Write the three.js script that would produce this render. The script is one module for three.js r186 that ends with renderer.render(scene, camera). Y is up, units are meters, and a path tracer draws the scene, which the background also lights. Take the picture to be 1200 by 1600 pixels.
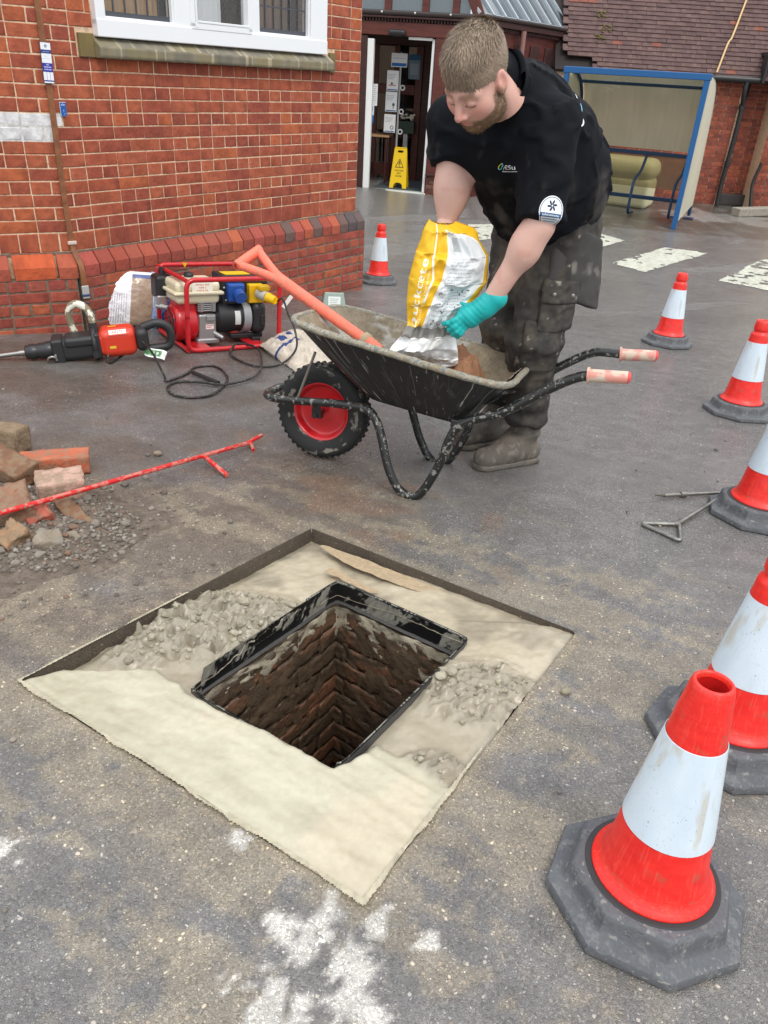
import * as THREE from 'three';
import { mergeGeometries, mergeVertices, toCreasedNormals } from 'three/addons/utils/BufferGeometryUtils.js';
import { RoundedBoxGeometry } from 'three/addons/geometries/RoundedBoxGeometry.js';

// ---------- camera, sky, sun, exposure ----------
const scene = new THREE.Scene();
const camera = new THREE.PerspectiveCamera(67.38, 0.75, 0.05, 400);
camera.position.set(0, 1.203, 0);
camera.rotation.order = 'YXZ';
camera.rotation.set(-0.51997, 0, 0.06206);
scene.add(camera);
const renderer = new THREE.WebGLRenderer({ antialias: true });
renderer.toneMapping = THREE.LinearToneMapping;
renderer.toneMappingExposure = 1.62;
renderer.shadowMap.enabled = true;

const sun = new THREE.DirectionalLight(0xfff4e6, 0.9);
sun.position.set(3.2, 9, 3.4); sun.target.position.set(0, 0, -3);
sun.castShadow = true; sun.shadow.radius = 32; sun.shadow.mapSize.set(2048, 2048);
Object.assign(sun.shadow.camera, { left: -10, right: 10, top: 12, bottom: -14, near: 0.5, far: 40 });
scene.add(sun, sun.target);
{ // overcast sky, a little brighter overhead
  const w = 128, h = 64, d = new Float32Array(w * h * 4);
  for (let j = 0; j < h; j++) for (let i = 0; i < w; i++) {
    const el = ((j + 0.5) / h - 0.5) * Math.PI, s = Math.max(0, Math.sin(el)), k = (j * w + i) * 4;
    const cl = 1 + 0.07 * Math.sin(i * 0.2 + j * 0.5) * Math.sin(j * 0.37 + 1.3);
    const L = (0.52 + 0.78 * s) * cl;
    d[k] = L * 0.97; d[k + 1] = L; d[k + 2] = L * 1.05; d[k + 3] = 1;
  }
  const sky = new THREE.DataTexture(d, w, h, THREE.RGBAFormat, THREE.FloatType);
  sky.mapping = THREE.EquirectangularReflectionMapping; sky.magFilter = THREE.LinearFilter; sky.minFilter = THREE.LinearFilter;
  sky.needsUpdate = true; scene.background = sky; scene.environment = sky;
}

// ---------- helpers ----------
const V = (x, y, z) => new THREE.Vector3(x, y, z);
function rngOf(a) { return () => { a |= 0; a = a + 0x6D2B79F5 | 0; let t = Math.imul(a ^ a >>> 15, 1 | a); t = t + Math.imul(t ^ t >>> 7, 61 | t) ^ t; return ((t ^ t >>> 14) >>> 0) / 4294967296; }; }
const R = rngOf(1234); const rr = (a, b) => a + (b - a) * R();
const clamp = (x, a = 0, b = 1) => Math.min(b, Math.max(a, x));
const lerp = (a, b, t) => a + (b - a) * t;
const ss = (a, b, x) => { const t = clamp((x - a) / (b - a)); return t * t * (3 - 2 * t); };
function h2(x, y, s = 0) { let n = Math.imul(x | 0, 374761393) ^ Math.imul(y | 0, 668265263) ^ Math.imul(s | 0, 974634777); n = Math.imul(n ^ n >>> 13, 1274126177); n ^= n >>> 16; return (n >>> 0) / 4294967296; }
function vn(x, y, s = 0, per = 0) { // value noise 0..1
  let xi = Math.floor(x), yi = Math.floor(y); const fx = x - xi, fy = y - yi, u = fx * fx * (3 - 2 * fx), v = fy * fy * (3 - 2 * fy); let x1 = xi + 1, y1 = yi + 1;
  if (per) { xi = ((xi % per) + per) % per; x1 = ((x1 % per) + per) % per; yi = ((yi % per) + per) % per; y1 = ((y1 % per) + per) % per; }
  const a = h2(xi, yi, s), b = h2(x1, yi, s), c = h2(xi, y1, s), d = h2(x1, y1, s), p = a + (b - a) * u; return p + (c + (d - c) * u - p) * v;
}
function fbm(x, y, o = 4, s = 0, per = 0) { let t = 0, a = 0.5, n = 0; for (let i = 0; i < o; i++) { t += a * vn(x, y, s + i * 17, per); n += a; x *= 2; y *= 2; if (per) per *= 2; a *= 0.5; } return t / n; }
function vn3(x, y, z, s = 0) { const zi = Math.floor(z), f = z - zi, u = f * f * (3 - 2 * f); return lerp(vn(x, y, s + zi * 131), vn(x, y, s + (zi + 1) * 131), u); }
function fbm3(x, y, z, o = 3, s = 0) { let t = 0, a = 0.5, n = 0; for (let i = 0; i < o; i++) { t += a * vn3(x, y, z, s + i * 29); n += a; x *= 2.03; y *= 2.03; z *= 2.03; a *= 0.5; } return t / n; }
// computed textures: fn(u, v, px, py) -> [r, g, b] in 0..1 (sRGB for colour maps)
function tex(w, h, fn, srgb = true, rep = true) {
  const d = new Uint8Array(w * h * 4);
  for (let j = 0; j < h; j++) for (let i = 0; i < w; i++) { const c = fn(i / w, j / h, i, j), k = (j * w + i) * 4; d[k] = clamp(c[0]) * 255; d[k + 1] = clamp(c[1]) * 255; d[k + 2] = clamp(c[2]) * 255; d[k + 3] = c[3] === undefined ? 255 : clamp(c[3]) * 255; }
  const t = new THREE.DataTexture(d, w, h, THREE.RGBAFormat); t.magFilter = THREE.LinearFilter; t.minFilter = THREE.LinearFilter;
  if (rep) t.wrapS = t.wrapT = THREE.RepeatWrapping; if (srgb) t.colorSpace = THREE.SRGBColorSpace; t.needsUpdate = true; return t;
}
function canvasTex(w, h, draw) { const c = document.createElement('canvas'); c.width = w; c.height = h; draw(c.getContext('2d'), w, h); const t = new THREE.CanvasTexture(c); t.colorSpace = THREE.SRGBColorSpace; return t; }
const MAT = (color, roughness = 0.7, more = {}) => new THREE.MeshStandardMaterial({ color, roughness, ...more });
const rgb = (r, g, b) => new THREE.Color().setRGB(r, g, b);
// naming, labels
const used = {};
function numbered(n) { if (!(n in used)) { used[n] = 0; return n; } used[n]++; return n + '_' + String(used[n]).padStart(3, '0'); }
function tag(o, label, category, group, kind) { if (label) o.userData.label = label; if (category) o.userData.category = category; if (group) o.userData.group = group; if (kind) o.userData.kind = kind; return o; }
function shadows(o) { o.traverse(c => { if (c.isMesh) { c.castShadow = true; c.receiveShadow = true; } }); return o; }
function part(parent, name, geo, mat, label) { const m = new THREE.Mesh(geo, mat); m.name = name; if (label) m.userData.label = label; parent.add(m); return m; }
function thing(name, label, category, group) { const g = new THREE.Group(); g.name = numbered(name); tag(g, label, category, group); scene.add(g); return g; }
function struct(name, geo, mat) { const m = new THREE.Mesh(geo, mat); m.name = numbered(name); m.userData.kind = 'structure'; scene.add(m); return m; }
// the ground: a yard that falls gently away from the camera and levels out
const GA = -0.022, GB = 0.066, ZF = -8.5;
const G = (x, z) => GA * clamp(x, -30, 30) + GB * Math.max(ZF, Math.min(z, 3));
const GN = V(-GA, 1, -GB).normalize();
function place(g, x, z, turn = 0, dy = 0) { g.position.set(x, G(x, z) + dy, z); const q = new THREE.Quaternion(); if (z > ZF) q.setFromUnitVectors(V(0, 1, 0), GN); g.quaternion.copy(q).multiply(new THREE.Quaternion().setFromAxisAngle(V(0, 1, 0), turn)); return g; }
// geometry helpers
const tr = (g, x = 0, y = 0, z = 0) => g.translate(x, y, z);
function merge(list) { return mergeGeometries(list.map(g => { const q = g.index ? g.toNonIndexed() : g; for (const k of Object.keys(q.attributes)) if (!['position', 'normal', 'uv'].includes(k)) q.deleteAttribute(k); return q; })); }
function mergeC(list) { return mergeGeometries(list.map(g => g.index ? g.toNonIndexed() : g)); }
function rbox(w, h, d, r = 0.004, seg = 2) { return new RoundedBoxGeometry(w, h, d, seg, Math.min(r, w / 2.01, h / 2.01, d / 2.01)); }
function rboxAt(w, h, d, x, y, z, r) { return rbox(w, h, d, r).translate(x, y, z); }
class Poly3 extends THREE.Curve { // straight runs with rounded corners
  constructor(pts, rad = 0.05) {
    super(); this.p = [];
    const P = pts.map(p => p.isVector3 ? p : V(...p));
    P.forEach((p, i) => {
      if (i === 0 || i === P.length - 1) { this.p.push(p); return; }
      const a = P[i - 1].clone().sub(p), b = P[i + 1].clone().sub(p), r = Math.min(rad, a.length() * 0.48, b.length() * 0.48);
      const s = p.clone().addScaledVector(a.normalize(), r), e = p.clone().addScaledVector(b.normalize(), r);
      for (let k = 0; k <= 6; k++) { const t = k / 6; this.p.push(V().copy(s).multiplyScalar((1 - t) ** 2).addScaledVector(p, 2 * t * (1 - t)).addScaledVector(e, t * t)); }
    });
    this.L = [0]; for (let i = 1; i < this.p.length; i++) this.L.push(this.L[i - 1] + this.p[i].distanceTo(this.p[i - 1]));
  }
  getPoint(t, o = V()) { const l = t * this.L.at(-1); let i = 1; while (i < this.p.length - 1 && this.L[i] < l) i++; const s = (this.L[i] - this.L[i - 1]) || 1; return o.copy(this.p[i - 1]).lerp(this.p[i], clamp((l - this.L[i - 1]) / s)); }
}
function capped(curve, n, r, m) { // tube with closed ends
  const g = new THREE.TubeGeometry(curve, n, r, m); const out = [g];
  for (const t of [0, 1]) { const p = curve.getPointAt(t), d = curve.getTangentAt(t); const c = new THREE.CircleGeometry(r, m); c.lookAt(t ? d : d.clone().negate()); c.translate(p.x, p.y, p.z); out.push(c); }
  return merge(out);
}
const pipe = (pts, r, rad = 0.05, m = 10, n = 0) => { const c = new Poly3(pts, rad); return capped(c, n || Math.max(6, c.p.length * 3), r, m); };
const rope = (pts, r, n = 80, m = 8) => capped(new THREE.CatmullRomCurve3(pts.map(p => V(...p)), false, 'catmullrom', 0.5), n, r, m);
const rod = (a, b, r0, r1 = r0, m = 14) => { const A = V(...a), B = V(...b), L = A.distanceTo(B); const g = new THREE.CylinderGeometry(r1, r0, L, m); g.translate(0, L / 2, 0); g.applyQuaternion(new THREE.Quaternion().setFromUnitVectors(V(0, 1, 0), B.clone().sub(A).normalize())); return g.translate(A.x, A.y, A.z); };
const lathe = (pts, m = 32) => new THREE.LatheGeometry(pts.map(p => new THREE.Vector2(...p)), m);
function boxUV(g, s = 1) { // uv in metres from the facing axis
  g = g.index ? g.toNonIndexed() : g; const p = g.attributes.position, uv = new Float32Array(p.count * 2), a = V(), b = V(), c = V();
  for (let i = 0; i < p.count; i += 3) {
    a.fromBufferAttribute(p, i); b.fromBufferAttribute(p, i + 1); c.fromBufferAttribute(p, i + 2);
    const n = b.clone().sub(a).cross(c.clone().sub(a)), x = Math.abs(n.x), y = Math.abs(n.y), z = Math.abs(n.z);
    [a, b, c].forEach((q, k) => { const w = x > y && x > z ? [q.z, q.y] : y > z ? [q.x, q.z] : [q.x, q.y]; uv[(i + k) * 2] = w[0] * s; uv[(i + k) * 2 + 1] = w[1] * s; });
  }
  g.setAttribute('uv', new THREE.BufferAttribute(uv, 2)); return g;
}
function paint(g, fn) { const p = g.attributes.position, c = new Float32Array(p.count * 3); for (let i = 0; i < p.count; i++) { const k = fn(p.getX(i), p.getY(i), p.getZ(i), i); c[i * 3] = k[0]; c[i * 3 + 1] = k[1]; c[i * 3 + 2] = k[2]; } g.setAttribute('color', new THREE.BufferAttribute(c, 3)); return g; }
const mix3 = (a, b, t) => [lerp(a[0], b[0], t), lerp(a[1], b[1], t), lerp(a[2], b[2], t)];
// roughen: move vertices by noise
function lumpy(g, amp, freq, seed = 0) { g = mergeVertices(g.deleteAttribute('uv') && g.deleteAttribute('normal') ? g : g, 1e-4); const p = g.attributes.position; for (let i = 0; i < p.count; i++) { const x = p.getX(i), y = p.getY(i), z = p.getZ(i); p.setXYZ(i, x + amp * (fbm3(x * freq, y * freq, z * freq, 3, seed) - 0.5) * 2, y + amp * (fbm3(x * freq + 31, y * freq, z * freq, 3, seed) - 0.5) * 2, z + amp * (fbm3(x * freq, y * freq + 47, z * freq, 3, seed) - 0.5) * 2); } g.computeVertexNormals(); return g; }
// polygons on the ground plan
const inPoly = (P, x, z) => { let c = false; for (let i = 0, j = P.length - 1; i < P.length; j = i++) if ((P[i][1] > z) !== (P[j][1] > z) && x < (P[j][0] - P[i][0]) * (z - P[i][1]) / (P[j][1] - P[i][1]) + P[i][0]) c = !c; return c; };
function nearPoly(P, x, z) { let best = 1e9, bx = 0, bz = 0; for (let i = 0, j = P.length - 1; i < P.length; j = i++) { const ax = P[j][0], az = P[j][1], dx = P[i][0] - ax, dz = P[i][1] - az, t = clamp(((x - ax) * dx + (z - az) * dz) / (dx * dx + dz * dz)), qx = ax + dx * t, qz = az + dz * t, d = Math.hypot(x - qx, z - qz); if (d < best) { best = d; bx = qx; bz = qz; } } return [best, bx, bz]; }
const sdPoly = (P, x, z) => nearPoly(P, x, z)[0] * (inPoly(P, x, z) ? -1 : 1);
// a sheet on a grid of xs, zs: keep(x, z) chooses cells, polys are cut exactly, y = height(x, z)
function sheet(xs, zs, keep, polys, height, color, uvScale = 1) {
  const nx = xs.length, nz = zs.length, pos = [], idx = [], map = new Int32Array(nx * nz).fill(-1), X = new Float64Array(nx * nz), Z = new Float64Array(nx * nz);
  for (let j = 0; j < nz; j++) for (let i = 0; i < nx; i++) {
    let x = xs[i], z = zs[j]; const cx = xs[Math.min(i + 1, nx - 1)] - xs[Math.min(i, nx - 2)], cz = zs[Math.min(j + 1, nz - 1)] - zs[Math.min(j, nz - 2)], c = Math.max(Math.abs(cx), Math.abs(cz)) * 0.72;
    for (const P of polys) { const [d, qx, qz] = nearPoly(P, x, z); if (d < c) { x = qx; z = qz; } }
    X[j * nx + i] = x; Z[j * nx + i] = z;
  }
  const get = k => { if (map[k] < 0) { map[k] = pos.length / 3; pos.push(X[k], height(X[k], Z[k]), Z[k]); } return map[k]; };
  const tri = (a, b, c) => { if (keep((X[a] + X[b] + X[c]) / 3, (Z[a] + Z[b] + Z[c]) / 3)) idx.push(get(a), get(b), get(c)); };
  for (let j = 0; j < nz - 1; j++) for (let i = 0; i < nx - 1; i++) { const a = j * nx + i, b = a + 1, c = a + nx, d = c + 1; if ((zs[1] > zs[0]) === (xs[1] > xs[0])) { tri(a, c, b); tri(b, c, d); } else { tri(a, b, c); tri(b, d, c); } }
  const g = new THREE.BufferGeometry(); g.setAttribute('position', new THREE.Float32BufferAttribute(pos, 3)); g.setIndex(idx);
  const uv = new Float32Array(pos.length / 3 * 2); for (let i = 0; i < uv.length / 2; i++) { uv[i * 2] = pos[i * 3] * uvScale; uv[i * 2 + 1] = pos[i * 3 + 2] * uvScale; }
  g.setAttribute('uv', new THREE.BufferAttribute(uv, 2)); g.computeVertexNormals(); if (color) paint(g, color); return g;
}
const steps = (a, b, d) => { const n = Math.max(1, Math.round(Math.abs(b - a) / d)); return Array.from({ length: n }, (_, i) => a + (b - a) * i / n); };
// signed-distance modelling: surface nets
const smin = (a, b, k) => { const h = Math.max(k - Math.abs(a - b), 0) / k; return Math.min(a, b) - h * h * k * 0.25; };
const smax = (a, b, k) => -smin(-a, -b, k);
function capS(x, y, z, a, b, r0, r1) { const bx = b[0] - a[0], by = b[1] - a[1], bz = b[2] - a[2], px = x - a[0], py = y - a[1], pz = z - a[2], t = clamp((px * bx + py * by + pz * bz) / (bx * bx + by * by + bz * bz)); return Math.hypot(px - bx * t, py - by * t, pz - bz * t) - lerp(r0, r1, t); }
const ellS = (x, y, z, c, r) => { const px = (x - c[0]) / r[0], py = (y - c[1]) / r[1], pz = (z - c[2]) / r[2], k = Math.hypot(px, py, pz), k1 = Math.hypot(px / r[0], py / r[1], pz / r[2]); return k1 > 1e-9 ? k * (k - 1) / k1 : -Math.min(...r); };
function sdfMesh(f, lo, hi, c) {
  const n = [0, 1, 2].map(k => Math.ceil((hi[k] - lo[k]) / c) + 1), [nx, ny, nz] = n, F = new Float32Array(nx * ny * nz);
  const S = 4; for (let k0 = 0; k0 < nz; k0 += S) for (let j0 = 0; j0 < ny; j0 += S) for (let i0 = 0; i0 < nx; i0 += S) {
    const m = f(lo[0] + (i0 + 1.5) * c, lo[1] + (j0 + 1.5) * c, lo[2] + (k0 + 1.5) * c), far = Math.abs(m) > c * 4.2 + 0.012;
    for (let k = k0; k < Math.min(nz, k0 + S); k++) for (let j = j0; j < Math.min(ny, j0 + S); j++) for (let i = i0; i < Math.min(nx, i0 + S); i++) F[i + nx * (j + ny * k)] = far ? m : f(lo[0] + i * c, lo[1] + j * c, lo[2] + k * c);
  }
  const id = new Int32Array(nx * ny * nz).fill(-1), pos = [], idx = [], at = (i, j, k) => i + nx * (j + ny * k);
  const E = [[0, 1], [2, 3], [4, 5], [6, 7], [0, 2], [1, 3], [4, 6], [5, 7], [0, 4], [1, 5], [2, 6], [3, 7]];
  for (let k = 0; k < nz - 1; k++) for (let j = 0; j < ny - 1; j++) for (let i = 0; i < nx - 1; i++) {
    const v = []; let m = 0; for (let q = 0; q < 8; q++) { v[q] = F[at(i + (q & 1), j + (q >> 1 & 1), k + (q >> 2))]; if (v[q] < 0) m |= 1 << q; }
    if (m === 0 || m === 255) continue;
    let x = 0, y = 0, z = 0, e = 0;
    for (const [a, b] of E) if ((v[a] < 0) !== (v[b] < 0)) { const t = v[a] / (v[a] - v[b]); x += lerp(a & 1, b & 1, t); y += lerp(a >> 1 & 1, b >> 1 & 1, t); z += lerp(a >> 2, b >> 2, t); e++; }
    id[at(i, j, k)] = pos.length / 3; pos.push(lo[0] + (i + x / e) * c, lo[1] + (j + y / e) * c, lo[2] + (k + z / e) * c);
  }
  const quad = (a, b, d, e, flip) => { if (a < 0 || b < 0 || d < 0 || e < 0) return; flip ? idx.push(a, d, b, a, e, d) : idx.push(a, b, d, a, d, e); };
  for (let k = 1; k < nz - 1; k++) for (let j = 1; j < ny - 1; j++) for (let i = 1; i < nx - 1; i++) {
    const o = F[at(i, j, k)] < 0;
    if (o !== F[at(i + 1, j, k)] < 0) quad(id[at(i, j - 1, k - 1)], id[at(i, j, k - 1)], id[at(i, j, k)], id[at(i, j - 1, k)], !o);
    if (o !== F[at(i, j + 1, k)] < 0) quad(id[at(i - 1, j, k - 1)], id[at(i - 1, j, k)], id[at(i, j, k)], id[at(i, j, k - 1)], !o);
    if (o !== F[at(i, j, k + 1)] < 0) quad(id[at(i - 1, j - 1, k)], id[at(i, j - 1, k)], id[at(i, j, k)], id[at(i - 1, j, k)], !o);
  }
  const g = new THREE.BufferGeometry(); g.setAttribute('position', new THREE.Float32BufferAttribute(pos, 3)); g.setIndex(idx); g.computeVertexNormals(); return g;
}
// a patch of cloth or print laid on a modelled surface f: rays from o + u*U + v*W along D
function decal(f, o, D, U, W, w, h, lift, nu = 14, nv = 14, outline) {
  const pos = [], uv = [], idx = []; const ok = [];
  for (let j = 0; j <= nv; j++) for (let i = 0; i <= nu; i++) {
    const a = i / nu, b = j / nv, p = o.clone().addScaledVector(U, (a - 0.5) * w).addScaledVector(W, (b - 0.5) * h); let t = 0;
    for (let k = 0; k < 60; k++) { const d = f(p.x + D.x * t, p.y + D.y * t, p.z + D.z * t) - lift; t += d * 0.7; if (Math.abs(d) < 2e-4) break; }
    t = Math.min(t, 0.6); pos.push(p.x + D.x * t, p.y + D.y * t, p.z + D.z * t); uv.push(a, b); ok.push(!outline || outline(a, b));
  }
  for (let j = 0; j < nv; j++) for (let i = 0; i < nu; i++) { const a = j * (nu + 1) + i, q = [a, a + 1, a + nu + 1, a + nu + 2]; if (q.every(k => ok[k])) idx.push(a, a + 1, a + nu + 1, a + 1, a + nu + 2, a + nu + 1); }
  const g = new THREE.BufferGeometry(); g.setAttribute('position', new THREE.Float32BufferAttribute(pos, 3)); g.setAttribute('uv', new THREE.Float32BufferAttribute(uv, 2)); g.setIndex(idx); g.computeVertexNormals(); return g;
}
// ---------- the yard: tarmac, the dug-out square and the manhole ----------
const SQ = [[-0.824, -1.326], [0.007, -0.821], [0.556, -1.712], [-0.239, -2.204]];      // saw-cut square
const HOLE0 = [[-0.439, -1.385], [-0.061, -1.14], [0.245, -1.633], [-0.126, -1.875]];    // manhole opening
const FRONT = [[-0.86, -1.30], [-0.755, -1.382], [-0.62, -1.404], [-0.52, -1.417], [-0.465, -1.372], [-0.421, -1.333], [-0.25, -1.24], [-0.075, -1.138], [0.017, -1.219], [0.088, -1.168], [0.15, -1.11], [0.22, -1.08], [0.007, -0.76]]; // already floated smooth
const insetPoly = (P, d) => { const c = [0, 0]; P.forEach(p => { c[0] += p[0] / P.length; c[1] += p[1] / P.length; }); return P.map((p, i) => { const a = P[(i + P.length - 1) % P.length], b = P[(i + 1) % P.length], n = (u, v) => { const dx = v[0] - u[0], dz = v[1] - u[1], L = Math.hypot(dx, dz); let q = [-dz / L, dx / L]; if ((c[0] - u[0]) * q[0] + (c[1] - u[1]) * q[1] < 0) q = [-q[0], -q[1]]; return q; }; const n1 = n(a, p), n2 = n(p, b), k = d / (1 + n1[0] * n2[0] + n1[1] * n2[1]); return [p[0] + (n1[0] + n2[0]) * k, p[1] + (n1[1] + n2[1]) * k]; }); };
const chamferPoly = (P, r) => { const o = []; P.forEach((p, i) => { const a = P[(i + P.length - 1) % P.length], b = P[(i + 1) % P.length], f = (q, t) => { const L = Math.hypot(q[0] - p[0], q[1] - p[1]); return [p[0] + (q[0] - p[0]) * t / L, p[1] + (q[1] - p[1]) * t / L]; }; o.push(f(a, r), f(a, r * 0.35).map((v, k) => v * 0.7 + f(b, r * 0.35)[k] * 0.3), f(b, r * 0.35).map((v, k) => v * 0.7 + f(a, r * 0.35)[k] * 0.3), f(b, r)); }); return o; };
const HOLE = chamferPoly(HOLE0, 0.035);
// tarmac with its chippings
const asphaltPx = new Float32Array(1024 * 1024 * 4);
{
  const N = 128, cell = 1024 / N, big = 56, bc = 1024 / big, md = (a, n) => ((a % n) + n) % n;
  for (let j = 0; j < 1024; j++) for (let i = 0; i < 1024; i++) {
    const wi = i + 9 * (vn(i / 16, j / 16, 71, 64) - 0.5), wj = j + 9 * (vn(i / 16 + 9, j / 16, 72, 64) - 0.5); const worley = (c, n, s) => { const ci = Math.floor(wi / c), cj = Math.floor(wj / c); let b = 9, id = 0, b2 = 9; for (let y = -1; y <= 1; y++) for (let x = -1; x <= 1; x++) { const qx = md(ci + x, n), qy = md(cj + y, n), dx = ci + x + h2(qx, qy, s) - wi / c, dy = cj + y + h2(qx, qy, s + 1) - wj / c, d = Math.hypot(dx, dy); if (d < b) { b2 = b; b = d; id = qx * 977 + qy; } else if (d < b2) b2 = d; } return [b, id, b2]; };
    const [d, id, e] = worley(cell, N, 3), [D, ID, E2] = worley(bc, big, 9), t = h2(id, 5, 1), T = h2(ID, 7, 2);
    let c, hgt; const edge = ss(0, 0.3, e - d), gr = h2(i, j, 77), g2 = fbm(i / 1024 * 300, j / 1024 * 300, 2, 78, 300);
    c = t < 0.6 ? mix3([0.42, 0.415, 0.41], [0.50, 0.495, 0.485], h2(id, 8, 4)) : t < 0.8 ? mix3([0.36, 0.355, 0.35], [0.45, 0.44, 0.43], h2(id, 8, 9)) : t < 0.98 ? mix3([0.48, 0.47, 0.455], [0.58, 0.57, 0.55], h2(id, 2, 4)) : mix3([0.58, 0.57, 0.56], [0.72, 0.715, 0.70], h2(id, 3, 4));
    c = mix3([0.40, 0.392, 0.385], c, t < 0.6 ? 0.25 + 0.6 * edge : edge); const gg = 0.86 + 0.14 * gr + 0.24 * (g2 - 0.5); c = c.map(v => v * gg); hgt = edge * (0.25 + 0.5 * t) + 0.25 * g2;
    if (T < 0.13 && D < 0.4) { const q = ss(0.42, 0.32, D); c = mix3(c, T < 0.008 ? [0.64, 0.62, 0.59] : T < 0.03 ? [0.5, 0.475, 0.45] : [0.45, 0.445, 0.44], q); hgt = Math.max(hgt, 0.95 * q); }
    const k = (j * 1024 + i) * 4; const f = 0.9 + 0.2 * fbm(i / 1024 * 8, j / 1024 * 8, 3, 40, 8); asphaltPx[k] = c[0] * f; asphaltPx[k + 1] = c[1] * f; asphaltPx[k + 2] = c[2] * f; asphaltPx[k + 3] = hgt;
  }
}
const asphaltMap = tex(1024, 1024, (u, v, i, j) => { const k = (j * 1024 + i) * 4; return [asphaltPx[k], asphaltPx[k + 1], asphaltPx[k + 2]]; });
const asphaltBump = tex(1024, 1024, (u, v, i, j) => { const h = asphaltPx[(j * 1024 + i) * 4 + 3]; return [h, h, h]; }, false);
const LIME = [[-0.237, -0.934, 0.045], [-0.065, -0.79, 0.06], [-0.09, -0.74, 0.05], [-0.017, -0.718, 0.07], [-0.109, -0.635, 0.085], [0.008, -0.648, 0.075], [0.117, -0.762, 0.035], [0.032, -0.79, 0.04], [-0.131, -0.77, 0.05], [-0.655, -0.86, 0.07], [-0.66, -0.8, 0.06], [-0.02, -0.6, 0.08], [0.02, -0.7, 0.05], [-0.2, -0.68, 0.03]].map(([x, z, r]) => [x, z, r * 0.84]);
// wear, mud and splashes on the tarmac; multiplies the chippings
function yardColor(x, z) {
  const n1 = fbm(x * 1.1 + 3, z * 1.1, 4, 5), n2 = fbm(x * 4 + 9, z * 4, 4, 11), n3 = fbm(x * 16, z * 16, 3, 21);
  let c = mix3([0.9, 0.905, 0.925], [1.14, 1.13, 1.12], n1);
  const grit = 0.8 + 0.4 * (0.6 * n3 + 0.4 * fbm(x * 42, z * 42, 2, 23)); c = c.map(v => v * grit);
  // mud trodden out from the dig and the rubble heap
  const d = sdPoly(SQ, x, z), heap = Math.hypot((x + 1.15) / 1.0, (z + 2.15) / 0.75);
  const mud = clamp(ss(0.62, 0.4, d * 0.5 + 0.55 - n2 * 0.55) * 0.8 + ss(1.15, 0.45, heap + (n2 - 0.5)) * 0.85);
  const n4 = fbm(x * 42, z * 42, 2, 23), ta = x * 0.86 + z * 0.52, tb = z * 0.86 - x * 0.52;
  if (z > -3.8) c = mix3(c, [1.36, 1.24, 1.02].map(v => v * (0.8 + 0.45 * n3)), 0.7 * mud * ss(0.52, 0.60, fbm(ta * 3.2, tb * 6.5, 3, 12) * 0.62 + n3 * 0.26 + n4 * 0.16 + mud * 0.04 - 0.03));
  if (x < 0.3 && z > -5 && z < -1.1) c = mix3(c, (z > -2.6 ? [0.98, 0.84, 0.68] : [0.74, 0.64, 0.55]).map(v => v * grit), 0.8 * ss(0.3, -0.2, x) * ss(-1.1, -1.6, z) * ss(0.36, 0.56, n1 * 0.4 + n2 * 0.5 + n3 * 0.15));
  // pale cement smears round the square
  const sm = ss(0.55, 0.63, fbm(ta * 4, tb * 13, 4, 33) * 0.75 + n4 * 0.25 + 0.12 * ss(0.5, 0.0, d)); if (d < 0.8) c = mix3(c, [1.75, 1.56, 1.2].map(v => v * (0.8 + 0.4 * n3)), sm * 0.6 * ss(0.8, 0.3, d));
  const rim = ss(0.035, 0.004, d + 0.03 * (n3 - 0.5)); c = mix3(c, [1.9, 1.65, 1.2], rim * 0.7 * (z > -1.7 && (x + 0.824) * -0.878 - (z + 1.326) * 0.585 < 0 ? 1 : 0));
  // rust and brick dust
  const rd = ss(0.62, 0.76, fbm(x * 5, z * 5 + 40, 4, 77)); if (z > -3.5 && z < -1.6) c = mix3(c, [1.25, 0.82, 0.6], rd * 0.55 * ss(1.6, 0.5, Math.hypot(x + 0.4, (z + 2.5) * 1.3)));
  // white splashes
  let w = 0; const wx = x + 0.05 * (fbm(x * 11, z * 11, 3, 64) - 0.5), wz = z + 0.05 * (fbm(x * 11 + 5, z * 11, 3, 65) - 0.5); for (const [a, b, r] of LIME) w = Math.max(w, 1.25 - Math.hypot(wx - a, wz - b) / r); c = mix3(c, [3.6, 3.6, 3.45].map(v => v * (0.8 + 0.35 * n3)), 0.92 * ss(0.42, 0.6, w * 0.6 + (fbm(x * 40, z * 40, 4, 61) - 0.5) * 1.15 + 0.08) * ss(0, 0.15, w));
  // the part that dries pale by the buildings, and the drain line across the yard
  if (z < -7) { c = mix3(c, [1.28, 1.28, 1.27].map(v => v * grit), ss(-8.4, -9.2, z + (n1 - 0.5) * 1.5 - 0.2 * x) * (0.75 + 0.25 * n2) * (x < 2.3 ? 1 : 0.45)); if (z < -12.2 && x > 1.4) c = mix3(c, [0.75, 0.68, 0.58], 0.9 * ss(0.3, 0.62, n2 + 0.1)); }
  const chalk = ss(0.42, 0.5, fbm(x * 3, z * 3, 3, 51) + 0.24 - 0.5 * Math.hypot((x - 5.75) / 1.1, (z + 14.3) / 0.9) + 0.1); if (z < -12) c = mix3(c, [2.2, 2.2, 2.15], chalk * 0.7);
  const crease = Math.abs(z + 6.5 + 0.5 * (x - 2.4) + 0.14 * (n2 - 0.5)); if (x > 1.2) c = mix3(c, [0.7, 0.69, 0.7], 0.5 * ss(0.34, 0.1, crease) * (0.4 + n2));
  return c;
}
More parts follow.
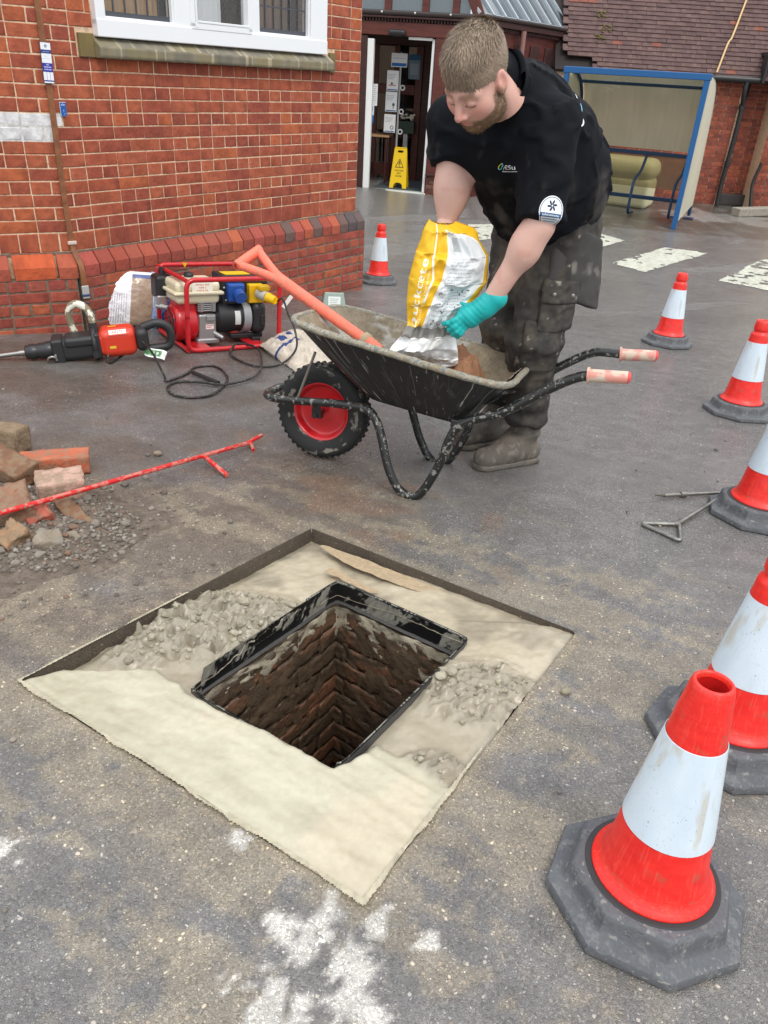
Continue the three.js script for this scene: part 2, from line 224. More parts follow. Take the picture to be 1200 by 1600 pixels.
const yardRough = tex(512, 512, (u, v) => { const x = -5 + u * 12, z = -12 + v * 12; const n = fbm(x * 1.6, z * 1.6, 4, 91), d = sdPoly(SQ, x, z); let r = 0.24 + 0.2 * n; const wa = x * 0.8 - z * 0.6, wb = x * 0.6 + z * 0.8, wet = ss(0.42, 0.56, fbm(wa * 0.7 + 5, wb * 2.4, 4, 95) + 0.14 * ss(-0.3, 1.2, x) - 0.12 * ss(-3.2, -2, z)); r = lerp(r, 0.12, wet * 0.92); if (z > -1.8) r = Math.max(r, 0.33); r = lerp(r, 0.24, ss(0.5, 0.56, fbm(x * 2.1, z * 3, 3, 97)) * ss(0.5, 0.1, Math.abs(z + 11.3 + 0.3 * (x - 3)) - 0.5)); return [r, r, r]; }, false, false);
yardRough.channel = 1;
{
  const xs = [...steps(-60, -8, 4), ...steps(-8, -3.2, 0.2), ...steps(-3.2, -1.3, 0.04), ...steps(-1.3, 1.0, 0.011), ...steps(1.0, 4, 0.035), ...steps(4, 8, 0.1), ...steps(8, 60, 4), 60];
  const zs = [...steps(-60, -18, 3), ...steps(-18, -9, 0.09), ...steps(-9, -4.5, 0.045), ...steps(-4.5, -2.6, 0.022), ...steps(-2.6, -0.4, 0.011), ...steps(-0.4, 1.5, 0.08), ...steps(1.5, 40, 3), 40];
  const g = sheet(xs, zs, (x, z) => !inPoly(SQ, x, z), [SQ], (x, z) => G(x, z) + (z > -6 ? 0.004 * (fbm(x * 3, z * 3, 3, 71) - 0.5) * ss(0.02, 0.12, Math.abs(sdPoly(SQ, x, z))) : 0), (x, y, z) => yardColor(x, z), 1 / 0.5);
  const p = g.attributes.position, uv1 = new Float32Array(p.count * 2); for (let i = 0; i < p.count; i++) { uv1[i * 2] = clamp((p.getX(i) + 5) / 12, 0.002, 0.998); uv1[i * 2 + 1] = clamp((p.getZ(i) + 12) / 12, 0.002, 0.998); }
  g.setAttribute('uv1', new THREE.BufferAttribute(uv1, 2));
  struct('ground', g, new THREE.MeshStandardMaterial({ map: asphaltMap, bumpMap: asphaltBump, bumpScale: 0.0014, roughness: 1, roughnessMap: yardRough, vertexColors: true }));
}
// the saw-cut edge of the tarmac, ragged underneath
{
  const out = []; const N = 90;
  SQ.forEach((a, i) => { const b = SQ[(i + 1) % 4], pos = [], idx = [], uv = []; const dx = b[0] - a[0], dz = b[1] - a[1], L = Math.hypot(dx, dz); let nx = -dz / L, nz = dx / L; if ((-0.1 - a[0]) * nx + (-1.5 - a[1]) * nz < 0) { nx = -nx; nz = -nz; }
    for (let r = 0; r < 5; r++) for (let k = 0; k <= N; k++) { const t = k / N, x = a[0] + dx * t, z = a[1] + dz * t, e = r === 0 ? -0.001 : 0.006 * fbm(t * 40 + i * 9, r * 1.3, 3, 7) * Math.min(1, t * 12, (1 - t) * 12); pos.push(x + nx * e, G(x, z) - r * 0.02 + (r ? 0 : 0.001), z + nz * e); uv.push(t * L * 3, r * 0.06); }
    for (let r = 0; r < 4; r++) for (let k = 0; k < N; k++) { const q = r * (N + 1) + k; idx.push(q, q + N + 1, q + 1, q + 1, q + N + 1, q + N + 2); }
    const g = new THREE.BufferGeometry(); g.setAttribute('position', new THREE.Float32BufferAttribute(pos, 3)); g.setAttribute('uv', new THREE.Float32BufferAttribute(uv, 2)); g.setIndex(idx); g.computeVertexNormals(); out.push(g); });
  struct('ground_cut_edge', merge(out), new THREE.MeshStandardMaterial({ color: rgb(0.72, 0.58, 0.44), map: asphaltMap, bumpMap: asphaltBump, bumpScale: 0.003, roughness: 0.75, side: THREE.DoubleSide }));
}
// concrete surround: floated front, rough unworked sides and back
const smoothness = (x, z) => ss(0.012, -0.012, sdPoly(FRONT, x, z) + 0.018 * (fbm(x * 22, z * 22, 3, 3) - 0.5));
const clump = (x, z) => { const a = Math.hypot((x + 0.42) / 0.36, (z + 1.66) / 0.2), b = Math.hypot((x - 0.27) / 0.18, (z + 1.42) / 0.15), c = Math.hypot((x - 0.13) / 0.09, (z + 1.16) / 0.06), e = Math.hypot((x + 0.6) / 0.12, (z + 1.5) / 0.07); return Math.max(ss(1.15, 0.45, a), ss(1.2, 0.4, b) * 0.8, ss(1.2, 0.4, c) * 0.75, ss(1.2, 0.5, e) * 0.7, 0.06); };
function slabHeight(x, z) {
  const s = smoothness(x, z), k = clump(x, z), inside = -sdPoly(SQ, x, z);
  const ta = x * 0.86 + z * 0.52, tb = z * 0.86 - x * 0.52, trowel = 0.004 + 0.009 * (fbm(ta * 7, tb * 30, 3, 4) - 0.5) + 0.005 * (fbm(ta * 30, tb * 75, 3, 6) - 0.5) + 0.010 * (fbm(x * 3.5, z * 3.5, 2, 8) - 0.5) + 0.004 * ss(0.012, 0, Math.abs(tb + 1.0 + 0.03 * (fbm(ta * 6, 2, 2, 5) - 0.5)));
  const w = x + 0.02 * fbm(x * 15, z * 15, 2, 90), q = z + 0.02 * fbm(x * 15 + 7, z * 15, 2, 91);
  const bill = s => Math.max(0, 1 - 2.6 * Math.abs(fbm(w * s, q * s, 3, 14 + s) - 0.5));
  const lumps = 0.016 * bill(33) + 0.02 * bill(19) * fbm(w * 50, q * 50, 2, 3) + 0.05 * Math.max(0, fbm(w * 62, q * 62, 2, 15) - 0.5) - 0.1 * Math.max(0, 0.38 - fbm(w * 28, q * 28, 3, 18));
  const slop = -0.024 - 0.02 * ss(0.1, -0.1, x + 0.35 * (z + 1.6) + 0.1) + 0.012 * (fbm(x * 5, z * 7, 3, 16) - 0.5) + 0.006 * (fbm(x * 24, z * 24, 3, 17) - 0.5);
  const rise = 0.016 * ss(0.2, 0.45, x + 0.35 * (z + 1.6) + 0.1) * (z > -1.75 ? 1 : 0.4);
  return G(x, z) + lerp(slop + rise + k * lumps * 1.25 + k * 0.005, trowel, s) - (s > 0.5 ? 0 : 0.006 * ss(0.03, 0, inside));
}
function slabColor(x, y, z) {
  const s = smoothness(x, z), k = clump(x, z), n = fbm(x * 12, z * 12, 3, 24), m = fbm(x * 45, z * 45, 3, 25);
  let sm = mix3([0.385, 0.36, 0.262], [0.495, 0.47, 0.355], ss(0.25, 0.72, fbm((x * 0.86 + z * 0.52) * 4, (z * 0.86 - x * 0.52) * 13, 4, 22) * 0.6 + n * 0.25 + m * 0.15));
  sm = mix3(sm, [0.62, 0.52, 0.38], 0.35 * ss(0.58, 0.72, fbm(x * 3.2 + 4, z * 3.2, 3, 26)));
  let ro = mix3([0.25, 0.215, 0.155], [0.42, 0.375, 0.28], n * 0.75 + m * 0.35); ro = mix3(ro, [0.27, 0.242, 0.185], k * 0.6); ro = mix3(ro, [0.19, 0.165, 0.125], ss(0.6, 0.74, m) * k);
  if (z < -1.68 || (x > 0.2 && z < -1.5)) ro = mix3(ro, [0.55, 0.48, 0.35], 0.6 * ss(0.3, 0.6, n) * (1 - k));
  return mix3(ro, sm, s);
}
const cementBump = tex(512, 512, (u, v) => { const n = fbm(u * 24, v * 24, 5, 81, 24), p = vn(u * 90, v * 90, 82, 90); const h = n * 0.8 + (p > 0.92 ? -0.3 : 0); return [h, h, h]; }, false);
const cementMap = tex(512, 512, (u, v) => { const n = 0.86 + 0.2 * fbm(u * 40, v * 40, 4, 83, 40) - (vn(u * 130, v * 130, 84, 130) > 0.95 ? 0.16 : 0); return [n, n, n * 0.99]; });
const bedMap = tex(512, 512, (u, v) => { const n = 0.94 + 0.07 * fbm(u * 40, v * 40, 4, 83, 40) - (vn(u * 150, v * 150, 84, 150) > 0.975 ? 0.1 : 0); return [n, n, n]; });
{
  const slab = thing('concrete_surround', 'wet pale concrete collar being floated around the open manhole', 'concrete');
  const xs = [...steps(-0.86, 0.58, 0.0062), 0.58], zs = [...steps(-2.23, -0.79, 0.0062), -0.79];
  const g = sheet(xs, zs, (x, z) => inPoly(SQ, x, z) && !inPoly(HOLE, x, z), [SQ, HOLE], slabHeight, slabColor, 1 / 0.4);
  part(slab, 'concrete_bed', g, new THREE.MeshStandardMaterial({ vertexColors: true, map: bedMap, bumpMap: cementBump, bumpScale: 0.0007, roughness: 0.3 }));
  part(slab, 'sub_base', sheet(xs, zs, (x, z) => inPoly(SQ, x, z) && !inPoly(HOLE, x, z), [SQ, HOLE], (x, z) => G(x, z) - 0.075, null, 2), MAT(rgb(0.12, 0.09, 0.065), 0.9));
  // loose crumbs lying on the rough parts
  const bits = []; for (let i = 0; i < 2600; i++) { let x = rr(-0.8, 0.53), z = rr(-2.15, -1.0); if (!inPoly(SQ, x, z) || inPoly(HOLE, x, z) || sdPoly(HOLE, x, z) < 0.02 || sdPoly(SQ, x, z) > -0.015 || smoothness(x, z) > 0.05 || clump(x, z) < 0.25 + 0.6 * R()) continue; const r = rr(0.003, 0.008) * (R() < 0.1 ? 1.8 : 1); const b = lumpy(new THREE.IcosahedronGeometry(r, 1), r * 0.6, 0.9 / r, i); b.scale(1, 0.75, 1); b.rotateY(R() * 6); b.translate(x, slabHeight(x, z) + r * 0.3, z); const fb = boxUV(b, 3); fb.computeVertexNormals(); bits.push(paint(fb, () => mix3([0.25, 0.225, 0.17], [0.40, 0.365, 0.28], h2(i, 3, 3)))); }
  tag(part(slab, 'concrete_crumbs', mergeC(bits), new THREE.MeshStandardMaterial({ vertexColors: true, map: cementMap, bumpMap: cementBump, bumpScale: 0.002, roughness: 0.75 })), null, null, null, 'stuff');
  // a ragged skim dragged over the saw cut at the front
  const tlSide = (x, z) => (x + 0.824) * -0.878 - (z + 1.326) * 0.585;
  const skimD = (x, z) => 0.028 * (fbm(x * 11, z * 11, 3, 28) - 0.45) - (z < -1.25 && x > -0.4 ? 0.012 : 0);
  const skim = sheet(steps(-0.9, 0.62, 0.004), steps(-1.75, -0.76, 0.004), (x, z) => { const d = sdPoly(SQ, x, z); return d > -0.006 && d < skimD(x, z) && tlSide(x, z) < 0; }, [], (x, z) => G(x, z) + 0.0062, (x, y, z) => mix3([0.36, 0.32, 0.24], [0.5, 0.46, 0.34], fbm(x * 30, z * 30, 3, 24)), 1 / 0.4);
  tag(part(slab, 'cement_skim', skim, new THREE.MeshStandardMaterial({ vertexColors: true, map: cementMap, bumpMap: cementBump, bumpScale: 0.003, roughness: 0.6 })), null, null, null, 'stuff');
  // brown water lying along the back edge
  const pool = (P, h) => { const s = new THREE.Shape(); P.forEach(([x, z], i) => i ? s.lineTo(x, -z) : s.moveTo(x, -z)); const g = new THREE.ShapeGeometry(s, 6).rotateX(-Math.PI / 2); return g.translate(0, h, 0); };
  const blob = (P, s) => { const c = new THREE.CatmullRomCurve3(P.map(p => V(p[0], 0, p[1])), true); return c.getPoints(70).map(p => [p.x + 0.012 * (fbm(p.x * 40, p.z * 40, 2, s) - 0.5), p.z + 0.012 * (fbm(p.x * 40 + 9, p.z * 40, 2, s) - 0.5)]); };
  const waterM = new THREE.MeshPhysicalMaterial({ color: rgb(0.45, 0.35, 0.235), roughness: 0.1, map: cementMap });
  const ponds = [[[-0.2, -2.13], [-0.09, -2.08], [0.06, -1.99], [0.19, -1.90], [0.14, -1.885], [0.02, -1.945], [-0.12, -2.03]], [[-0.155, -1.985], [-0.08, -1.935], [-0.005, -1.87], [-0.03, -1.865], [-0.12, -1.93], [-0.17, -1.96]]];
  ponds.forEach((P, i) => { const Q = blob(P, i + 3); const s = new THREE.Shape(); Q.forEach(([x, z], k) => k ? s.lineTo(x, -z) : s.moveTo(x, -z)); const g = new THREE.ShapeGeometry(s).rotateX(-Math.PI / 2); const p = g.attributes.position; let y = -9; for (let k = 0; k < p.count; k++) y = Math.max(y, slabHeight(p.getX(k), p.getZ(k))); for (let k = 0; k < p.count; k++) p.setY(k, G(p.getX(k), p.getZ(k)) - 0.0205 + i * 0.001); g.computeVertexNormals(); part(slab, 'muddy_water', boxUV(g, 3), waterM); });
}
// manhole: black frame, mortar ring, brick shaft
const wallLoop = (P, y0, y1, rows, off, jit, seed) => { // vertical wall following P downwards; y relative to the ground
  const pts = []; P.forEach((a, i) => { const b = P[(i + 1) % P.length], L = Math.hypot(b[0] - a[0], b[1] - a[1]), n = Math.max(1, Math.round(L / 0.012)); for (let k = 0; k < n; k++) pts.push([a[0] + (b[0] - a[0]) * k / n, a[1] + (b[1] - a[1]) * k / n]); });
  const cx = -0.09, cz = -1.5, pos = [], uv = [], idx = [], n = pts.length; let s = 0; const S = [0]; pts.forEach((p, i) => { const q = pts[(i + 1) % n]; s += Math.hypot(q[0] - p[0], q[1] - p[1]); S.push(s); });
  for (let r = 0; r <= rows; r++) for (let k = 0; k <= n; k++) { const p = pts[k % n], t = r / rows, dx = cx - p[0], dz = cz - p[1], L = Math.hypot(dx, dz), e = off(t, S[k]) + jit * (fbm(S[k % n] * 30, t * rows * 0.5, 3, seed) - 0.5); const x = p[0] + dx / L * e, z = p[1] + dz / L * e, y = lerp(typeof y0 === 'function' ? y0(S[k % n]) : y0, y1(t, S[k % n]), t); pos.push(x, G(p[0], p[1]) + y, z); uv.push(S[k] * 2, y * 2); }
  for (let r = 0; r < rows; r++) for (let k = 0; k < n; k++) { const a = r * (n + 1) + k; idx.push(a, a + 1, a + n + 1, a + 1, a + n + 2, a + n + 1); }
  const g = new THREE.BufferGeometry(); g.setAttribute('position', new THREE.Float32BufferAttribute(pos, 3)); g.setAttribute('uv', new THREE.Float32BufferAttribute(uv, 2)); g.setIndex(idx); g.computeVertexNormals(); return g;
};
{
  const mh = thing('manhole', 'open square manhole with black frame and deep dark brick shaft', 'manhole');
  const smear = tex(1024, 256, (u, v) => { const x = u * 40, y = v * 6; const streak = fbm(x * 0.8 + y * 0.25, y * 0.9, 4, 55, 0), fine = fbm(x * 4 + y * 2.4, y * 2, 3, 56); const c = ss(0.48, 0.57, streak * 0.8 + 0.3 * fine - 0.05); return mix3([0.075, 0.08, 0.085], mix3([0.42, 0.41, 0.37], [0.68, 0.68, 0.63], fine), c * 0.85); });
  const frameM = new THREE.MeshStandardMaterial({ map: smear, roughness: 0.38, side: THREE.DoubleSide });
  const edgeM = MAT(rgb(0.24, 0.24, 0.22), 0.45);
  // inner face, 60 mm deep, and its thin rounded top edge
  const inner = wallLoop(HOLE, s => s < 0.46 ? -0.03 : 0.004, () => -0.066, 4, t => -0.002, 0.001, 2); const uvA = inner.attributes.uv; for (let i = 0; i < uvA.count; i++) uvA.setXY(i, uvA.getX(i) / 6.4 * 2, (uvA.getY(i)) * 2);
  part(mh, 'frame', inner, frameM);
  part(mh, 'frame_back', wallLoop(HOLE, s => s < 0.46 || s > 1.62 ? -0.034 : 0.0045, () => -0.07, 4, () => -0.009, 0.001, 4), MAT(rgb(0.05, 0.05, 0.052), 0.5, { side: THREE.DoubleSide }));
  part(mh, 'frame_rim', wallLoop(HOLE, s => s < 0.46 || s > 1.62 ? -0.032 : 0.005, (t, s) => s < 0.46 || s > 1.62 ? -0.0325 : 0.0045, 2, t => -0.006 + t * 0.0046, 0.0012, 6), new THREE.MeshStandardMaterial({ map: smear, roughness: 0.45, side: THREE.DoubleSide }));
  part(mh, 'frame_lip', wallLoop(HOLE, -0.062, () => -0.067, 3, t => -0.001 + 0.009 * t, 0.004, 5), new THREE.MeshStandardMaterial({ color: rgb(0.045, 0.043, 0.04), map: cementMap, bumpMap: cementBump, bumpScale: 0.003, roughness: 0.6, side: THREE.DoubleSide }));
  // mortar smeared below the frame
  const ring = wallLoop(HOLE, -0.066, (t, s) => -0.066 - 0.05 - 0.2 * fbm(s * 8, 2, 3, 9) ** 1.6, 14, (t, s) => lerp(0.016, 0.012, t) * (1 - t ** 4) + 0.002, 0.022, 7);
  part(mh, 'mortar_ring', paint(ring, (x, y, z) => mix3([0.25, 0.215, 0.155], [0.46, 0.42, 0.33], fbm(x * 20 + z * 20, y * 50, 3, 4))), new THREE.MeshStandardMaterial({ vertexColors: true, map: cementMap, bumpMap: cementBump, bumpScale: 0.006, roughness: 0.7, side: THREE.DoubleSide }));
  // the shaft: muddy brick courses on four sides and a floor
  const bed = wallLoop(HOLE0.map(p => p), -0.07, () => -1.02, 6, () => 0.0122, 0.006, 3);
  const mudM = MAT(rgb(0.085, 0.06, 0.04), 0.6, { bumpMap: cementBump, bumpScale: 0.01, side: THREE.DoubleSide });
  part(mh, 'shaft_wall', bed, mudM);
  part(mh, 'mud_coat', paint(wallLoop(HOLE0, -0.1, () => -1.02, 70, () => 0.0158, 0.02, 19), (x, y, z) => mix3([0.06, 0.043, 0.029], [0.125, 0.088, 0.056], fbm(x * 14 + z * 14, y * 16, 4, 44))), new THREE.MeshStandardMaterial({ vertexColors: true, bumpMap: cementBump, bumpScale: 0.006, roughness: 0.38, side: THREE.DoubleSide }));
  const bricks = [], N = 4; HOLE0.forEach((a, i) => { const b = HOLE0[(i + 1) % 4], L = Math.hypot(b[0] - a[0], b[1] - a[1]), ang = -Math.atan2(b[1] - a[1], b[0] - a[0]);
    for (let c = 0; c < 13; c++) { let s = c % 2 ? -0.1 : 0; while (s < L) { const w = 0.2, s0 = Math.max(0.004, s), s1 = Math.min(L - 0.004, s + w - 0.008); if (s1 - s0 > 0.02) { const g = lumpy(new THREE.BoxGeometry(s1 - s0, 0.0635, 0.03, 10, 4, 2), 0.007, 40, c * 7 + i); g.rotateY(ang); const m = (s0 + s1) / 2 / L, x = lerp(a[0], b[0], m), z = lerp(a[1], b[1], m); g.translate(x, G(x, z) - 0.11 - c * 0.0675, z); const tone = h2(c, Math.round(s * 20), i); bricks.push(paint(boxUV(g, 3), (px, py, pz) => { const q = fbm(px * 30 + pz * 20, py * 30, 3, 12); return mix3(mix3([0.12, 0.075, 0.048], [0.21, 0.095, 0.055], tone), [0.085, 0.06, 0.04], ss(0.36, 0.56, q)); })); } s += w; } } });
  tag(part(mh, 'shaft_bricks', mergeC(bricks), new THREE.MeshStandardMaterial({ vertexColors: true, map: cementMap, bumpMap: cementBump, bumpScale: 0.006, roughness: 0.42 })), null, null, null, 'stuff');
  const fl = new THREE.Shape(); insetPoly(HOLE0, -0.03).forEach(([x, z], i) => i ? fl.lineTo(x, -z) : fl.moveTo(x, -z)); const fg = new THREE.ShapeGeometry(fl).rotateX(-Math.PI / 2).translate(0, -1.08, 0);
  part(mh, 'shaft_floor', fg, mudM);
}
// ---------- brick building on the left ----------
const brickMap = tex(512, 512, (u, v, i, j) => { const n = fbm(u * 12, v * 12, 5, 101, 12), q = vn(u * 160, v * 160, 103, 160), pit = q > 0.955 ? 0.2 : 0, wh = q < 0.012 ? 0.25 : 0; const f = 0.78 + 0.34 * n - pit + wh; return [f, f * lerp(0.97, 1, n), f * 0.98]; });
const brickBump = tex(512, 512, (u, v) => { const n = fbm(u * 30, v * 30, 4, 105, 30), q = vn(u * 120, v * 120, 106, 120); const h = n - (q > 0.93 ? 0.3 : 0); return [h, h, h]; }, false);
const bm = (c, r = 0.86) => new THREE.MeshStandardMaterial({ color: c, map: brickMap, bumpMap: brickBump, bumpScale: 0.0022, roughness: r });
const brickTones = ['#a95a3e', '#a3543b', '#ae5f41', '#9e503b', '#a7573d', '#994e3b', '#ab5d42', '#a5563d', '#b3613d', '#974b39'].map(c => bm(c));
const plinthTones = ['#a2513e', '#99493a', '#ab5840', '#93473a', '#a34f44', '#9a5040', '#b05e40'].map(c => bm(c));
const bluTones = ['#5f5150', '#6a5450', '#574e50'].map(c => bm(c)), orangeTone = bm('#bf5a34'), paintTone = bm('#dfe3e6', 0.55);
const mortarMap = tex(512, 512, (u, v) => { const n = 0.75 + 0.4 * fbm(u * 30, v * 30, 4, 108, 30); return [n, n * 0.985, n * 0.96]; });
const mortarM = new THREE.MeshStandardMaterial({ color: '#dfc4aa', map: mortarMap, bumpMap: cementBump, bumpScale: 0.003, roughness: 0.95 });
const mortarGrey = new THREE.MeshStandardMaterial({ color: '#7a6b60', map: mortarMap, bumpMap: cementBump, bumpScale: 0.004, roughness: 0.95 });
const A0 = V(-1.9, 0, -4.559);
const FR = { o: A0, t: V(0.58, 0, -0.8146), n: V(0.8146, 0, 0.58) }, FL = { o: A0, t: V(-0.88, 0, 0.475), n: V(0.475, 0, 0.88) };
const on = (F, s, y, out) => F.o.clone().addScaledVector(F.t, s).addScaledVector(F.n, out).setY(y);
// face matrix: local x along the wall (to the right as seen), y up, z out
const faceQ = F => { const x = F === FL ? F.t.clone().negate() : F.t.clone(); return new THREE.Quaternion().setFromRotationMatrix(new THREE.Matrix4().makeBasis(x, V(0, 1, 0), F.n)); };
const QR = faceQ(FR), QL = faceQ(FL);
// a brick of w x h, its face at z = 0, with worn, slightly uneven edges
function brickGeo(w, h, seed, wear = 0.0035) {
  const r = rngOf(seed), j = a => (r() - 0.5) * 2 * a, d = 0.03, b = wear; const X = w / 2, Y = h / 2;
  const ring = (ix, iy, z, jj) => [[-X + ix, -Y + iy], [X - ix, -Y + iy], [X - ix, Y - iy], [-X + ix, Y - iy]].map(([a, c]) => [a + j(jj), c + j(jj), z + j(jj * 0.5)]);
  const rings = [ring(0, 0, -d, 0.0004), ring(0, 0, -b, wear * 0.3), ring(b, b, 0, wear * 0.4)], pos = [];
  const mid = (p, q, t) => p.map((v, i) => lerp(v, q[i], t));
  const tri = (a, c, e) => pos.push(...a, ...c, ...e), quad = (a, c, e, f) => { tri(a, c, e); tri(a, e, f); };
  for (let k = 0; k < 2; k++) for (let i = 0; i < 4; i++) { const n = (i + 1) % 4; quad(rings[k][i], rings[k][n], rings[k + 1][n], rings[k + 1][i]); }
  const f = rings[2], lo = [f[0], mid(f[0], f[1], 0.35), mid(f[0], f[1], 0.7), f[1]].map((p, i) => i % 3 ? [p[0], p[1] + j(0.0012), p[2] + j(0.0012)] : p), hi = [f[3], mid(f[3], f[2], 0.35), mid(f[3], f[2], 0.7), f[2]].map((p, i) => i % 3 ? [p[0], p[1] + j(0.0012), p[2] + j(0.0012)] : p);
  for (let i = 0; i < 3; i++) quad(lo[i], lo[i + 1], hi[i + 1], hi[i]);
  let g = new THREE.BufferGeometry(); g.setAttribute('position', new THREE.Float32BufferAttribute(pos, 3)); g.computeVertexNormals(); g = toCreasedNormals(g, 0.7); g = boxUV(g, 2.4); const uv = g.attributes.uv, ox = r(), oy = r(); for (let i = 0; i < uv.count; i++) uv.setXY(i, uv.getX(i) + ox, uv.getY(i) + oy); return g;
}
const PITCH = 0.0676, variants = {};
const brickVariant = (w, wear) => { const k = Math.round(w * 100) + '_' + wear; (variants[k] ||= []); if (variants[k].length < 5) variants[k].push(brickGeo(Math.round(w * 100) / 100, PITCH - 0.0056, 900 + variants[k].length * 31 + Math.round(w * 1000), wear)); return variants[k][Math.floor(R() * variants[k].length)]; };
const building = thing('brick_building', 'red brick building with white window and sloping plinth, at the left', 'building');
building.position.set(A0.x, -0.26, A0.z);
const bl = v => v.sub(building.position);
const listOfBricks = []; let tall = 1;
const eye = camera.position;
function layBrick(F, s0, s1, y, out, m, wear = 0.0035) { const w = Math.abs(s1 - s0); if (w < 0.02) return; const p = on(F, (s0 + s1) / 2, y + PITCH / 2 - (tall > 1 ? 0.0195 : 0), out + rr(-0.0012, 0.0012)); listOfBricks.push({ sy: tall, g: brickVariant(w, wear), w, p, q: F === FR ? QR : QL, m, size: w * PITCH / p.distanceToSquared(eye) * (p.y > 1.7 ? 0.1 : 1) }); }
const J = 0.0058;
function course(F, y, sEnd, out, header, tones, skip, wear, grey) {
  let s = J / 2 + (F === FR ? 0 : 0), first = true; const hw = 0.1055, sw = 0.211;
  s += header ? 0.0 : 0.0; let k = 0;
  while (s < sEnd - 0.02) {
    let w = header ? (R() < 0.08 ? sw : hw) : (R() < 0.1 ? hw : sw); if (k === 0) w = header ? 0.06 : 0.165; k++;
    let e = Math.min(s + w, sEnd); if (sEnd - e < 0.03) e = sEnd;
    const a = s, b = e - J; s = e; if (skip && skip(a, b, y)) { const c = skip(a, b, y); if (c === true) continue; layBrick(F, c[0], c[1], y, out, tones[Math.floor(R() * tones.length)], wear); continue; }
    let m = tones[Math.floor(R() * tones.length)];
    if (tones === brickTones && y > 0.76 && y < 0.88 && (F === FL || b < 0.07)) m = paintTone;
    layBrick(F, a, b, y, out, m, wear);
  }
}
const winSkip = (a, b, y) => { if (y + PITCH < 1.2) return false; const L = y < 1.3 ? 0.206 : 0.314, Rr = y < 1.3 ? 2.305 : 2.186; if (b < L || a > Rr) return false; if (a < L - 0.03) return [a, L - 0.006]; if (b > Rr + 0.03) return [Rr + 0.006, b]; return true; };
for (let k = -11; k < 13; k++) { const y = 1.113 - PITCH * (k + 1) + 0.004; if (y < 0.19) continue; const header = ((k + 40) % 2) === 1; tall = k === 12 ? 1.62 : 1; course(FR, y, 2.615, 0, header, brickTones, winSkip); course(FL, y, 1.15, 0, !header, brickTones, null); }
tall = 1; for (let k = 0; k < 9; k++) { const y = 0.062 - PITCH * (k + 1); course(FR, y, 2.67, 0.06, k % 2 === 1, plinthTones, null, 0.007); if (k < 6) course(FL, y, 1.15, 0.06, k % 2 === 0, plinthTones, null, 0.007); }
// plinth capping: bricks with a slope
{
  const capGeo = (w, seed) => { const r = rngOf(seed), sh = new THREE.Shape(); sh.moveTo(-0.03, 0); sh.lineTo(0.06, 0); sh.lineTo(0.06, 0.058 + r() * 0.004); sh.lineTo(-0.002, 0.128 + r() * 0.004); sh.lineTo(-0.03, 0.13); sh.closePath(); const g = new THREE.ExtrudeGeometry(sh, { depth: w - 0.006, bevelEnabled: true, bevelThickness: 0.003, bevelSize: 0.003, bevelSegments: 1 }); g.translate(0, 0, -(w - 0.006) / 2); g.rotateY(-Math.PI / 2); return boxUV(g, 2.4); };
  const caps = [0, 1, 2, 3].map(i => capGeo(0.1, 50 + i)), capL = [capGeo(0.105, 60), capGeo(0.22, 61)];
  const add = (F, s, g, m) => { const o = part(building, 'capping_brick', g, m); o.position.copy(bl(on(F, s, 0.066 + rr(-0.002, 0.002), rr(-0.002, 0.001)))); o.quaternion.copy(F === FR ? QR : QL); return o; };
  for (let i = 0; i < 25; i++) { const s = 0.08 + i * 0.1055; const dark = i > 21 || (i > 15 && i % 3 === 1); const o = add(FR, s, caps[i % 4], dark ? bluTones[i % 3] : plinthTones[Math.floor(R() * 7)]); }
  add(FL, 0.04, capL[0], plinthTones[2]); tag(add(FL, 0.215, capL[1], orangeTone), 'bright orange capping brick'); for (let i = 0; i < 6; i++) add(FL, 0.40 + i * 0.112, capL[0], plinthTones[i % 7]);
}
{ // the bricks: the largest 300 one by one, the others together
  listOfBricks.sort((a, b) => b.size - a.size); const rest = [];
  listOfBricks.forEach((b, i) => {
    const quick = b.m.color;
    if (i < 300) { const o = part(building, 'brick', b.g, b.m, b.m === paintTone ? 'white painted brick' : undefined); o.position.copy(bl(b.p.clone())); o.quaternion.copy(b.q); o.scale.y = b.sy; }
    else { const g = b.g.clone().scale(1, b.sy, 1).applyQuaternion(b.q).translate(b.p.x, b.p.y, b.p.z).translate(-building.position.x, -building.position.y, -building.position.z); rest.push(paint(g, () => [quick.r, quick.g, quick.b])); }
  });
  tag(part(building, 'brick_courses', mergeC(rest), new THREE.MeshStandardMaterial({ vertexColors: true, map: brickMap, bumpMap: brickBump, bumpScale: 0.0022, roughness: 0.86 })), null, null, null, 'stuff');
}
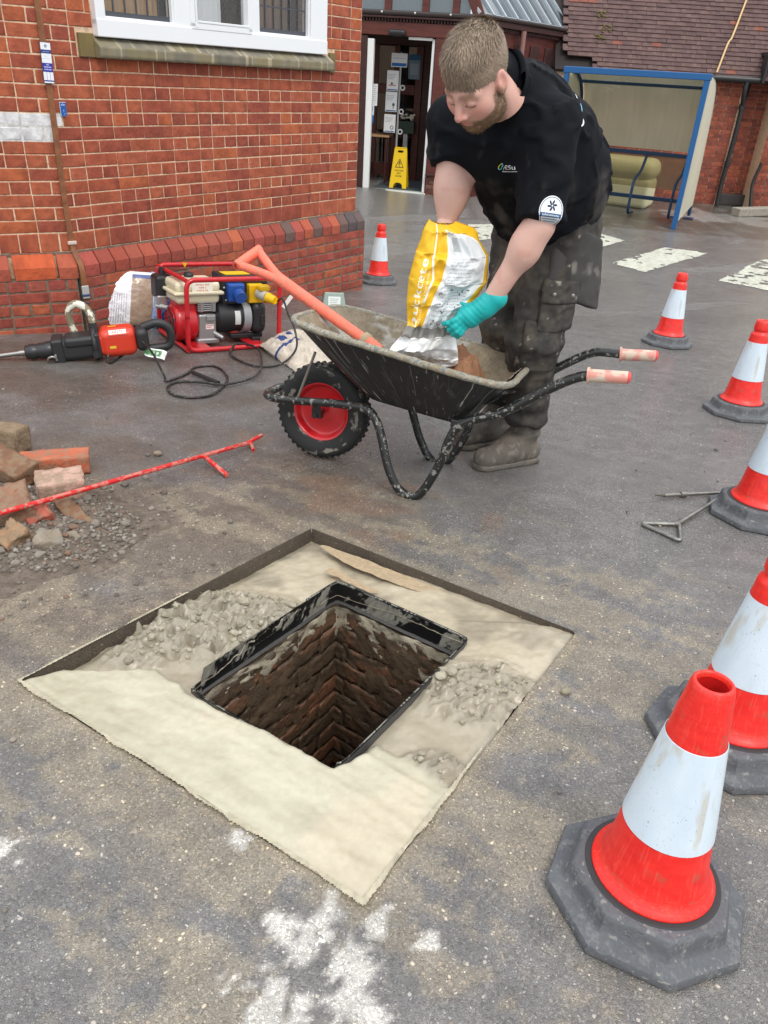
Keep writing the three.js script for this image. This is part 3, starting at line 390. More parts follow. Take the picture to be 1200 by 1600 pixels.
{ // walls behind the bricks, with a real window opening
  const sh = new THREE.Shape(); sh.moveTo(-0.002, -0.75); sh.lineTo(2.612, -0.75); sh.lineTo(2.612, 2.9); sh.lineTo(-0.002, 2.9); sh.closePath();
  const hole = new THREE.Path(); hole.moveTo(0.32, 1.2); hole.lineTo(2.18, 1.2); hole.lineTo(2.18, 2.5); hole.lineTo(0.32, 2.5); hole.closePath(); sh.holes.push(hole);
  const wr = boxUV(new THREE.ExtrudeGeometry(sh, { depth: 0.25, bevelEnabled: false }).translate(0, 0, -0.2535), 2).applyQuaternion(QR);
  const wl = boxUV(new THREE.BoxGeometry(1.4, 3.65, 0.25).translate(-0.697, 1.075, -0.1285), 2).applyQuaternion(QL);
  const ret = boxUV(new THREE.BoxGeometry(0.22, 3.65, 7).translate(2.501, 1.075, -3.755), 2).applyQuaternion(QR);
  const top = boxUV(new THREE.BoxGeometry(2.7, 0.12, 7.2).translate(1.3, 2.96, -3.6), 2).applyQuaternion(QR), back = boxUV(new THREE.BoxGeometry(2.3, 3.65, 0.2).translate(1.2, 1.075, -3.0), 2).applyQuaternion(QR), fl = boxUV(new THREE.BoxGeometry(2.3, 0.1, 2.8).translate(1.2, 0.3, -1.6), 2).applyQuaternion(QR), side = boxUV(new THREE.BoxGeometry(0.1, 3.65, 2.8).translate(0.1, 1.075, -1.7), 2).applyQuaternion(QR);
  const off = bl(A0.clone()); const w = merge([wr, wl, ret, back, side, fl, top]); w.translate(off.x, off.y, off.z); part(building, 'wall', w, mortarM);
  const pl = boxUV(new THREE.BoxGeometry(2.672, 0.75, 0.07).translate(1.334, -0.311, 0.0213), 2).applyQuaternion(QR), pl2 = boxUV(new THREE.BoxGeometry(1.3, 0.75, 0.07).translate(-0.648, -0.311, 0.0213), 2).applyQuaternion(QL);
  const P = merge([pl, pl2]); P.translate(off.x, off.y, off.z); part(building, 'plinth', P, mortarGrey);
  const fillet = merge([boxUV(new THREE.BoxGeometry(2.6, 0.014, 0.02).translate(1.3, 0.194, -0.006), 2).applyQuaternion(QR), boxUV(new THREE.BoxGeometry(1.2, 0.013, 0.02).translate(-0.6, 0.194, -0.006), 2).applyQuaternion(QL)]); fillet.translate(off.x, off.y, off.z); part(building, 'mortar_fillet', fillet, mortarGrey);
}
{ const pm = part(building, 'painted_mortar', boxUV(new THREE.BoxGeometry(1.16, 0.139, 0.004).translate(-0.58, 0.840, -0.0032), 2).applyQuaternion(QL), new THREE.MeshStandardMaterial({ color: '#d3d6d8', map: mortarMap, roughness: 0.8 }), 'white painted joints'); pm.position.copy(bl(A0.clone())); }
{ // window with stone sill
  const wp = new THREE.MeshStandardMaterial({ color: '#e9edf0', roughness: 0.45 });
  const W = part(building, 'window', merge([
    rboxAt(1.872, 0.085, 0.09, 1.25, 1.325, -0.005, 0.006), rboxAt(0.062, 1.05, 0.085, 0.345, 1.86, -0.006, 0.006), rboxAt(0.17, 1.05, 0.085, 2.1, 1.86, -0.006, 0.006),
    rboxAt(0.12, 1.05, 0.078, 0.908, 1.86, -0.008, 0.006), rboxAt(0.09, 1.05, 0.078, 1.487, 1.86, -0.008, 0.006), rboxAt(1.872, 0.08, 0.085, 1.25, 2.42, -0.004, 0.006)]), wp);
  W.position.copy(bl(on(FR, 0, 0, 0))); W.quaternion.copy(QR);
  part(W, 'sash', merge([rboxAt(0.49, 0.035, 0.05, 1.207, 1.377, 0.018, 0.005), rboxAt(0.03, 1.0, 0.05, 0.977, 1.87, 0.018, 0.005), rboxAt(0.03, 1.0, 0.05, 1.437, 1.87, 0.018, 0.005), rboxAt(0.012, 1.0, 0.012, 1.0, 1.87, 0.04, 0.002), rboxAt(0.43, 0.012, 0.012, 1.21, 1.4, 0.04, 0.002)]), wp);
  const bead = (a, b) => [rboxAt(b - a, 0.02, 0.03, (a + b) / 2, 1.372, 0.005, 0.004), rboxAt(0.014, 1.0, 0.03, a + 0.003, 1.87, 0.005, 0.004), rboxAt(0.014, 1.0, 0.03, b - 0.003, 1.87, 0.005, 0.004)];
  part(W, 'glazing_bead', merge([...bead(0.376, 0.848), ...bead(1.533, 2.014)]), wp);
  const glass = new THREE.MeshPhysicalMaterial({ color: 0xffffff, roughness: 0.03, transmission: 1, thickness: 0, ior: 1.5 });
  for (const [a, b, y] of [[0.38, 0.844, 1.38], [0.99, 1.425, 1.394], [1.54, 2.01, 1.38]]) part(W, 'pane', new THREE.BoxGeometry(b - a, 1.0, 0.004).translate((a + b) / 2, y + 0.5, -0.012), glass);
  const lead = MAT(rgb(0.09, 0.095, 0.11), 0.5, { metalness: 0.4 });
  for (const [a, b, n] of [[0.384, 0.84, 6], [1.544, 2.006, 6]]) { const bars = []; for (let i = 0; i <= n; i++) bars.push(new THREE.BoxGeometry(0.009, 1.0, 0.006).translate(lerp(a, b, i / n), 1.88, -0.008)); for (let i = 0; i < 8; i++) bars.push(new THREE.BoxGeometry(b - a, 0.009, 0.005).translate((a + b) / 2, 1.402 + i * 0.125, -0.0085)); bars.push(new THREE.BoxGeometry(b - a, 0.022, 0.006).translate((a + b) / 2, 1.389, -0.0079)); part(W, 'leading', merge(bars.map(g => boxUV(g))), lead); }
  const drape = (a, b, z, amp, y0) => { const g = new THREE.PlaneGeometry(b - a, 1.1, 60, 4); const p = g.attributes.position; for (let i = 0; i < p.count; i++) p.setZ(i, amp * Math.sin(p.getX(i) * 95) + amp * Math.sin(p.getX(i) * 41 + 1)); g.translate((a + b) / 2, y0 + 0.55, z); g.computeVertexNormals(); return g; };
  part(W, 'curtain', drape(0.95, 1.33, -0.11, 0.006, 1.39), new THREE.MeshPhysicalMaterial({ color: '#d4d8da', roughness: 0.9, side: THREE.DoubleSide, transmission: 0.25, thickness: 0 }), 'white net curtain');
  part(W, 'curtain', drape(0.42, 0.84, -0.11, 0.012, 1.3), MAT('#a98d68', 0.9, { side: THREE.DoubleSide }), 'beige curtain'); part(W, 'curtain', drape(1.62, 2.02, -0.2, 0.012, 1.3), MAT('#74604c', 0.9, { side: THREE.DoubleSide }), 'brown curtain');
  const stoneMap = tex(512, 256, (u, v) => { const n = fbm(u * 30, v * 14, 4, 121), st = fbm(u * 60, v * 2, 3, 122), mo = ss(0.5, 0.7, fbm(u * 8, v * 5, 4, 125)); let c = mix3([0.36, 0.35, 0.32], [0.6, 0.57, 0.49], n * 0.7 + st * 0.3); c = mix3(c, [0.53, 0.49, 0.35], mo * 0.6); return st > 0.68 ? mix3(c, [0.72, 0.68, 0.58], 0.6) : c; });
  const stone = new THREE.MeshStandardMaterial({ map: stoneMap, bumpMap: cementBump, bumpScale: 0.003, roughness: 0.9 });
  const sh = new THREE.Shape(); sh.moveTo(-0.2, 1.186); sh.lineTo(0.05, 1.186); sh.quadraticCurveTo(0.058, 1.187, 0.06, 1.2); sh.lineTo(0.06, 1.226); sh.quadraticCurveTo(0.06, 1.236, 0.05, 1.241); sh.lineTo(0.0, 1.274); sh.lineTo(-0.2, 1.279); sh.closePath();
  const sg = new THREE.ExtrudeGeometry(sh, { depth: 1.925, bevelEnabled: true, bevelSize: 0.004, bevelThickness: 0.006, bevelSegments: 2, steps: 1 }); sg.rotateY(-Math.PI / 2).translate(2.232, 0, 0);
  const S = part(building, 'window_sill', boxUV(sg, 0.7), stone); S.position.copy(bl(on(FR, 0, 0, 0))); S.quaternion.copy(QR);
  const E = part(building, 'sill_end', boxUV(merge([rboxAt(0.094, 0.112, 0.2, 0.255, 1.24, -0.085, 0.004)]), 0.7), new THREE.MeshStandardMaterial({ map: stoneMap, color: '#efe0b8', bumpMap: cementBump, bumpScale: 0.003, roughness: 0.9 })); E.position.copy(S.position); E.quaternion.copy(QR); const E2 = part(building, 'sill_end', boxUV(rboxAt(0.064, 0.124, 0.2, 2.273, 1.236, -0.085, 0.004), 0.7), E.material); E2.position.copy(S.position); E2.quaternion.copy(QR);
}
shadows(building);
// earth strap down the corner, with clip, coupling, inspection plate; small blue plate
function ribbon(pts, wid, thick) { // pts: [centre, outward]; wid: width vector
  const pos = [], idx = []; pts.forEach(([c, n]) => { for (const [a, b] of [[-1, 0], [1, 0], [1, 1], [-1, 1]]) { const p = c.clone().addScaledVector(wid, a).addScaledVector(n, b * thick); pos.push(p.x, p.y, p.z); } });
  for (let i = 0; i < pts.length - 1; i++) for (let k = 0; k < 4; k++) { const a = i * 4 + k, b = i * 4 + (k + 1) % 4; idx.push(a, b, a + 4, b, b + 4, a + 4); }
  const g = new THREE.BufferGeometry(); g.setAttribute('position', new THREE.Float32BufferAttribute(pos, 3)); g.setIndex(idx); return toCreasedNormals(g.toNonIndexed(), 0.5);
}
{
  const mid = V().addVectors(FR.n, FL.n).normalize(), wid = FR.t.clone().multiplyScalar(0.5).addScaledVector(FL.t, -0.5).normalize().multiplyScalar(0.0155);
  const at = (s, y, o) => A0.clone().addScaledVector(mid, o).addScaledVector(wid, s / 0.0155).setY(y);
  const st = thing('earth_strap', 'brown metal strap running down the bend of the brick wall', 'strap');
  const strapM = new THREE.MeshStandardMaterial({ color: '#8a5a3a', roughness: 0.6, map: mortarMap });
  const g = boxUV(ribbon([[at(0.0, 2.6, 0.008), mid], [at(0.002, 1.2, 0.008), mid], [at(-0.003, 0.6, 0.008), mid], [at(0.0, 0.3, 0.008), mid], [at(0.004, 0.235, 0.014), mid], [at(0.008, 0.19, 0.03), mid], [at(0.016, 0.135, 0.07), mid], [at(0.017, 0.09, 0.076), mid], [at(0.02, -0.02, 0.072), mid], [at(0.024, -0.12, 0.07), mid], [at(0.03, -0.27, 0.068), mid]], wid, 0.004));
  part(st, 'strap', g, strapM);
  const q = new THREE.Quaternion().setFromRotationMatrix(new THREE.Matrix4().makeBasis(wid.clone().normalize(), V(0, 1, 0), mid));
  const put = (n, geo, m, s, y, o, lab) => { const e = part(st, n, geo, m, lab); e.position.copy(at(s, y, o)); e.quaternion.copy(q); return e; };
  put('clip', merge([rbox(0.05, 0.02, 0.012, 0.004)]), MAT('#cfc0b4', 0.6), 0.003, 0.252, 0.016);
  put('coupling', merge([rboxAt(0.04, 0.05, 0.014, 0, 0, 0, 0.003), rboxAt(0.038, 0.02, 0.018, 0, -0.038, 0, 0.003)]), MAT('#c9ccc8', 0.4, { metalness: 0.4 }), 0.019, -0.005, 0.079); put('coupling_band', merge([rboxAt(0.044, 0.016, 0.02, 0, 0.0, 0, 0.003), lathe([[0, 0.012], [0.006, 0.012], [0.007, 0], [0.007, -0.002]], 8).rotateX(Math.PI / 2).translate(0, -0.04, 0.01)]), MAT('#3d4d6d', 0.5), 0.019, -0.035, 0.079);
  shadows(st);
  const plate = canvasTex(256, 900, (c, w, h) => { c.fillStyle = '#e8ecf4'; c.fillRect(0, 0, w, h); c.fillStyle = '#23366f'; c.beginPath(); c.arc(128, 75, 36, 0, 7); c.fill(); c.strokeStyle = '#e8ecf4'; c.lineWidth = 7; c.beginPath(); c.arc(128, 75, 20, 0, 7); c.stroke(); c.beginPath(); c.moveTo(128, 45); c.lineTo(128, 90); c.stroke(); c.fillStyle = '#2c3f86'; c.fillRect(0, 155, w, 85); c.fillStyle = '#aab4d8'; c.font = 'bold 26px sans-serif'; c.textAlign = 'center'; c.fillText('INSPECTION', 128, 208); c.fillStyle = '#8b94ad'; c.font = '40px sans-serif'; c.fillText('SC 1', 120, 315); c.fillStyle = '#9aa4bd'; c.fillRect(0, 352, w, 5); c.fillStyle = '#2a35a0'; c.fillRect(0, 450, w, 190); c.fillStyle = '#fff'; c.font = 'bold 40px sans-serif'; c.fillText('Test', 128, 500); c.fillText('Electrode', 128, 552); c.fillText('Earth rod', 128, 606); c.fillStyle = '#2c3f86'; for (const x of [84, 168]) c.fillRect(x, 650, 8, 190); c.fillRect(0, 640, w, 12); c.fillRect(0, 836, w, 30); });
  const pl = thing('inspection_plate', 'white and blue inspection plate fixed over the brown strap', 'sign'); pl.position.copy(at(0.004, 1.147, 0.018)); pl.quaternion.copy(q); pl.rotateZ(-0.03);
  part(pl, 'backing', rbox(0.052, 0.186, 0.006, 0.003), MAT('#3b4250', 0.5)); part(pl, 'print', new THREE.PlaneGeometry(0.05, 0.182).translate(0, 0, 0.0034), new THREE.MeshStandardMaterial({ map: plate, roughness: 0.35 })); shadows(pl);
  const blue = canvasTex(128, 256, (c, w, h) => { c.fillStyle = '#1c57a8'; c.fillRect(0, 0, w, h); c.fillStyle = '#cfe0f4'; c.fillRect(20, 38, 88, 14); c.beginPath(); c.arc(64, 14, 7, 0, 7); c.fill(); c.font = 'bold 60px sans-serif'; c.textAlign = 'center'; c.fillText('!', 66, 180); c.beginPath(); c.arc(84, 218, 8, 0, 7); c.fill(); });
  const b = thing('wall_plate', 'tiny blue warning plate screwed to the bricks beside the strap', 'sign'); b.position.copy(on(FR, 0.064, 0.934, 0.006)); b.quaternion.copy(QR);
  part(b, 'backing', rbox(0.037, 0.068, 0.006, 0.002), MAT('#c9d2dc', 0.5)); part(b, 'print', new THREE.PlaneGeometry(0.034, 0.064).translate(0, 0, 0.0036), new THREE.MeshStandardMaterial({ map: blue, roughness: 0.35 })); shadows(b);
}
// ---------- glazed timber entrance porch ----------
const D0 = V(-0.687, 0, -14.233), DT = V(0.985, 0, 0.174), DN = V(-0.174, 0, 0.985);
const QD = new THREE.Quaternion().setFromRotationMatrix(new THREE.Matrix4().makeBasis(DT, V(0, 1, 0), DN));
const maroonMap = tex(256, 256, (u, v) => { const n = 0.72 + 0.45 * fbm(u * 6, v * 40, 4, 131, 0); return [n, n, n]; });
const maroon = new THREE.MeshStandardMaterial({ color: rgb(0.115, 0.028, 0.022), roughness: 0.42, map: maroonMap }), maroonDark = new THREE.MeshStandardMaterial({ color: rgb(0.05, 0.018, 0.016), roughness: 0.5, map: maroonMap });
const clearGlass = new THREE.MeshPhysicalMaterial({ color: 0xffffff, roughness: 0.02, transmission: 1, thickness: 0, ior: 1.5 });
const whiteM = MAT('#e4e8e8', 0.45), FLO = -0.55;
const porch = thing('entrance_porch', 'dark red timber porch with glazed sloping roof and open sliding doorway', 'porch');
porch.position.set(D0.x, 0, D0.z); porch.quaternion.copy(QD);   // local: x along the front, y up, z outwards
const bx = (x0, x1, y0, y1, z0, z1, r = 0.006) => boxUV(rboxAt(x1 - x0, y1 - y0, Math.abs(z1 - z0), (x0 + x1) / 2, (y0 + y1) / 2, (z0 + z1) / 2, r), 1);
part(porch, 'door_post', bx(-0.14, -0.03, -0.62, 1.68, -0.08, 0.03), maroonDark);
part(porch, 'door_post', bx(1.06, 1.24, -0.62, 1.70, -0.08, 0.03), maroon);
part(porch, 'door_jamb', bx(-0.03, 0.075, FLO, 1.645, -0.07, 0.02, 0.01), whiteM); part(porch, 'door_jamb', bx(1.0, 1.045, FLO, 1.68, -0.09, -0.01, 0.008), whiteM, 'thin white jamb');
part(porch, 'door_head', bx(0.62, 1.0, 1.655, 1.695, -0.08, 0.0), whiteM); part(porch, 'lintel', bx(-1.3, 1.68, 1.70, 1.88, -0.12, 0.045), maroon);
const dent = []; for (let i = 0; i < 60; i++) dent.push(bx(-1.28 + i * 0.049, -1.255 + i * 0.049, 1.885, 1.925, -0.02, 0.07, 0.002));
part(porch, 'cornice', bx(-1.3, 1.7, 1.926, 1.955, -0.1, 0.1), maroonDark); tag(part(porch, 'dentils', merge(dent), maroonDark), null, null, null, 'stuff');
part(porch, 'gutter', bx(-1.3, 1.74, 1.958, 2.03, 0.0, 0.12, 0.03), MAT(rgb(0.03, 0.022, 0.022), 0.4));
for (const s of [0.2, 0.72, 1.27]) part(porch, 'gutter_bolt', new THREE.SphereGeometry(0.017, 10, 8).translate(s, 2.0, 0.124), MAT('#d6d2cc', 0.3, { metalness: 0.5 }));
{ const sn = part(porch, 'door_sensor', rboxAt(0.27, 0.09, 0.1, 0.45, 1.735, 0.09, 0.04), MAT(rgb(0.018, 0.02, 0.022), 0.35)); }
part(porch, 'threshold', bx(-0.12, 1.07, -0.60, FLO - 0.004, -0.12, 0.05, 0.008), MAT('#cfd4cf', 0.5));
// front gable: rafters, posts, panes
const bar = (a, b, w, m, name = 'rafter', d = 0.08) => { const A = V(...a), B = V(...b), L = A.distanceTo(B); const g = boxUV(rbox(L, w, d, 0.006), 1); g.applyQuaternion(new THREE.Quaternion().setFromUnitVectors(V(1, 0, 0), B.clone().sub(A).normalize())); const c = A.add(B).multiplyScalar(0.5); return part(porch, name, g.translate(c.x, c.y, c.z), m); };
bar([-0.75, 1.98, -0.02], [0.35, 3.1, -0.02], 0.2, maroon); bar([1.72, 1.96, -0.02], [1.15, 3.1, -0.02], 0.17, maroon); bar([0.2, 3.08, -0.02], [1.3, 3.08, -0.02], 0.14, maroon);
for (const s of [0.27, 0.86, 1.33]) part(porch, 'gable_post', bx(s - 0.055, s + 0.055, 2.0, 3.1, -0.07, 0.02), maroon);
{ const dg = new THREE.MeshPhysicalMaterial({ color: '#aeb7ba', roughness: 0.04, transmission: 0.85, thickness: 0 }); for (const [a, b] of [[0.325, 0.805], [0.915, 1.275], [1.385, 1.55], [-0.5, 0.215]]) part(porch, 'gable_pane', bx(a, b, 2.02, 2.95, -0.045, -0.037, 0.001), dg); }
// window beside the door, on a dwarf wall
part(porch, 'window_rail', bx(1.24, 1.68, -0.24, -0.17, -0.08, 0.04), maroonDark); part(porch, 'window_rail', bx(1.24, 1.68, 0.16, 0.21, -0.07, 0.03), maroonDark); part(porch, 'window_rail', bx(1.24, 1.68, 1.62, 1.7, -0.07, 0.03), maroon); part(porch, 'corner_post', bx(1.6, 1.72, -0.24, 1.7, -0.1, 0.03), maroon);
part(porch, 'window_sill', bx(1.05, 1.72, -0.275, -0.243, -0.1, 0.08), maroonDark);
for (const [a, b] of [[0.21, 1.62], [-0.17, 0.16]]) part(porch, 'window_pane', bx(1.24, 1.6, a, b, -0.03, -0.022, 0.001), clearGlass);
{ // posters behind the glass
  const bill = (w, h, fn) => new THREE.MeshStandardMaterial({ map: canvasTex(w, h, fn), roughness: 0.6 });
  const put = (x, y, w, h, z, m, name = 'poster') => part(porch, name, boxUV(new THREE.BoxGeometry(w, h, 0.004)).translate(x, y, z), m).geometry.copy(new THREE.BoxGeometry(w, h, 0.004).translate(x, y, z));
  const blueBill = bill(128, 160, (c, w, h) => { c.fillStyle = '#e6eef3'; c.fillRect(0, 0, w, h); c.fillStyle = '#1d6ba8'; c.fillRect(0, h * 0.62, w, h * 0.38); c.fillStyle = '#3b86bb'; c.beginPath(); c.ellipse(38, 50, 18, 30, 0, 0, 7); c.ellipse(92, 50, 18, 30, 0, 0, 7); c.fill(); c.fillStyle = '#e6eef3'; c.fillRect(12, 125, 80, 8); });
  const paper = bill(128, 160, (c, w, h) => { c.fillStyle = '#eceeee'; c.fillRect(0, 0, w, h); c.fillStyle = '#b9c0c4'; for (let i = 0; i < 9; i++) c.fillRect(14, 16 + i * 15, 95 - (i % 3) * 14, 5); });
  put(1.43, 0.98, 0.2, 0.3, -0.06, paper); put(1.42, 0.66, 0.28, 0.26, -0.06, blueBill); put(1.42, 0.36, 0.28, 0.24, -0.06, blueBill); put(1.42, 0.0, 0.3, 0.26, -0.06, bill(128, 128, (c, w, h) => { c.fillStyle = '#2b5d92'; c.fillRect(0, 0, w, h); c.fillStyle = '#86a9c6'; c.fillRect(10, 50, 108, 10); }));
  // wall of notices inside
  const notice = fn => bill(160, 220, (c, w, h) => { c.fillStyle = '#e9ebec'; c.fillRect(0, 0, w, h); c.fillStyle = '#a9afb4'; for (let i = 0; i < 4; i++) c.fillRect(16, 40 + i * 16, 110 - i * 12, 5); c.fillStyle = '#1f5f96'; c.fillRect(10, h - 18, w - 20, 12); fn(c, w, h); });
  put(0.36, 1.38, 0.27, 0.2, -0.7, bill(200, 150, (c, w, h) => { c.fillStyle = '#e4e7ea'; c.fillRect(0, 0, w, h); c.fillStyle = '#1b66b0'; c.fillRect(8, 106, w - 16, 36); c.fillStyle = '#9fb0c0'; c.fillRect(20, 52, 120, 7); c.fillRect(150, 52, 24, 7); }), 'hanging_sign');
  put(0.265, 1.075, 0.2, 0.3, -0.7, notice((c) => { c.fillStyle = '#5b4a52'; c.beginPath(); c.arc(70, 140, 14, 0, 7); c.fill(); c.fillStyle = '#c98d86'; c.fillRect(26, 152, 100, 14); }), 'notice'); put(0.258, 0.76, 0.2, 0.3, -0.7, notice((c) => { c.fillStyle = '#4a5866'; c.beginPath(); c.arc(112, 140, 18, 0, 7); c.fill(); c.fillRect(106, 150, 10, 36); }), 'notice'); put(0.25, 0.43, 0.2, 0.28, -0.7, notice((c) => { c.strokeStyle = '#3f4d58'; c.lineWidth = 9; c.beginPath(); c.arc(112, 160, 20, 0, 7); c.stroke(); }), 'notice');
  put(0.47, 1.3, 0.2, 0.38, -1.58, bill(128, 220, (c, w, h) => { c.fillStyle = '#7f9fb4'; c.fillRect(0, 0, w, h); c.fillStyle = '#2f6b9c'; c.fillRect(0, 0, w, 50); c.fillStyle = '#a7bccb'; c.fillRect(20, 80, 88, 100); }));
  put(0.02, 0.6, 0.14, 0.3, -0.12, blueBill); put(0.08, 0.86, 0.08, 0.32, -0.2, paper);
}
part(porch, 'notice_post', bx(0.37, 0.4, FLO, 1.5, -0.75, -0.715, 0.004), MAT('#a7acad', 0.5));
part(porch, 'coat_hook', merge([0.98, 0.62, 0.31].map(y => boxUV(new THREE.TorusGeometry(0.035, 0.011, 6, 16).translate(0.44, y, -0.7)))), MAT('#dcdfe0', 0.4)).userData.kind = 'stuff';
// inside: floor, mat, back wall with its door, ceiling line, table
part(porch, 'porch_floor', bx(-1.3, 1.7, -0.66, FLO, -4.2, -0.1, 0.002), MAT('#7d8a86', 0.35)); part(porch, 'door_mat', bx(0.12, 0.99, FLO, FLO + 0.012, -1.5, -0.18, 0.005), MAT('#3d444a', 0.95));
part(porch, 'inner_wall', merge([bx(-1.3, -0.3, -0.55, 1.9, -1.75, -1.62), bx(0.62, 1.7, -0.55, 1.9, -1.75, -1.62), bx(-0.3, 0.62, 1.62, 1.9, -1.75, -1.62)]), maroonDark);
part(porch, 'inner_door', merge([bx(0.5, 0.62, FLO, 1.62, -1.66, -1.58), bx(-0.3, 0.5, 0.86, 1.02, -1.64, -1.58), bx(-0.3, -0.18, FLO, 1.62, -1.66, -1.58), bx(0.1, 0.2, FLO, 1.62, -1.66, -1.58), bx(-0.3, 0.5, -0.5, -0.28, -1.64, -1.58), bx(-0.3, 0.5, 0.16, 0.22, -1.64, -1.58)]), maroon);
part(porch, 'inner_pane', bx(-0.2, 0.5, FLO, 1.6, -1.612, -1.604, 0.001), clearGlass);
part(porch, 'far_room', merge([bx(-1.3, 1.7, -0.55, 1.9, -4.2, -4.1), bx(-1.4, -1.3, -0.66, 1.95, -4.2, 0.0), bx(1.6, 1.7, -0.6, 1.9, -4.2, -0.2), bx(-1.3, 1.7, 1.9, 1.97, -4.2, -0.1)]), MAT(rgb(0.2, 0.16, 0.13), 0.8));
{ const t = thing('console_table', 'small wooden side table just inside the porch doorway', 'table'); t.position.copy(porch.localToWorld ? D0.clone().addScaledVector(DT, 0.0).addScaledVector(DN, -0.9).setY(FLO) : D0); t.quaternion.copy(QD); part(t, 'table_top', rboxAt(0.5, 0.035, 0.4, 0, 0.77, 0, 0.01), MAT('#b08d66', 0.5)); for (const [a, b] of [[-1, -1], [1, -1], [-1, 1], [1, 1]]) part(t, 'leg', rod([a * 0.2, 0, b * 0.16], [a * 0.2, 0.76, b * 0.16], 0.016, 0.02, 8), MAT('#4b1d18', 0.5)); shadows(t); }
{ const t = thing('flower_arrangement', 'white flowers in a green box on a stand inside the porch', 'flowers'); const c = D0.clone().addScaledVector(DT, 0.42).addScaledVector(DN, -1.4).setY(FLO); t.position.copy(c); t.quaternion.copy(QD); part(t, 'stand', merge([rboxAt(0.08, 0.8, 0.08, 0, 0.4, 0, 0.01)]), MAT('#b9bcba', 0.5)); part(t, 'box', rboxAt(0.3, 0.2, 0.14, 0, 0.9, 0, 0.01), MAT('#33463a', 0.6)); const f = []; for (let i = 0; i < 16; i++) { const g = new THREE.SphereGeometry(0.03, 7, 5); g.scale(1, 0.7, 1); g.translate(rr(-0.13, 0.13), 1.04 + rr(-0.02, 0.06), rr(-0.05, 0.05)); f.push(boxUV(g)); } tag(part(t, 'blooms', merge(f), MAT('#e3e2d2', 0.8)), null, null, null, 'stuff'); shadows(t); }
{ // dwarf walls: brick pieces
  const dark = ['#6d4c40', '#5d4438', '#77564a', '#644a3c'].map(c => bm(c)); part(porch, 'dwarf_wall', bx(1.06, 1.72, -0.78, -0.275, -0.2, 0.025, 0.004), mortarGrey);
  for (let r = 0; r < 7; r++) for (let k = 0; k < 4; k++) { const w = 0.17, x = 1.07 + k * 0.163 + (r % 2 ? 0.05 : 0); if (x + 0.05 > 1.74) continue; const g = brickVariant(Math.min(w - 0.01, 1.735 - x), 0.0035); const o = part(porch, 'brick', g, dark[(r * 3 + k) % 4]); o.position.set(x + Math.min(w - 0.01, 1.735 - x) / 2, -0.31 - r * 0.069, 0.034); }
}
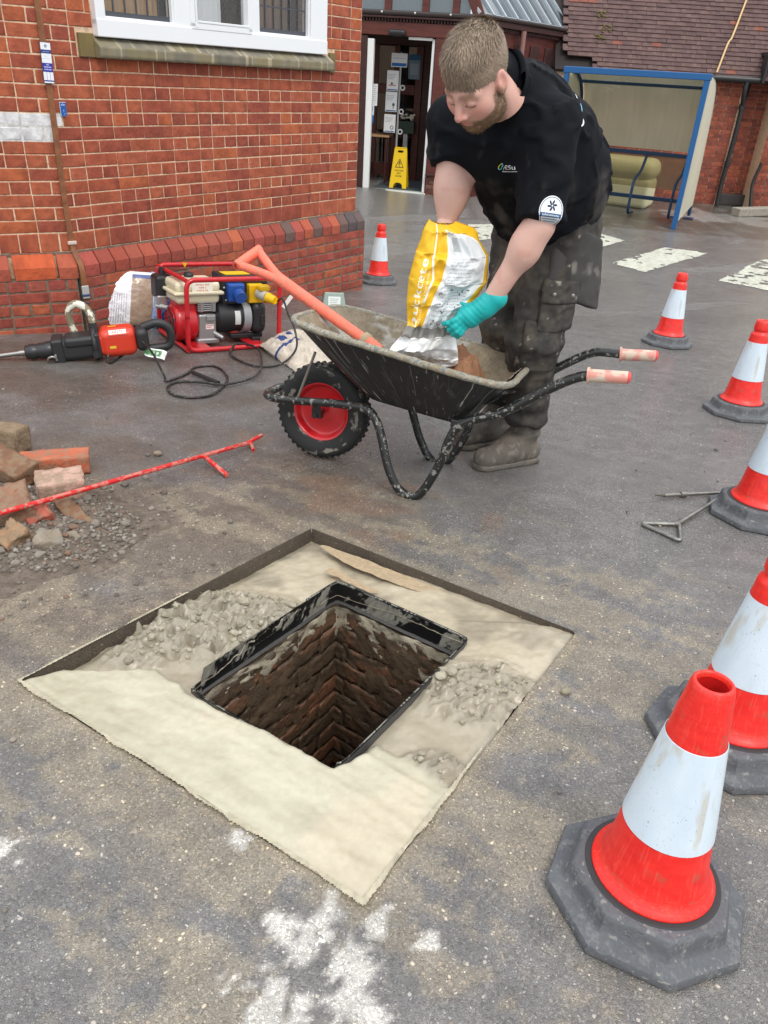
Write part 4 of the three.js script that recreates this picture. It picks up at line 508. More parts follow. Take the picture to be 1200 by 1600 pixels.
// the canted side: panelled wall under a sloping glass roof
{
  const a = 55 * Math.PI / 180 + Math.atan2(0.174, 0.985); const dir = V(Math.cos(a), 0, -Math.sin(a)), out = V(Math.sin(a), 0, Math.cos(a)), o = V(1.66, 0, 0), L = 5.0;
  const q = new THREE.Quaternion().setFromRotationMatrix(new THREE.Matrix4().makeBasis(dir, V(0, 1, 0), out));
  const add = (name, g, m) => { const p = part(porch, name, g, m); p.position.copy(o); p.quaternion.copy(q); return p; };
  add('side_wall', merge([bx(0, L + 1.2, 1.2, 1.9, -0.12, 0, 0.004), bx(0, L + 1.2, -0.2, 0.1, -0.12, 0, 0.004), bx(0, L + 1.2, -0.8, -0.2, -0.2, 0.03, 0.004)]), maroon); add('side_cornice', bx(0, L + 0.9, 1.905, 1.985, -0.1, 0.1), maroonDark);
  const dn = []; for (let i = 0; i < 90; i++) dn.push(bx(0.03 + i * 0.055, 0.058 + i * 0.055, 1.85, 1.9, -0.01, 0.06, 0.002)); tag(add('side_dentils', merge(dn), maroonDark), null, null, null, 'stuff');
  for (let i = 0; i < 10; i++) { add('mullion', bx(i * 0.56, 0.08 + i * 0.56, 0.1, 1.2, -0.1, 0.02), maroon); if (i < 9) { add('side_panel', bx(0.16 + i * 0.56, 0.48 + i * 0.56, 1.28, 1.72, -0.01, 0.03, 0.012), maroonDark); add('side_pane', bx(0.08 + i * 0.56, 0.56 + i * 0.56, 0.1, 1.2, -0.05, -0.042, 0.001), clearGlass); } }
  add('downpipe', merge([rod([1.35, -0.5, 0.11], [1.35, 1.9, 0.11], 0.045, 0.045)]), MAT('#8a6560', 0.5));
  add('side_gutter', bx(0, L + 0.9, 1.988, 2.05, 0.02, 0.14, 0.03), MAT(rgb(0.035, 0.028, 0.028), 0.4));
  // glass slope, 45 degrees, rising inwards
  add('inner_partition', bx(0.25, L + 1.2, -0.6, 1.95, -0.5, -0.42), maroonDark);
  const H = 2.3, up = V(0, 0.72, -0.69), slab = (x0, x1, y0, y1, t0, t1, r = 0.004) => { const g = boxUV(rboxAt(x1 - x0, y1 - y0, t1 - t0, (x0 + x1) / 2, (y0 + y1) / 2, (t0 + t1) / 2, r), 1); g.rotateX(-Math.atan2(0.69, 0.72)); return g.translate(0, 2.03, 0.04); };
  const rg = new THREE.MeshPhysicalMaterial({ color: '#8e9aa2', roughness: 0.08, transmission: 0.6, thickness: 0 }), alu = MAT('#b9c2c8', 0.35, { metalness: 0.5 });
  for (let i = 0; i < 12; i++) { add('glazing_bar', slab(i * 0.4 - 0.02, i * 0.4 + 0.02, 0, H, 0.0, 0.045), alu); if (i < 11) { add('roof_pane', slab(i * 0.4 + 0.02, i * 0.4 + 0.38, 0, H, 0.0, 0.008, 0.001), rg); add('roof_clip', slab(i * 0.4 + 0.05, i * 0.4 + 0.35, -0.03, 0.02, 0.005, 0.03), alu); } }
  add('edge_flashing', slab(4.36, 4.78, 0, H, -0.02, 0.03), MAT('#7fa3c6', 0.45, { metalness: 0.2 })); add('edge_board', slab(4.79, 5.05, -0.05, H, -0.03, 0.05), MAT(rgb(0.06, 0.055, 0.055), 0.6));
  // small tiled slope beyond it
  const tm = [MAT(rgb(0.11, 0.075, 0.065), 0.85), MAT(rgb(0.085, 0.062, 0.055), 0.85), MAT(rgb(0.13, 0.09, 0.08), 0.85)]; const tg = [0, 1].map(k => boxUV(lumpy(new THREE.BoxGeometry(0.19, 0.17, 0.014, 3, 3, 1), 0.003, 20, k)));
  for (let r = 0; r < 18; r++) for (let k = 0; k < 5; k++) { const t = add('roof_tile', tg[(r + k) % 2], tm[Math.floor(R() * 3)]); const lx = 5.12 + k * 0.195 + (r % 2) * 0.09, ly = r * 0.11; t.position.add(dir.clone().multiplyScalar(lx)).add(V(0, 2.03 + 0.72 * ly, 0)).addScaledVector(out, 0.06 - 0.69 * ly); t.quaternion.copy(q.clone().multiply(new THREE.Quaternion().setFromAxisAngle(V(1, 0, 0), -Math.atan2(0.69, 0.72) - 0.1))); }
  add('gutter_end', merge([boxUV(new THREE.TorusGeometry(0.07, 0.03, 8, 14, Math.PI).rotateY(Math.PI / 2).translate(5.95, 1.98, 0.12))]), MAT('#6d6766', 0.5));
}
shadows(porch);
// ---------- brick wing with the big tiled roof on the right ----------
{
  const wing = thing('tiled_wing', 'low brick building with large dark tiled roof, at the right rear', 'building'); wing.position.set(5, -0.69, -16);
  const lw = (x, y, z) => [x - 5, y + 0.69, z + 16];
  const wallAt = (x0, x1, z, y1 = 1.44) => { const p = lw((x0 + x1) / 2, 0, z); return boxUV(new THREE.BoxGeometry(x1 - x0, y1 + 0.8, 0.5).translate(p[0], (y1 - 0.8) / 2 + 0.69, p[2] - 0.26), 2); };
  part(wing, 'wall', merge([wallAt(2.6, 6.02, -16), wallAt(6.02, 6.62, -16.35, 1.8), wallAt(6.62, 12, -15.95, 1.8)]), mortarM);
  const tones = ['#8f4a3a', '#9a523f', '#7f4437', '#a0563f', '#86493c'].map(c => bm(c)); let n = 0; const rest = [];
  const run = (x0, x1, z) => { for (let r = 0; r < 36; r++) { const y = -0.68 + r * 0.0676; if (y > (z < -16.2 || z > -15.98 ? 1.75 : 1.4)) continue; const hd = r % 2, w0 = hd ? 0.1055 : 0.211; let x = x0; while (x < x1 - 0.03) { const e = Math.min(x1, x + w0), w = e - x - 0.008; if (w > 0.03) { const m = tones[Math.floor(R() * 5)], g = brickVariant(w, 0.0035); const p = lw((x + e) / 2, y + PITCH / 2, z + 0.002); if (n++ < 300) part(wing, 'brick', g, m).position.set(...p); else rest.push(paint(g.clone().translate(...p), () => [m.color.r, m.color.g, m.color.b])); } x = e; } } };
  run(5.35, 6.02, -16); run(6.62, 7.2, -15.95); run(6.02, 6.62, -16.35); run(3.3, 5.345, -16);
  if (rest.length) tag(part(wing, 'brick_courses', mergeC(rest), new THREE.MeshStandardMaterial({ vertexColors: true, map: brickMap, roughness: 0.9 })), null, null, null, 'stuff');
  // roof tiles
  const tileMap = tex(256, 256, (u, v) => { const n = fbm(u * 10, v * 10, 4, 141, 10); const li = ss(0.86, 0.93, vn(u * 38, v * 38, 143, 38)) * ss(0.4, 0.6, vn(u * 7, v * 7, 144, 7)); const c = mix3([0.7, 0.66, 0.66], [1, 0.95, 0.93], n); return mix3(c, [2.4, 2.4, 2.2], li); });
  const tileTones = ['#6a5654', '#655150', '#705b58', '#675452', '#6c5854', '#604d4c'].map(c => new THREE.MeshStandardMaterial({ color: c, map: tileMap, bumpMap: brickBump, bumpScale: 0.003, roughness: 0.82 })); const redTile = new THREE.MeshStandardMaterial({ color: '#8d5a4a', map: tileMap, roughness: 0.85 });
  const geos = [0, 1, 2, 3].map(k => { const g = toCreasedNormals(lumpy(new THREE.BoxGeometry(0.1735, 0.155, 0.018, 3, 2, 1), 0.0016, 18, k + 5).toNonIndexed(), 0.6); const b = boxUV(g, 1.1); const uv = b.attributes.uv; for (let i = 0; i < uv.count; i++) uv.setXY(i, uv.getX(i) + k * 0.27, uv.getY(i) + k * 0.31); return b; });
  const pitch = 49 * Math.PI / 180, gauge = 0.093, E = V(0, 1.47, -15.82), q = new THREE.Quaternion().setFromAxisAngle(V(1, 0, 0), -(Math.PI / 2 - pitch) - 0.15); let cnt = 0; const others = [];
  for (let r = 0; r < 26; r++) for (let k = 0; k < 29; k++) { const x = 2.75 + k * 0.176 + (r % 2) * 0.088 + rr(-0.004, 0.004); const along = r * gauge, y = E.y + along * Math.sin(pitch) + rr(-0.003, 0.003), z = E.z - along * Math.cos(pitch); if (x < 3.2 - along * 0.05 && r < 3) continue; const g = geos[Math.floor(R() * 4)], red = (k < 6 && r > 13 && R() < 0.4) || R() < 0.012, m = red ? redTile : tileTones[Math.floor(R() * 6)], p = lw(x, y, z); const tw = (h2(r, k, 5) - 0.5) * 0.04;
    if (r < 17 && x > 3.1 && x < 6.7 && cnt < 300 && (r % 16 < 17)) { cnt++; const o = part(wing, 'roof_tile', g, m); o.position.set(...p); o.quaternion.copy(q); o.rotateZ(tw); }
    else others.push(paint(g.clone().rotateZ(tw).applyQuaternion(q).translate(...p), () => [m.color.r, m.color.g, m.color.b])); }
  tag(part(wing, 'roof_tiles', mergeC(others), new THREE.MeshStandardMaterial({ vertexColors: true, map: tileMap, roughness: 0.82 })), null, null, null, 'stuff');
  { const L = 5.2, g = boxUV(new THREE.BoxGeometry(9.5, L, 0.06)); g.translate(0, L / 2, -0.06); g.rotateX(-(Math.PI / 2 - pitch)); const p = lw(7.3, 1.43, -15.86); part(wing, 'roof', g.translate(...p), MAT(rgb(0.03, 0.025, 0.024), 0.9)); part(wing, 'back_wall', boxUV(new THREE.BoxGeometry(9.4, 6, 0.3).translate(2.3, 2.6, -4)), mortarM); }
  const black = MAT(rgb(0.02, 0.02, 0.022), 0.4);
  part(wing, 'gutter', boxUV(new THREE.CylinderGeometry(0.055, 0.055, 2.6, 10, 1, false).rotateZ(Math.PI / 2)).translate(...lw(4.9, 1.42, -15.8)), black);
  part(wing, 'gutter', merge([boxUV(new THREE.CylinderGeometry(0.06, 0.06, 2.4, 10).rotateZ(Math.PI / 2)).translate(...lw(7.4, 1.76, -15.75)), rboxAt(0.05, 0.45, 0.2, ...lw(6.2, 1.6, -15.8), 0.01)]), black, 'higher gutter on the set-back part');
  part(wing, 'soffit', boxUV(rbox(2.4, 0.06, 0.6, 0.01).translate(...lw(7.4, 1.83, -16.05))), black);
  part(wing, 'downpipe', pipe([lw(5.95, 1.4, -15.8), lw(5.95, 1.22, -15.8), lw(6.03, 1.0, -15.93), lw(6.03, 0.5, -15.93), lw(6.0, -0.3, -15.93), lw(6.0, -0.69, -15.9)], 0.042, 0.08), black); part(wing, 'downpipe', pipe([lw(6.15, 1.7, -16.2), lw(6.15, 1.3, -16.2), lw(6.05, 1.05, -15.97)], 0.038, 0.08), black);
  for (const y of [0.95, 0.0]) part(wing, 'pipe_collar', rod(lw(6.02, y, -15.93), lw(6.02, y + 0.09, -15.93), 0.055), black);
  part(wing, 'downpipe', pipe([lw(6.62, 0.1, -15.86), lw(6.55, -0.25, -15.86), lw(6.57, -0.5, -15.8), lw(6.6, -0.69, -15.75)], 0.03, 0.08), black, 'short crooked pipe');
  part(wing, 'plinth', boxUV(rbox(0.7, 0.2, 0.1, 0.02).translate(...lw(6.36, -0.6, -16.25))), MAT(rgb(0.05, 0.045, 0.045), 0.8));
  const moss = []; for (const [cx, cy] of [[3.36, 2.28], [3.46, 2.06], [5.15, 2.72], [3.34, 1.9]]) for (let i = 0; i < 26; i++) { const g = new THREE.IcosahedronGeometry(rr(0.008, 0.02), 0); const x = cx + rr(-0.1, 0.1), y = cy + rr(-0.06, 0.06); g.scale(1, 0.7, 1); g.translate(...lw(x, y + 0.02, E.z - (y - E.y) / Math.tan(pitch) + 0.02)); moss.push(boxUV(g)); }
  tag(part(wing, 'moss', merge(moss), MAT('#6e6a34', 0.95)), null, null, null, 'stuff'); shadows(wing);
  const pole = thing('roof_cable', 'pale yellow cable lying straight up the dark tiled roof', 'cable'); const A = V(5.36, 1.42, -15.72), sl = t => V(5.36 + 0.35 * t, 1.47 + t * Math.sin(pitch), -15.76 - t * Math.cos(pitch)); pole.position.copy(A); const P = [0, 0.6, 0.75, 1.5, 2.2, 2.9].map((t, i) => sl(t).sub(A).add(V(i > 1 ? 0.03 : 0, 0.03, 0.03))); part(pole, 'cable', rope(P.map(p => [p.x, p.y, p.z]), 0.017, 40, 8), MAT('#c9a877', 0.6)); shadows(pole);
}
// ---------- cycle shelter ----------
{
  const sh = thing('cycle_shelter', 'blue framed cycle shelter with curved cloudy plastic panels and hoops', 'bicycle shelter'); const F0 = V(4.159, -0.652, -12.51), a = V(-0.894, 0, -0.447), b = V(0.447, 0, -0.894);
  sh.position.copy(F0); sh.quaternion.setFromRotationMatrix(new THREE.Matrix4().makeBasis(a.clone().negate(), V(0, 1, 0), b.clone().negate())); // local: x right, z towards the front; panels at negative x and z
  const W = 2.03, blue = MAT('#1f5d96', 0.42), blueD = MAT('#123a5e', 0.45), prof = [[0, 2.03], [0.35, 2.03], [0.62, 1.985], [0.82, 1.9], [0.98, 1.74], [1.07, 1.55], [1.13, 1.3], [1.22, 0.9], [1.35, 0.05]];
  const pt = (x, [d, h]) => [-x, h, -d];
  for (const x of [0, W]) { part(sh, 'front_post', rboxAt(0.075, 2.03, 0.06, -x, 1.015, 0, 0.006), blue); part(sh, 'end_hoop', pipe(prof.slice(1).map(p => pt(x, p)), 0.028, 0.06, 8), blueD); part(sh, 'base_plate', rboxAt(0.16, 0.014, 0.14, -x, 0.008, -1.36, 0.003), blueD); }
  part(sh, 'front_beam', rboxAt(W + 0.1, 0.085, 0.075, -W / 2, 2.03, 0, 0.01), blue); part(sh, 'roof_rail', rod(pt(0.03, prof[3]), pt(W - 0.03, prof[3]), 0.03, 0.03, 10), blueD); part(sh, 'middle_rail', rboxAt(W - 0.05, 0.06, 0.05, -W / 2, 0.93, -1.19, 0.008), blueD); part(sh, 'bottom_rail', rboxAt(W - 0.05, 0.06, 0.05, -W / 2, 0.25, -1.3, 0.008), blueD);
  const cloudy = tex(512, 512, (u, v) => { const n = fbm(u * 6, v * 3, 4, 151), st = fbm(u * 40, v * 3, 3, 152), sc = ss(0.62, 0.72, fbm(u * 30 + v * 30, v * 30, 3, 153)) * ss(0.55, 0.3, Math.hypot(u - 0.78, v - 0.35) * 2); let c = mix3([0.74, 0.73, 0.62], [0.87, 0.86, 0.78], n * 0.6 + st * 0.4); return mix3(c, [0.86, 0.88, 0.88], sc * 0.8); });
  const sheetM = new THREE.MeshPhysicalMaterial({ map: cloudy, roughness: 0.55, transmission: 0.28, thickness: 0, side: THREE.DoubleSide }), lowM = new THREE.MeshPhysicalMaterial({ map: cloudy, color: '#e9e2d4', roughness: 0.3, transmission: 0.8, thickness: 0, side: THREE.DoubleSide });
  const skin = (P, x0, x1, wob) => { const pos = [], uv = [], idx = [], n = 16; P.forEach(([d, h], r) => { for (let k = 0; k <= n; k++) { const t = k / n; pos.push(-lerp(x0, x1, t), h, -d + wob * (fbm(t * 5, r, 2, 9) - 0.5)); uv.push(t, r / (P.length - 1)); } }); for (let r = 0; r < P.length - 1; r++) for (let k = 0; k < n; k++) { const q = r * (n + 1) + k; idx.push(q, q + 1, q + n + 1, q + 1, q + n + 2, q + n + 1); } const g = new THREE.BufferGeometry(); g.setAttribute('position', new THREE.Float32BufferAttribute(pos, 3)); g.setAttribute('uv', new THREE.Float32BufferAttribute(uv, 2)); g.setIndex(idx); g.computeVertexNormals(); return g; };
  const smooth = new THREE.CatmullRomCurve3(prof.map(p => V(p[0], p[1], 0))).getPoints(40).map(p => [p.x, p.y]);
  part(sh, 'roof_panel', skin(smooth.filter(p => p[1] > 0.93), 0.04, W - 0.04, 0.01), sheetM); part(sh, 'back_panel', skin(smooth.filter(p => p[1] < 0.94 && p[1] > 0.26), 0.04, W - 0.04, 0.01), lowM, 'clear lower back panel');
  for (const x of [0.0, W]) { const s = new THREE.Shape(); s.moveTo(0.03, 0.1); s.lineTo(0.03, 2.0); smooth.filter(p => p[0] > 0.05 && p[1] > 0.12).forEach(p => s.lineTo(p[0] + 0.03, p[1])); s.closePath(); const g = new THREE.ExtrudeGeometry(s, { depth: 0.006, bevelEnabled: false, curveSegments: 8 }).rotateY(Math.PI / 2); const uv = g.attributes.uv; for (let i = 0; i < uv.count; i++) uv.setXY(i, uv.getX(i) * 0.5, uv.getY(i) * 0.5); part(sh, 'end_panel', g.translate(-x + (x ? -0.02 : 0.02), 0, 0), sheetM); }
  for (const x of [0.18, 0.83, 1.45]) { const o = part(sh, 'wheel_hoop', pipe([[-x, 0.9, -1.14], [-x - 0.02, 0.66, -1.0], [-x - 0.03, 0.6, -0.72], [-x - 0.03, 0.5, -0.62], [-x - 0.03, 0.06, -0.6], [-x - 0.03, 0.04, -1.0]], 0.022, 0.12, 8), blueD); }
  shadows(sh);
  const bin = thing('grit_bin', 'yellow plastic grit bin seen through the cycle shelter panel', 'grit bin'); bin.position.copy(F0).addScaledVector(a, 1.35).addScaledVector(b, 2.1).setY(-0.67); bin.quaternion.copy(sh.quaternion); part(bin, 'body', lumpy(rboxAt(1.1, 0.5, 0.7, 0, 0.26, 0, 0.09), 0.004, 5, 3), MAT('#c9c6a2', 0.6)); part(bin, 'lid', rboxAt(1.16, 0.34, 0.76, 0, 0.64, 0, 0.16), MAT('#d0cda9', 0.6)); shadows(bin);
}
// ---------- yard: crossing stripes, kerb block ----------
{
  const paintMap = tex(512, 512, (u, v) => { const n = 0.72 + 0.3 * fbm(u * 20, v * 20, 4, 161, 20); return [n, n, n * 0.97]; });
  const pm = new THREE.MeshStandardMaterial({ color: '#d5d6cb', map: paintMap, bumpMap: asphaltBump, bumpScale: 0.002, roughness: 0.6 });
  const stripes = [[[2.50, -9.42], [2.80, -9.05], [4.09, -10.68], [3.53, -10.78]], [[1.89, -10.17], [2.82, -11.46], [3.05, -11.08], [2.54, -10.33]], [[3.62, -8.93], [4.75, -10.55], [5.9, -10.2], [4.4, -8.4]], [[0.54, -11.06], [1.48, -11.63], [1.47, -10.73], [0.75, -9.88]]];
  stripes.forEach((P, i) => { const X = P.map(p => p[0]), Z = P.map(p => p[1]); const g = sheet(steps(Math.min(...X) - 0.1, Math.max(...X) + 0.15, 0.03), steps(Math.min(...Z) - 0.1, Math.max(...Z) + 0.15, 0.03), (x, z) => sdPoly(P, x, z) < 0.05 * (fbm(x * 7, z * 7, 3, 7) - 0.62) + 0.01 && fbm(x * 9, z * 9, 4, 31 + i) < (i === 2 ? 0.6 : 0.66), [], (x, z) => G(x, z) + 0.004, null, 1.5); const m = struct('road_marking', g, pm); m.receiveShadow = true; });
  const k = thing('kerb_block', 'grey concrete kerb laid on the ground by the far right wall', 'kerb'); k.position.set(6.35, -0.7, -14.95); k.rotation.y = 0.5; part(k, 'block', boxUV(lumpy(rboxAt(1.0, 0.14, 0.2, 0, 0.07, 0, 0.02), 0.004, 9, 4), 2), new THREE.MeshStandardMaterial({ color: '#9a968c', map: mortarMap, bumpMap: cementBump, bumpScale: 0.004, roughness: 0.9 })); shadows(k);
}
{ // wet floor sign
  const s = thing('wet_floor_sign', 'yellow folding wet floor sign standing in the doorway', 'floor sign'); s.position.copy(D0).addScaledVector(DT, 0.54).addScaledVector(DN, -0.35).setY(FLO); s.quaternion.copy(QD);
  const sh = new THREE.Shape(); sh.moveTo(-0.15, 0); sh.lineTo(-0.105, 0.64); sh.lineTo(-0.085, 0.67); sh.lineTo(-0.07, 0.655); sh.lineTo(0.07, 0.655); sh.lineTo(0.085, 0.67); sh.lineTo(0.105, 0.64); sh.lineTo(0.15, 0); sh.lineTo(0.085, 0); sh.lineTo(0.075, 0.06); sh.quadraticCurveTo(0.06, 0.1, 0, 0.1); sh.quadraticCurveTo(-0.06, 0.1, -0.075, 0.06); sh.lineTo(-0.085, 0); sh.closePath(); const h = new THREE.Path(); h.moveTo(-0.05, 0.57); h.lineTo(0.05, 0.57); h.lineTo(0.05, 0.61); h.lineTo(-0.05, 0.61); h.closePath(); sh.holes.push(h);
  const t = canvasTex(256, 512, (c, w, hh) => { c.fillStyle = '#e2bd10'; c.fillRect(0, 0, w, hh); c.strokeStyle = '#3a2a12'; c.lineWidth = 9; c.lineJoin = 'round'; c.beginPath(); c.moveTo(128, 155); c.lineTo(70, 255); c.lineTo(186, 255); c.closePath(); c.stroke(); c.lineWidth = 8; c.beginPath(); c.arc(128, 190, 7, 0, 7); c.moveTo(130, 200); c.lineTo(118, 225); c.lineTo(140, 245); c.moveTo(110, 205); c.lineTo(148, 212); c.stroke(); c.fillStyle = '#3a2a12'; c.font = 'bold 30px sans-serif'; c.textAlign = 'center'; c.fillText('CAUTION', 128, 305); c.fillText('WET', 128, 338); c.fillText('FLOOR', 128, 371); });
  for (const k of [1, -1]) { const g = new THREE.ExtrudeGeometry(sh, { depth: 0.012, bevelEnabled: true, bevelSize: 0.003, bevelThickness: 0.003, bevelSegments: 1 }); const uv = g.attributes.uv; for (let i = 0; i < uv.count; i++) uv.setXY(i, uv.getX(i) / 0.3 + 0.5, uv.getY(i) / 0.68); const p = part(s, 'board', g, new THREE.MeshStandardMaterial({ map: t, roughness: 0.4 })); p.rotation.x = -0.19 * k; p.position.z = 0.12 * k; if (k < 0) { p.rotation.y = 0; } }
  shadows(s);
}
// ---------- traffic cones ----------
{
  const scuff = tex(512, 512, (u, v) => { const n = fbm(u * 9, v * 9, 5, 201, 9), d = ss(0.5, 0.72, fbm(u * 30, v * 22, 5, 203)), st = ss(0.6, 0.75, fbm(u * 50, v * 40, 4, 204)); const gr = fbm(u * 120, v * 120, 3, 202); let c = mix3([0.27, 0.28, 0.295], [0.4, 0.41, 0.425], n * 0.6 + gr * 0.45); c = mix3(c, [0.55, 0.55, 0.53], ss(0.4, 0.9, d * 0.5 + gr * 0.5) * 0.35); return mix3(c, [0.66, 0.64, 0.6], ss(0.62, 0.7, st * 0.4 + gr * 0.5) * 0.5); });
  const rubber = new THREE.MeshStandardMaterial({ map: scuff, bumpMap: cementBump, bumpScale: 0.0025, roughness: 0.72 }), dark = MAT(rgb(0.03, 0.03, 0.032), 0.7);
  const redTex = tex(512, 512, (u, v) => { const n = fbm(u * 20, v * 40, 4, 206, 0), sc = ss(0.6, 0.7, fbm(u * 150, v * 9, 4, 207)), dirt = ss(0.6, 0.72, fbm(u * 8, v * 9, 5, 209)) * ss(0.35, 0.6, fbm(u * 60, v * 60, 3, 210)); let c = mix3([0.86, 0.1, 0.085], [0.95, 0.2, 0.15], n); c = mix3(c, [0.93, 0.36, 0.29], sc * 0.4); return mix3(c, [0.62, 0.45, 0.34], dirt * 0.4); });
  const redM = new THREE.MeshPhysicalMaterial({ map: redTex, roughness: 0.42, clearcoat: 0.15, clearcoatRoughness: 0.4 }), redIn = MAT('#c41a16', 0.6, { side: THREE.DoubleSide });
  const hex = tex(1024, 512, (u, v) => { const N = 22, x = u * N * 1.5, y = v * 9; let b = 9; for (let k = 0; k < 2; k++) { const cx = Math.round(x - k * 0.5) + k * 0.5, cy = Math.round((y - k * 0.5)) + k * 0.5; b = Math.min(b, Math.hypot((x - cx) * 1, (y - cy))); } const line = ss(0.47, 0.5, b), n = fbm(u * 14, v * 8, 4, 211), dirt = ss(0.56, 0.72, fbm(u * 10 + 3, v * 6, 5, 213)), bub = vn(u * 260, v * 120, 214) > 0.93 && fbm(u * 6, v * 3, 3, 216) > 0.48; let c = mix3([0.77, 0.835, 0.885], [0.84, 0.895, 0.93], n); c = mix3(c, [0.64, 0.69, 0.73], line * 0.8); c = mix3(c, [0.72, 0.66, 0.56], dirt * 0.42); return bub ? mix3(c, [0.5, 0.51, 0.5], 0.45) : c; });
  const sleeve = new THREE.MeshPhysicalMaterial({ map: hex, bumpMap: hex, bumpScale: 0.0012, roughness: 0.38, clearcoat: 0.25, clearcoatRoughness: 0.3 });
  const rr1 = y => 0.0895 * Math.pow((0.56 - y) / 0.46, 1.0) + 0.0; const rad = y => lerp(0.0905, 0.0335, (y - 0.095) / 0.405);
  const oct = pts => { const g = lathe(pts, 8); g.rotateY(Math.PI / 8); return toCreasedNormals(g.toNonIndexed(), 0.6); };
  function makeCone(open) {
    const c = new THREE.Group(); scene.add(c); c.name = numbered('traffic_cone');
    const base = boxUV(oct([[0.0, 0.0], [0.178, 0.0], [0.184, 0.004], [0.184, 0.015], [0.181, 0.021], [0.172, 0.0245], [0.16, 0.027], [0.1545, 0.031], [0.149, 0.045], [0.1465, 0.06], [0.1435, 0.067], [0.138, 0.0706], [0.0, 0.0711]]), 2.2);
    part(c, 'base', base, rubber); part(c, 'base_ring', lathe([[0.09, 0.0728], [0.116, 0.0728], [0.1195, 0.0722], [0.1205, 0.0705]], 48), dark);
    const b = [[0.107, 0.071], [0.109, 0.074], [0.1085, 0.078], [0.103, 0.083], [0.0975, 0.09], [0.0935, 0.098], [rad(0.13), 0.13], [rad(0.197) + 0.0004, 0.197]];
    const body = part(c, 'cone_body', lathe(b, 48), redM);
    part(c, 'reflective_sleeve', lathe([[rad(0.195) + 0.001, 0.195], [rad(0.196) + 0.0022, 0.196], [rad(0.39) + 0.0022, 0.389], [rad(0.391) + 0.0008, 0.39]], 48), sleeve);
    const top = open ? [[rad(0.39), 0.389], [rad(0.42), 0.42], [0.0425, 0.44], [0.0405, 0.452], [0.0375, 0.47], [0.0355, 0.488], [0.0325, 0.498], [0.029, 0.501], [0.0258, 0.498], [0.025, 0.49]] : [[rad(0.39), 0.389], [rad(0.425) + 0.001, 0.425], [rad(0.435) + 0.001, 0.433], [0.035, 0.44], [0.0345, 0.446], [0.0385, 0.452], [0.0395, 0.457], [0.0385, 0.475], [0.0365, 0.49], [0.033, 0.499], [0.029, 0.501], [0.026, 0.497], [0.025, 0.485]];
    part(c, 'cone_top', lathe(top, 40), redM); part(c, 'cone_inside', lathe([[0.0262, 0.49], [0.03, 0.42], [0.05, 0.3]], 32), redIn);
    return shadows(c);
  }
  const spots = [[0.513, -0.88, 0.35, 'nearest traffic cone, in front of the others at the lower right'], [0.827, -1.318, 0.9, 'traffic cone standing right behind the nearest cone'], [1.429, -2.605, 0.5, 'traffic cone with the two steel lifting keys beside its base'], [1.885, -3.954, 0.1, 'traffic cone on bare wet tarmac, below the striped crossing'], [1.983, -5.546, 0.3, 'traffic cone just beyond the wheelbarrow handle ends'], [-0.188, -7.118, 0.7, 'traffic cone close against the far corner of the brick building']];
  const closed = makeCone(false); let open;
  spots.forEach(([x, z, a, label], i) => { let c; if (i === 0) { c = open = makeCone(true); c.scale.setScalar(0.975); } else if (i === 1) c = closed; else { c = closed.clone(); c.name = numbered('traffic_cone'); scene.add(c); } place(c, x, z, a); tag(c, label, 'traffic cone', 'red and white traffic cones round the dig'); });
}
// ---------- wheelbarrow ----------
const barrowQ = new THREE.Quaternion().setFromRotationMatrix(new THREE.Matrix4().makeBasis(V(0.951, 0, 0.310), V(0, 1, 0), V(-0.310, 0, 0.951))).multiply(new THREE.Quaternion().setFromAxisAngle(V(1, 0, 0), -0.13));
const barrowP = V(-0.29, -0.182, -2.85);
const inBarrow = (x, y, z) => V(x, y, z).applyQuaternion(barrowQ).add(barrowP);
const rimY = x => lerp(0.572, 0.468, clamp((x + 0.03) / 0.8, -0.05, 1.05));
function trayPoint(t, a, inset = 0) { // t 0 rim .. 1 bottom, a 0..1 round
  const x0 = lerp(-0.05, 0.235, t) + inset, x1 = lerp(0.775, 0.63, t) - inset, w0 = lerp(0.272, 0.15, t) - inset, w1 = lerp(0.285, 0.185, t) - inset, n = 6.5; const ang = a * Math.PI * 2, c = Math.cos(ang), s = Math.sin(ang); const k = Math.pow(Math.abs(c) ** n + Math.abs(s) ** n, -1 / n); const X = (x0 + x1) / 2 + (x1 - x0) / 2 * c * k, u = clamp((X - x0) / (x1 - x0)); return [X, lerp(rimY(X), lerp(0.318, 0.292, u), t), lerp(w0, w1, u) * s * k];
}
function traySkin(inset, rows, n, disp, flip, floor) {
  const pos = [], uv = [], idx = []; const add = p => { const d = disp ? disp(p) : 0; pos.push(p[0] + (0.37 - p[0]) * d, p[1] + d * 0.25, p[2] * (1 - d * 1.6)); };
  for (let r = 0; r <= rows; r++) for (let k = 0; k <= n; k++) { const p = trayPoint(r / rows, k / n, inset); if (inset) p[1] += inset * (r / rows) * 0.6 - 0.001; add(p); uv.push(k / n * 2.2, r / rows * 0.3); }
  for (let r = 1; r <= floor; r++) for (let k = 0; k <= n; k++) { const p = trayPoint(1, k / n, inset), f = 1 - r / floor; p[0] = lerp(0.43, p[0], f); p[2] *= f; if (inset) p[1] += inset * 0.6; add(p); uv.push(p[0] * 2.2, 0.3 + p[2]); }
  for (let r = 0; r < rows + floor; r++) for (let k = 0; k < n; k++) { const a = r * (n + 1) + k; flip ? idx.push(a, a + n + 1, a + 1, a + 1, a + n + 1, a + n + 2) : idx.push(a, a + 1, a + n + 1, a + 1, a + n + 2, a + n + 1); }
  const g = new THREE.BufferGeometry(); g.setAttribute('position', new THREE.Float32BufferAttribute(pos, 3)); g.setAttribute('uv', new THREE.Float32BufferAttribute(uv, 2)); g.setIndex(idx); g.computeVertexNormals(); return g;
}
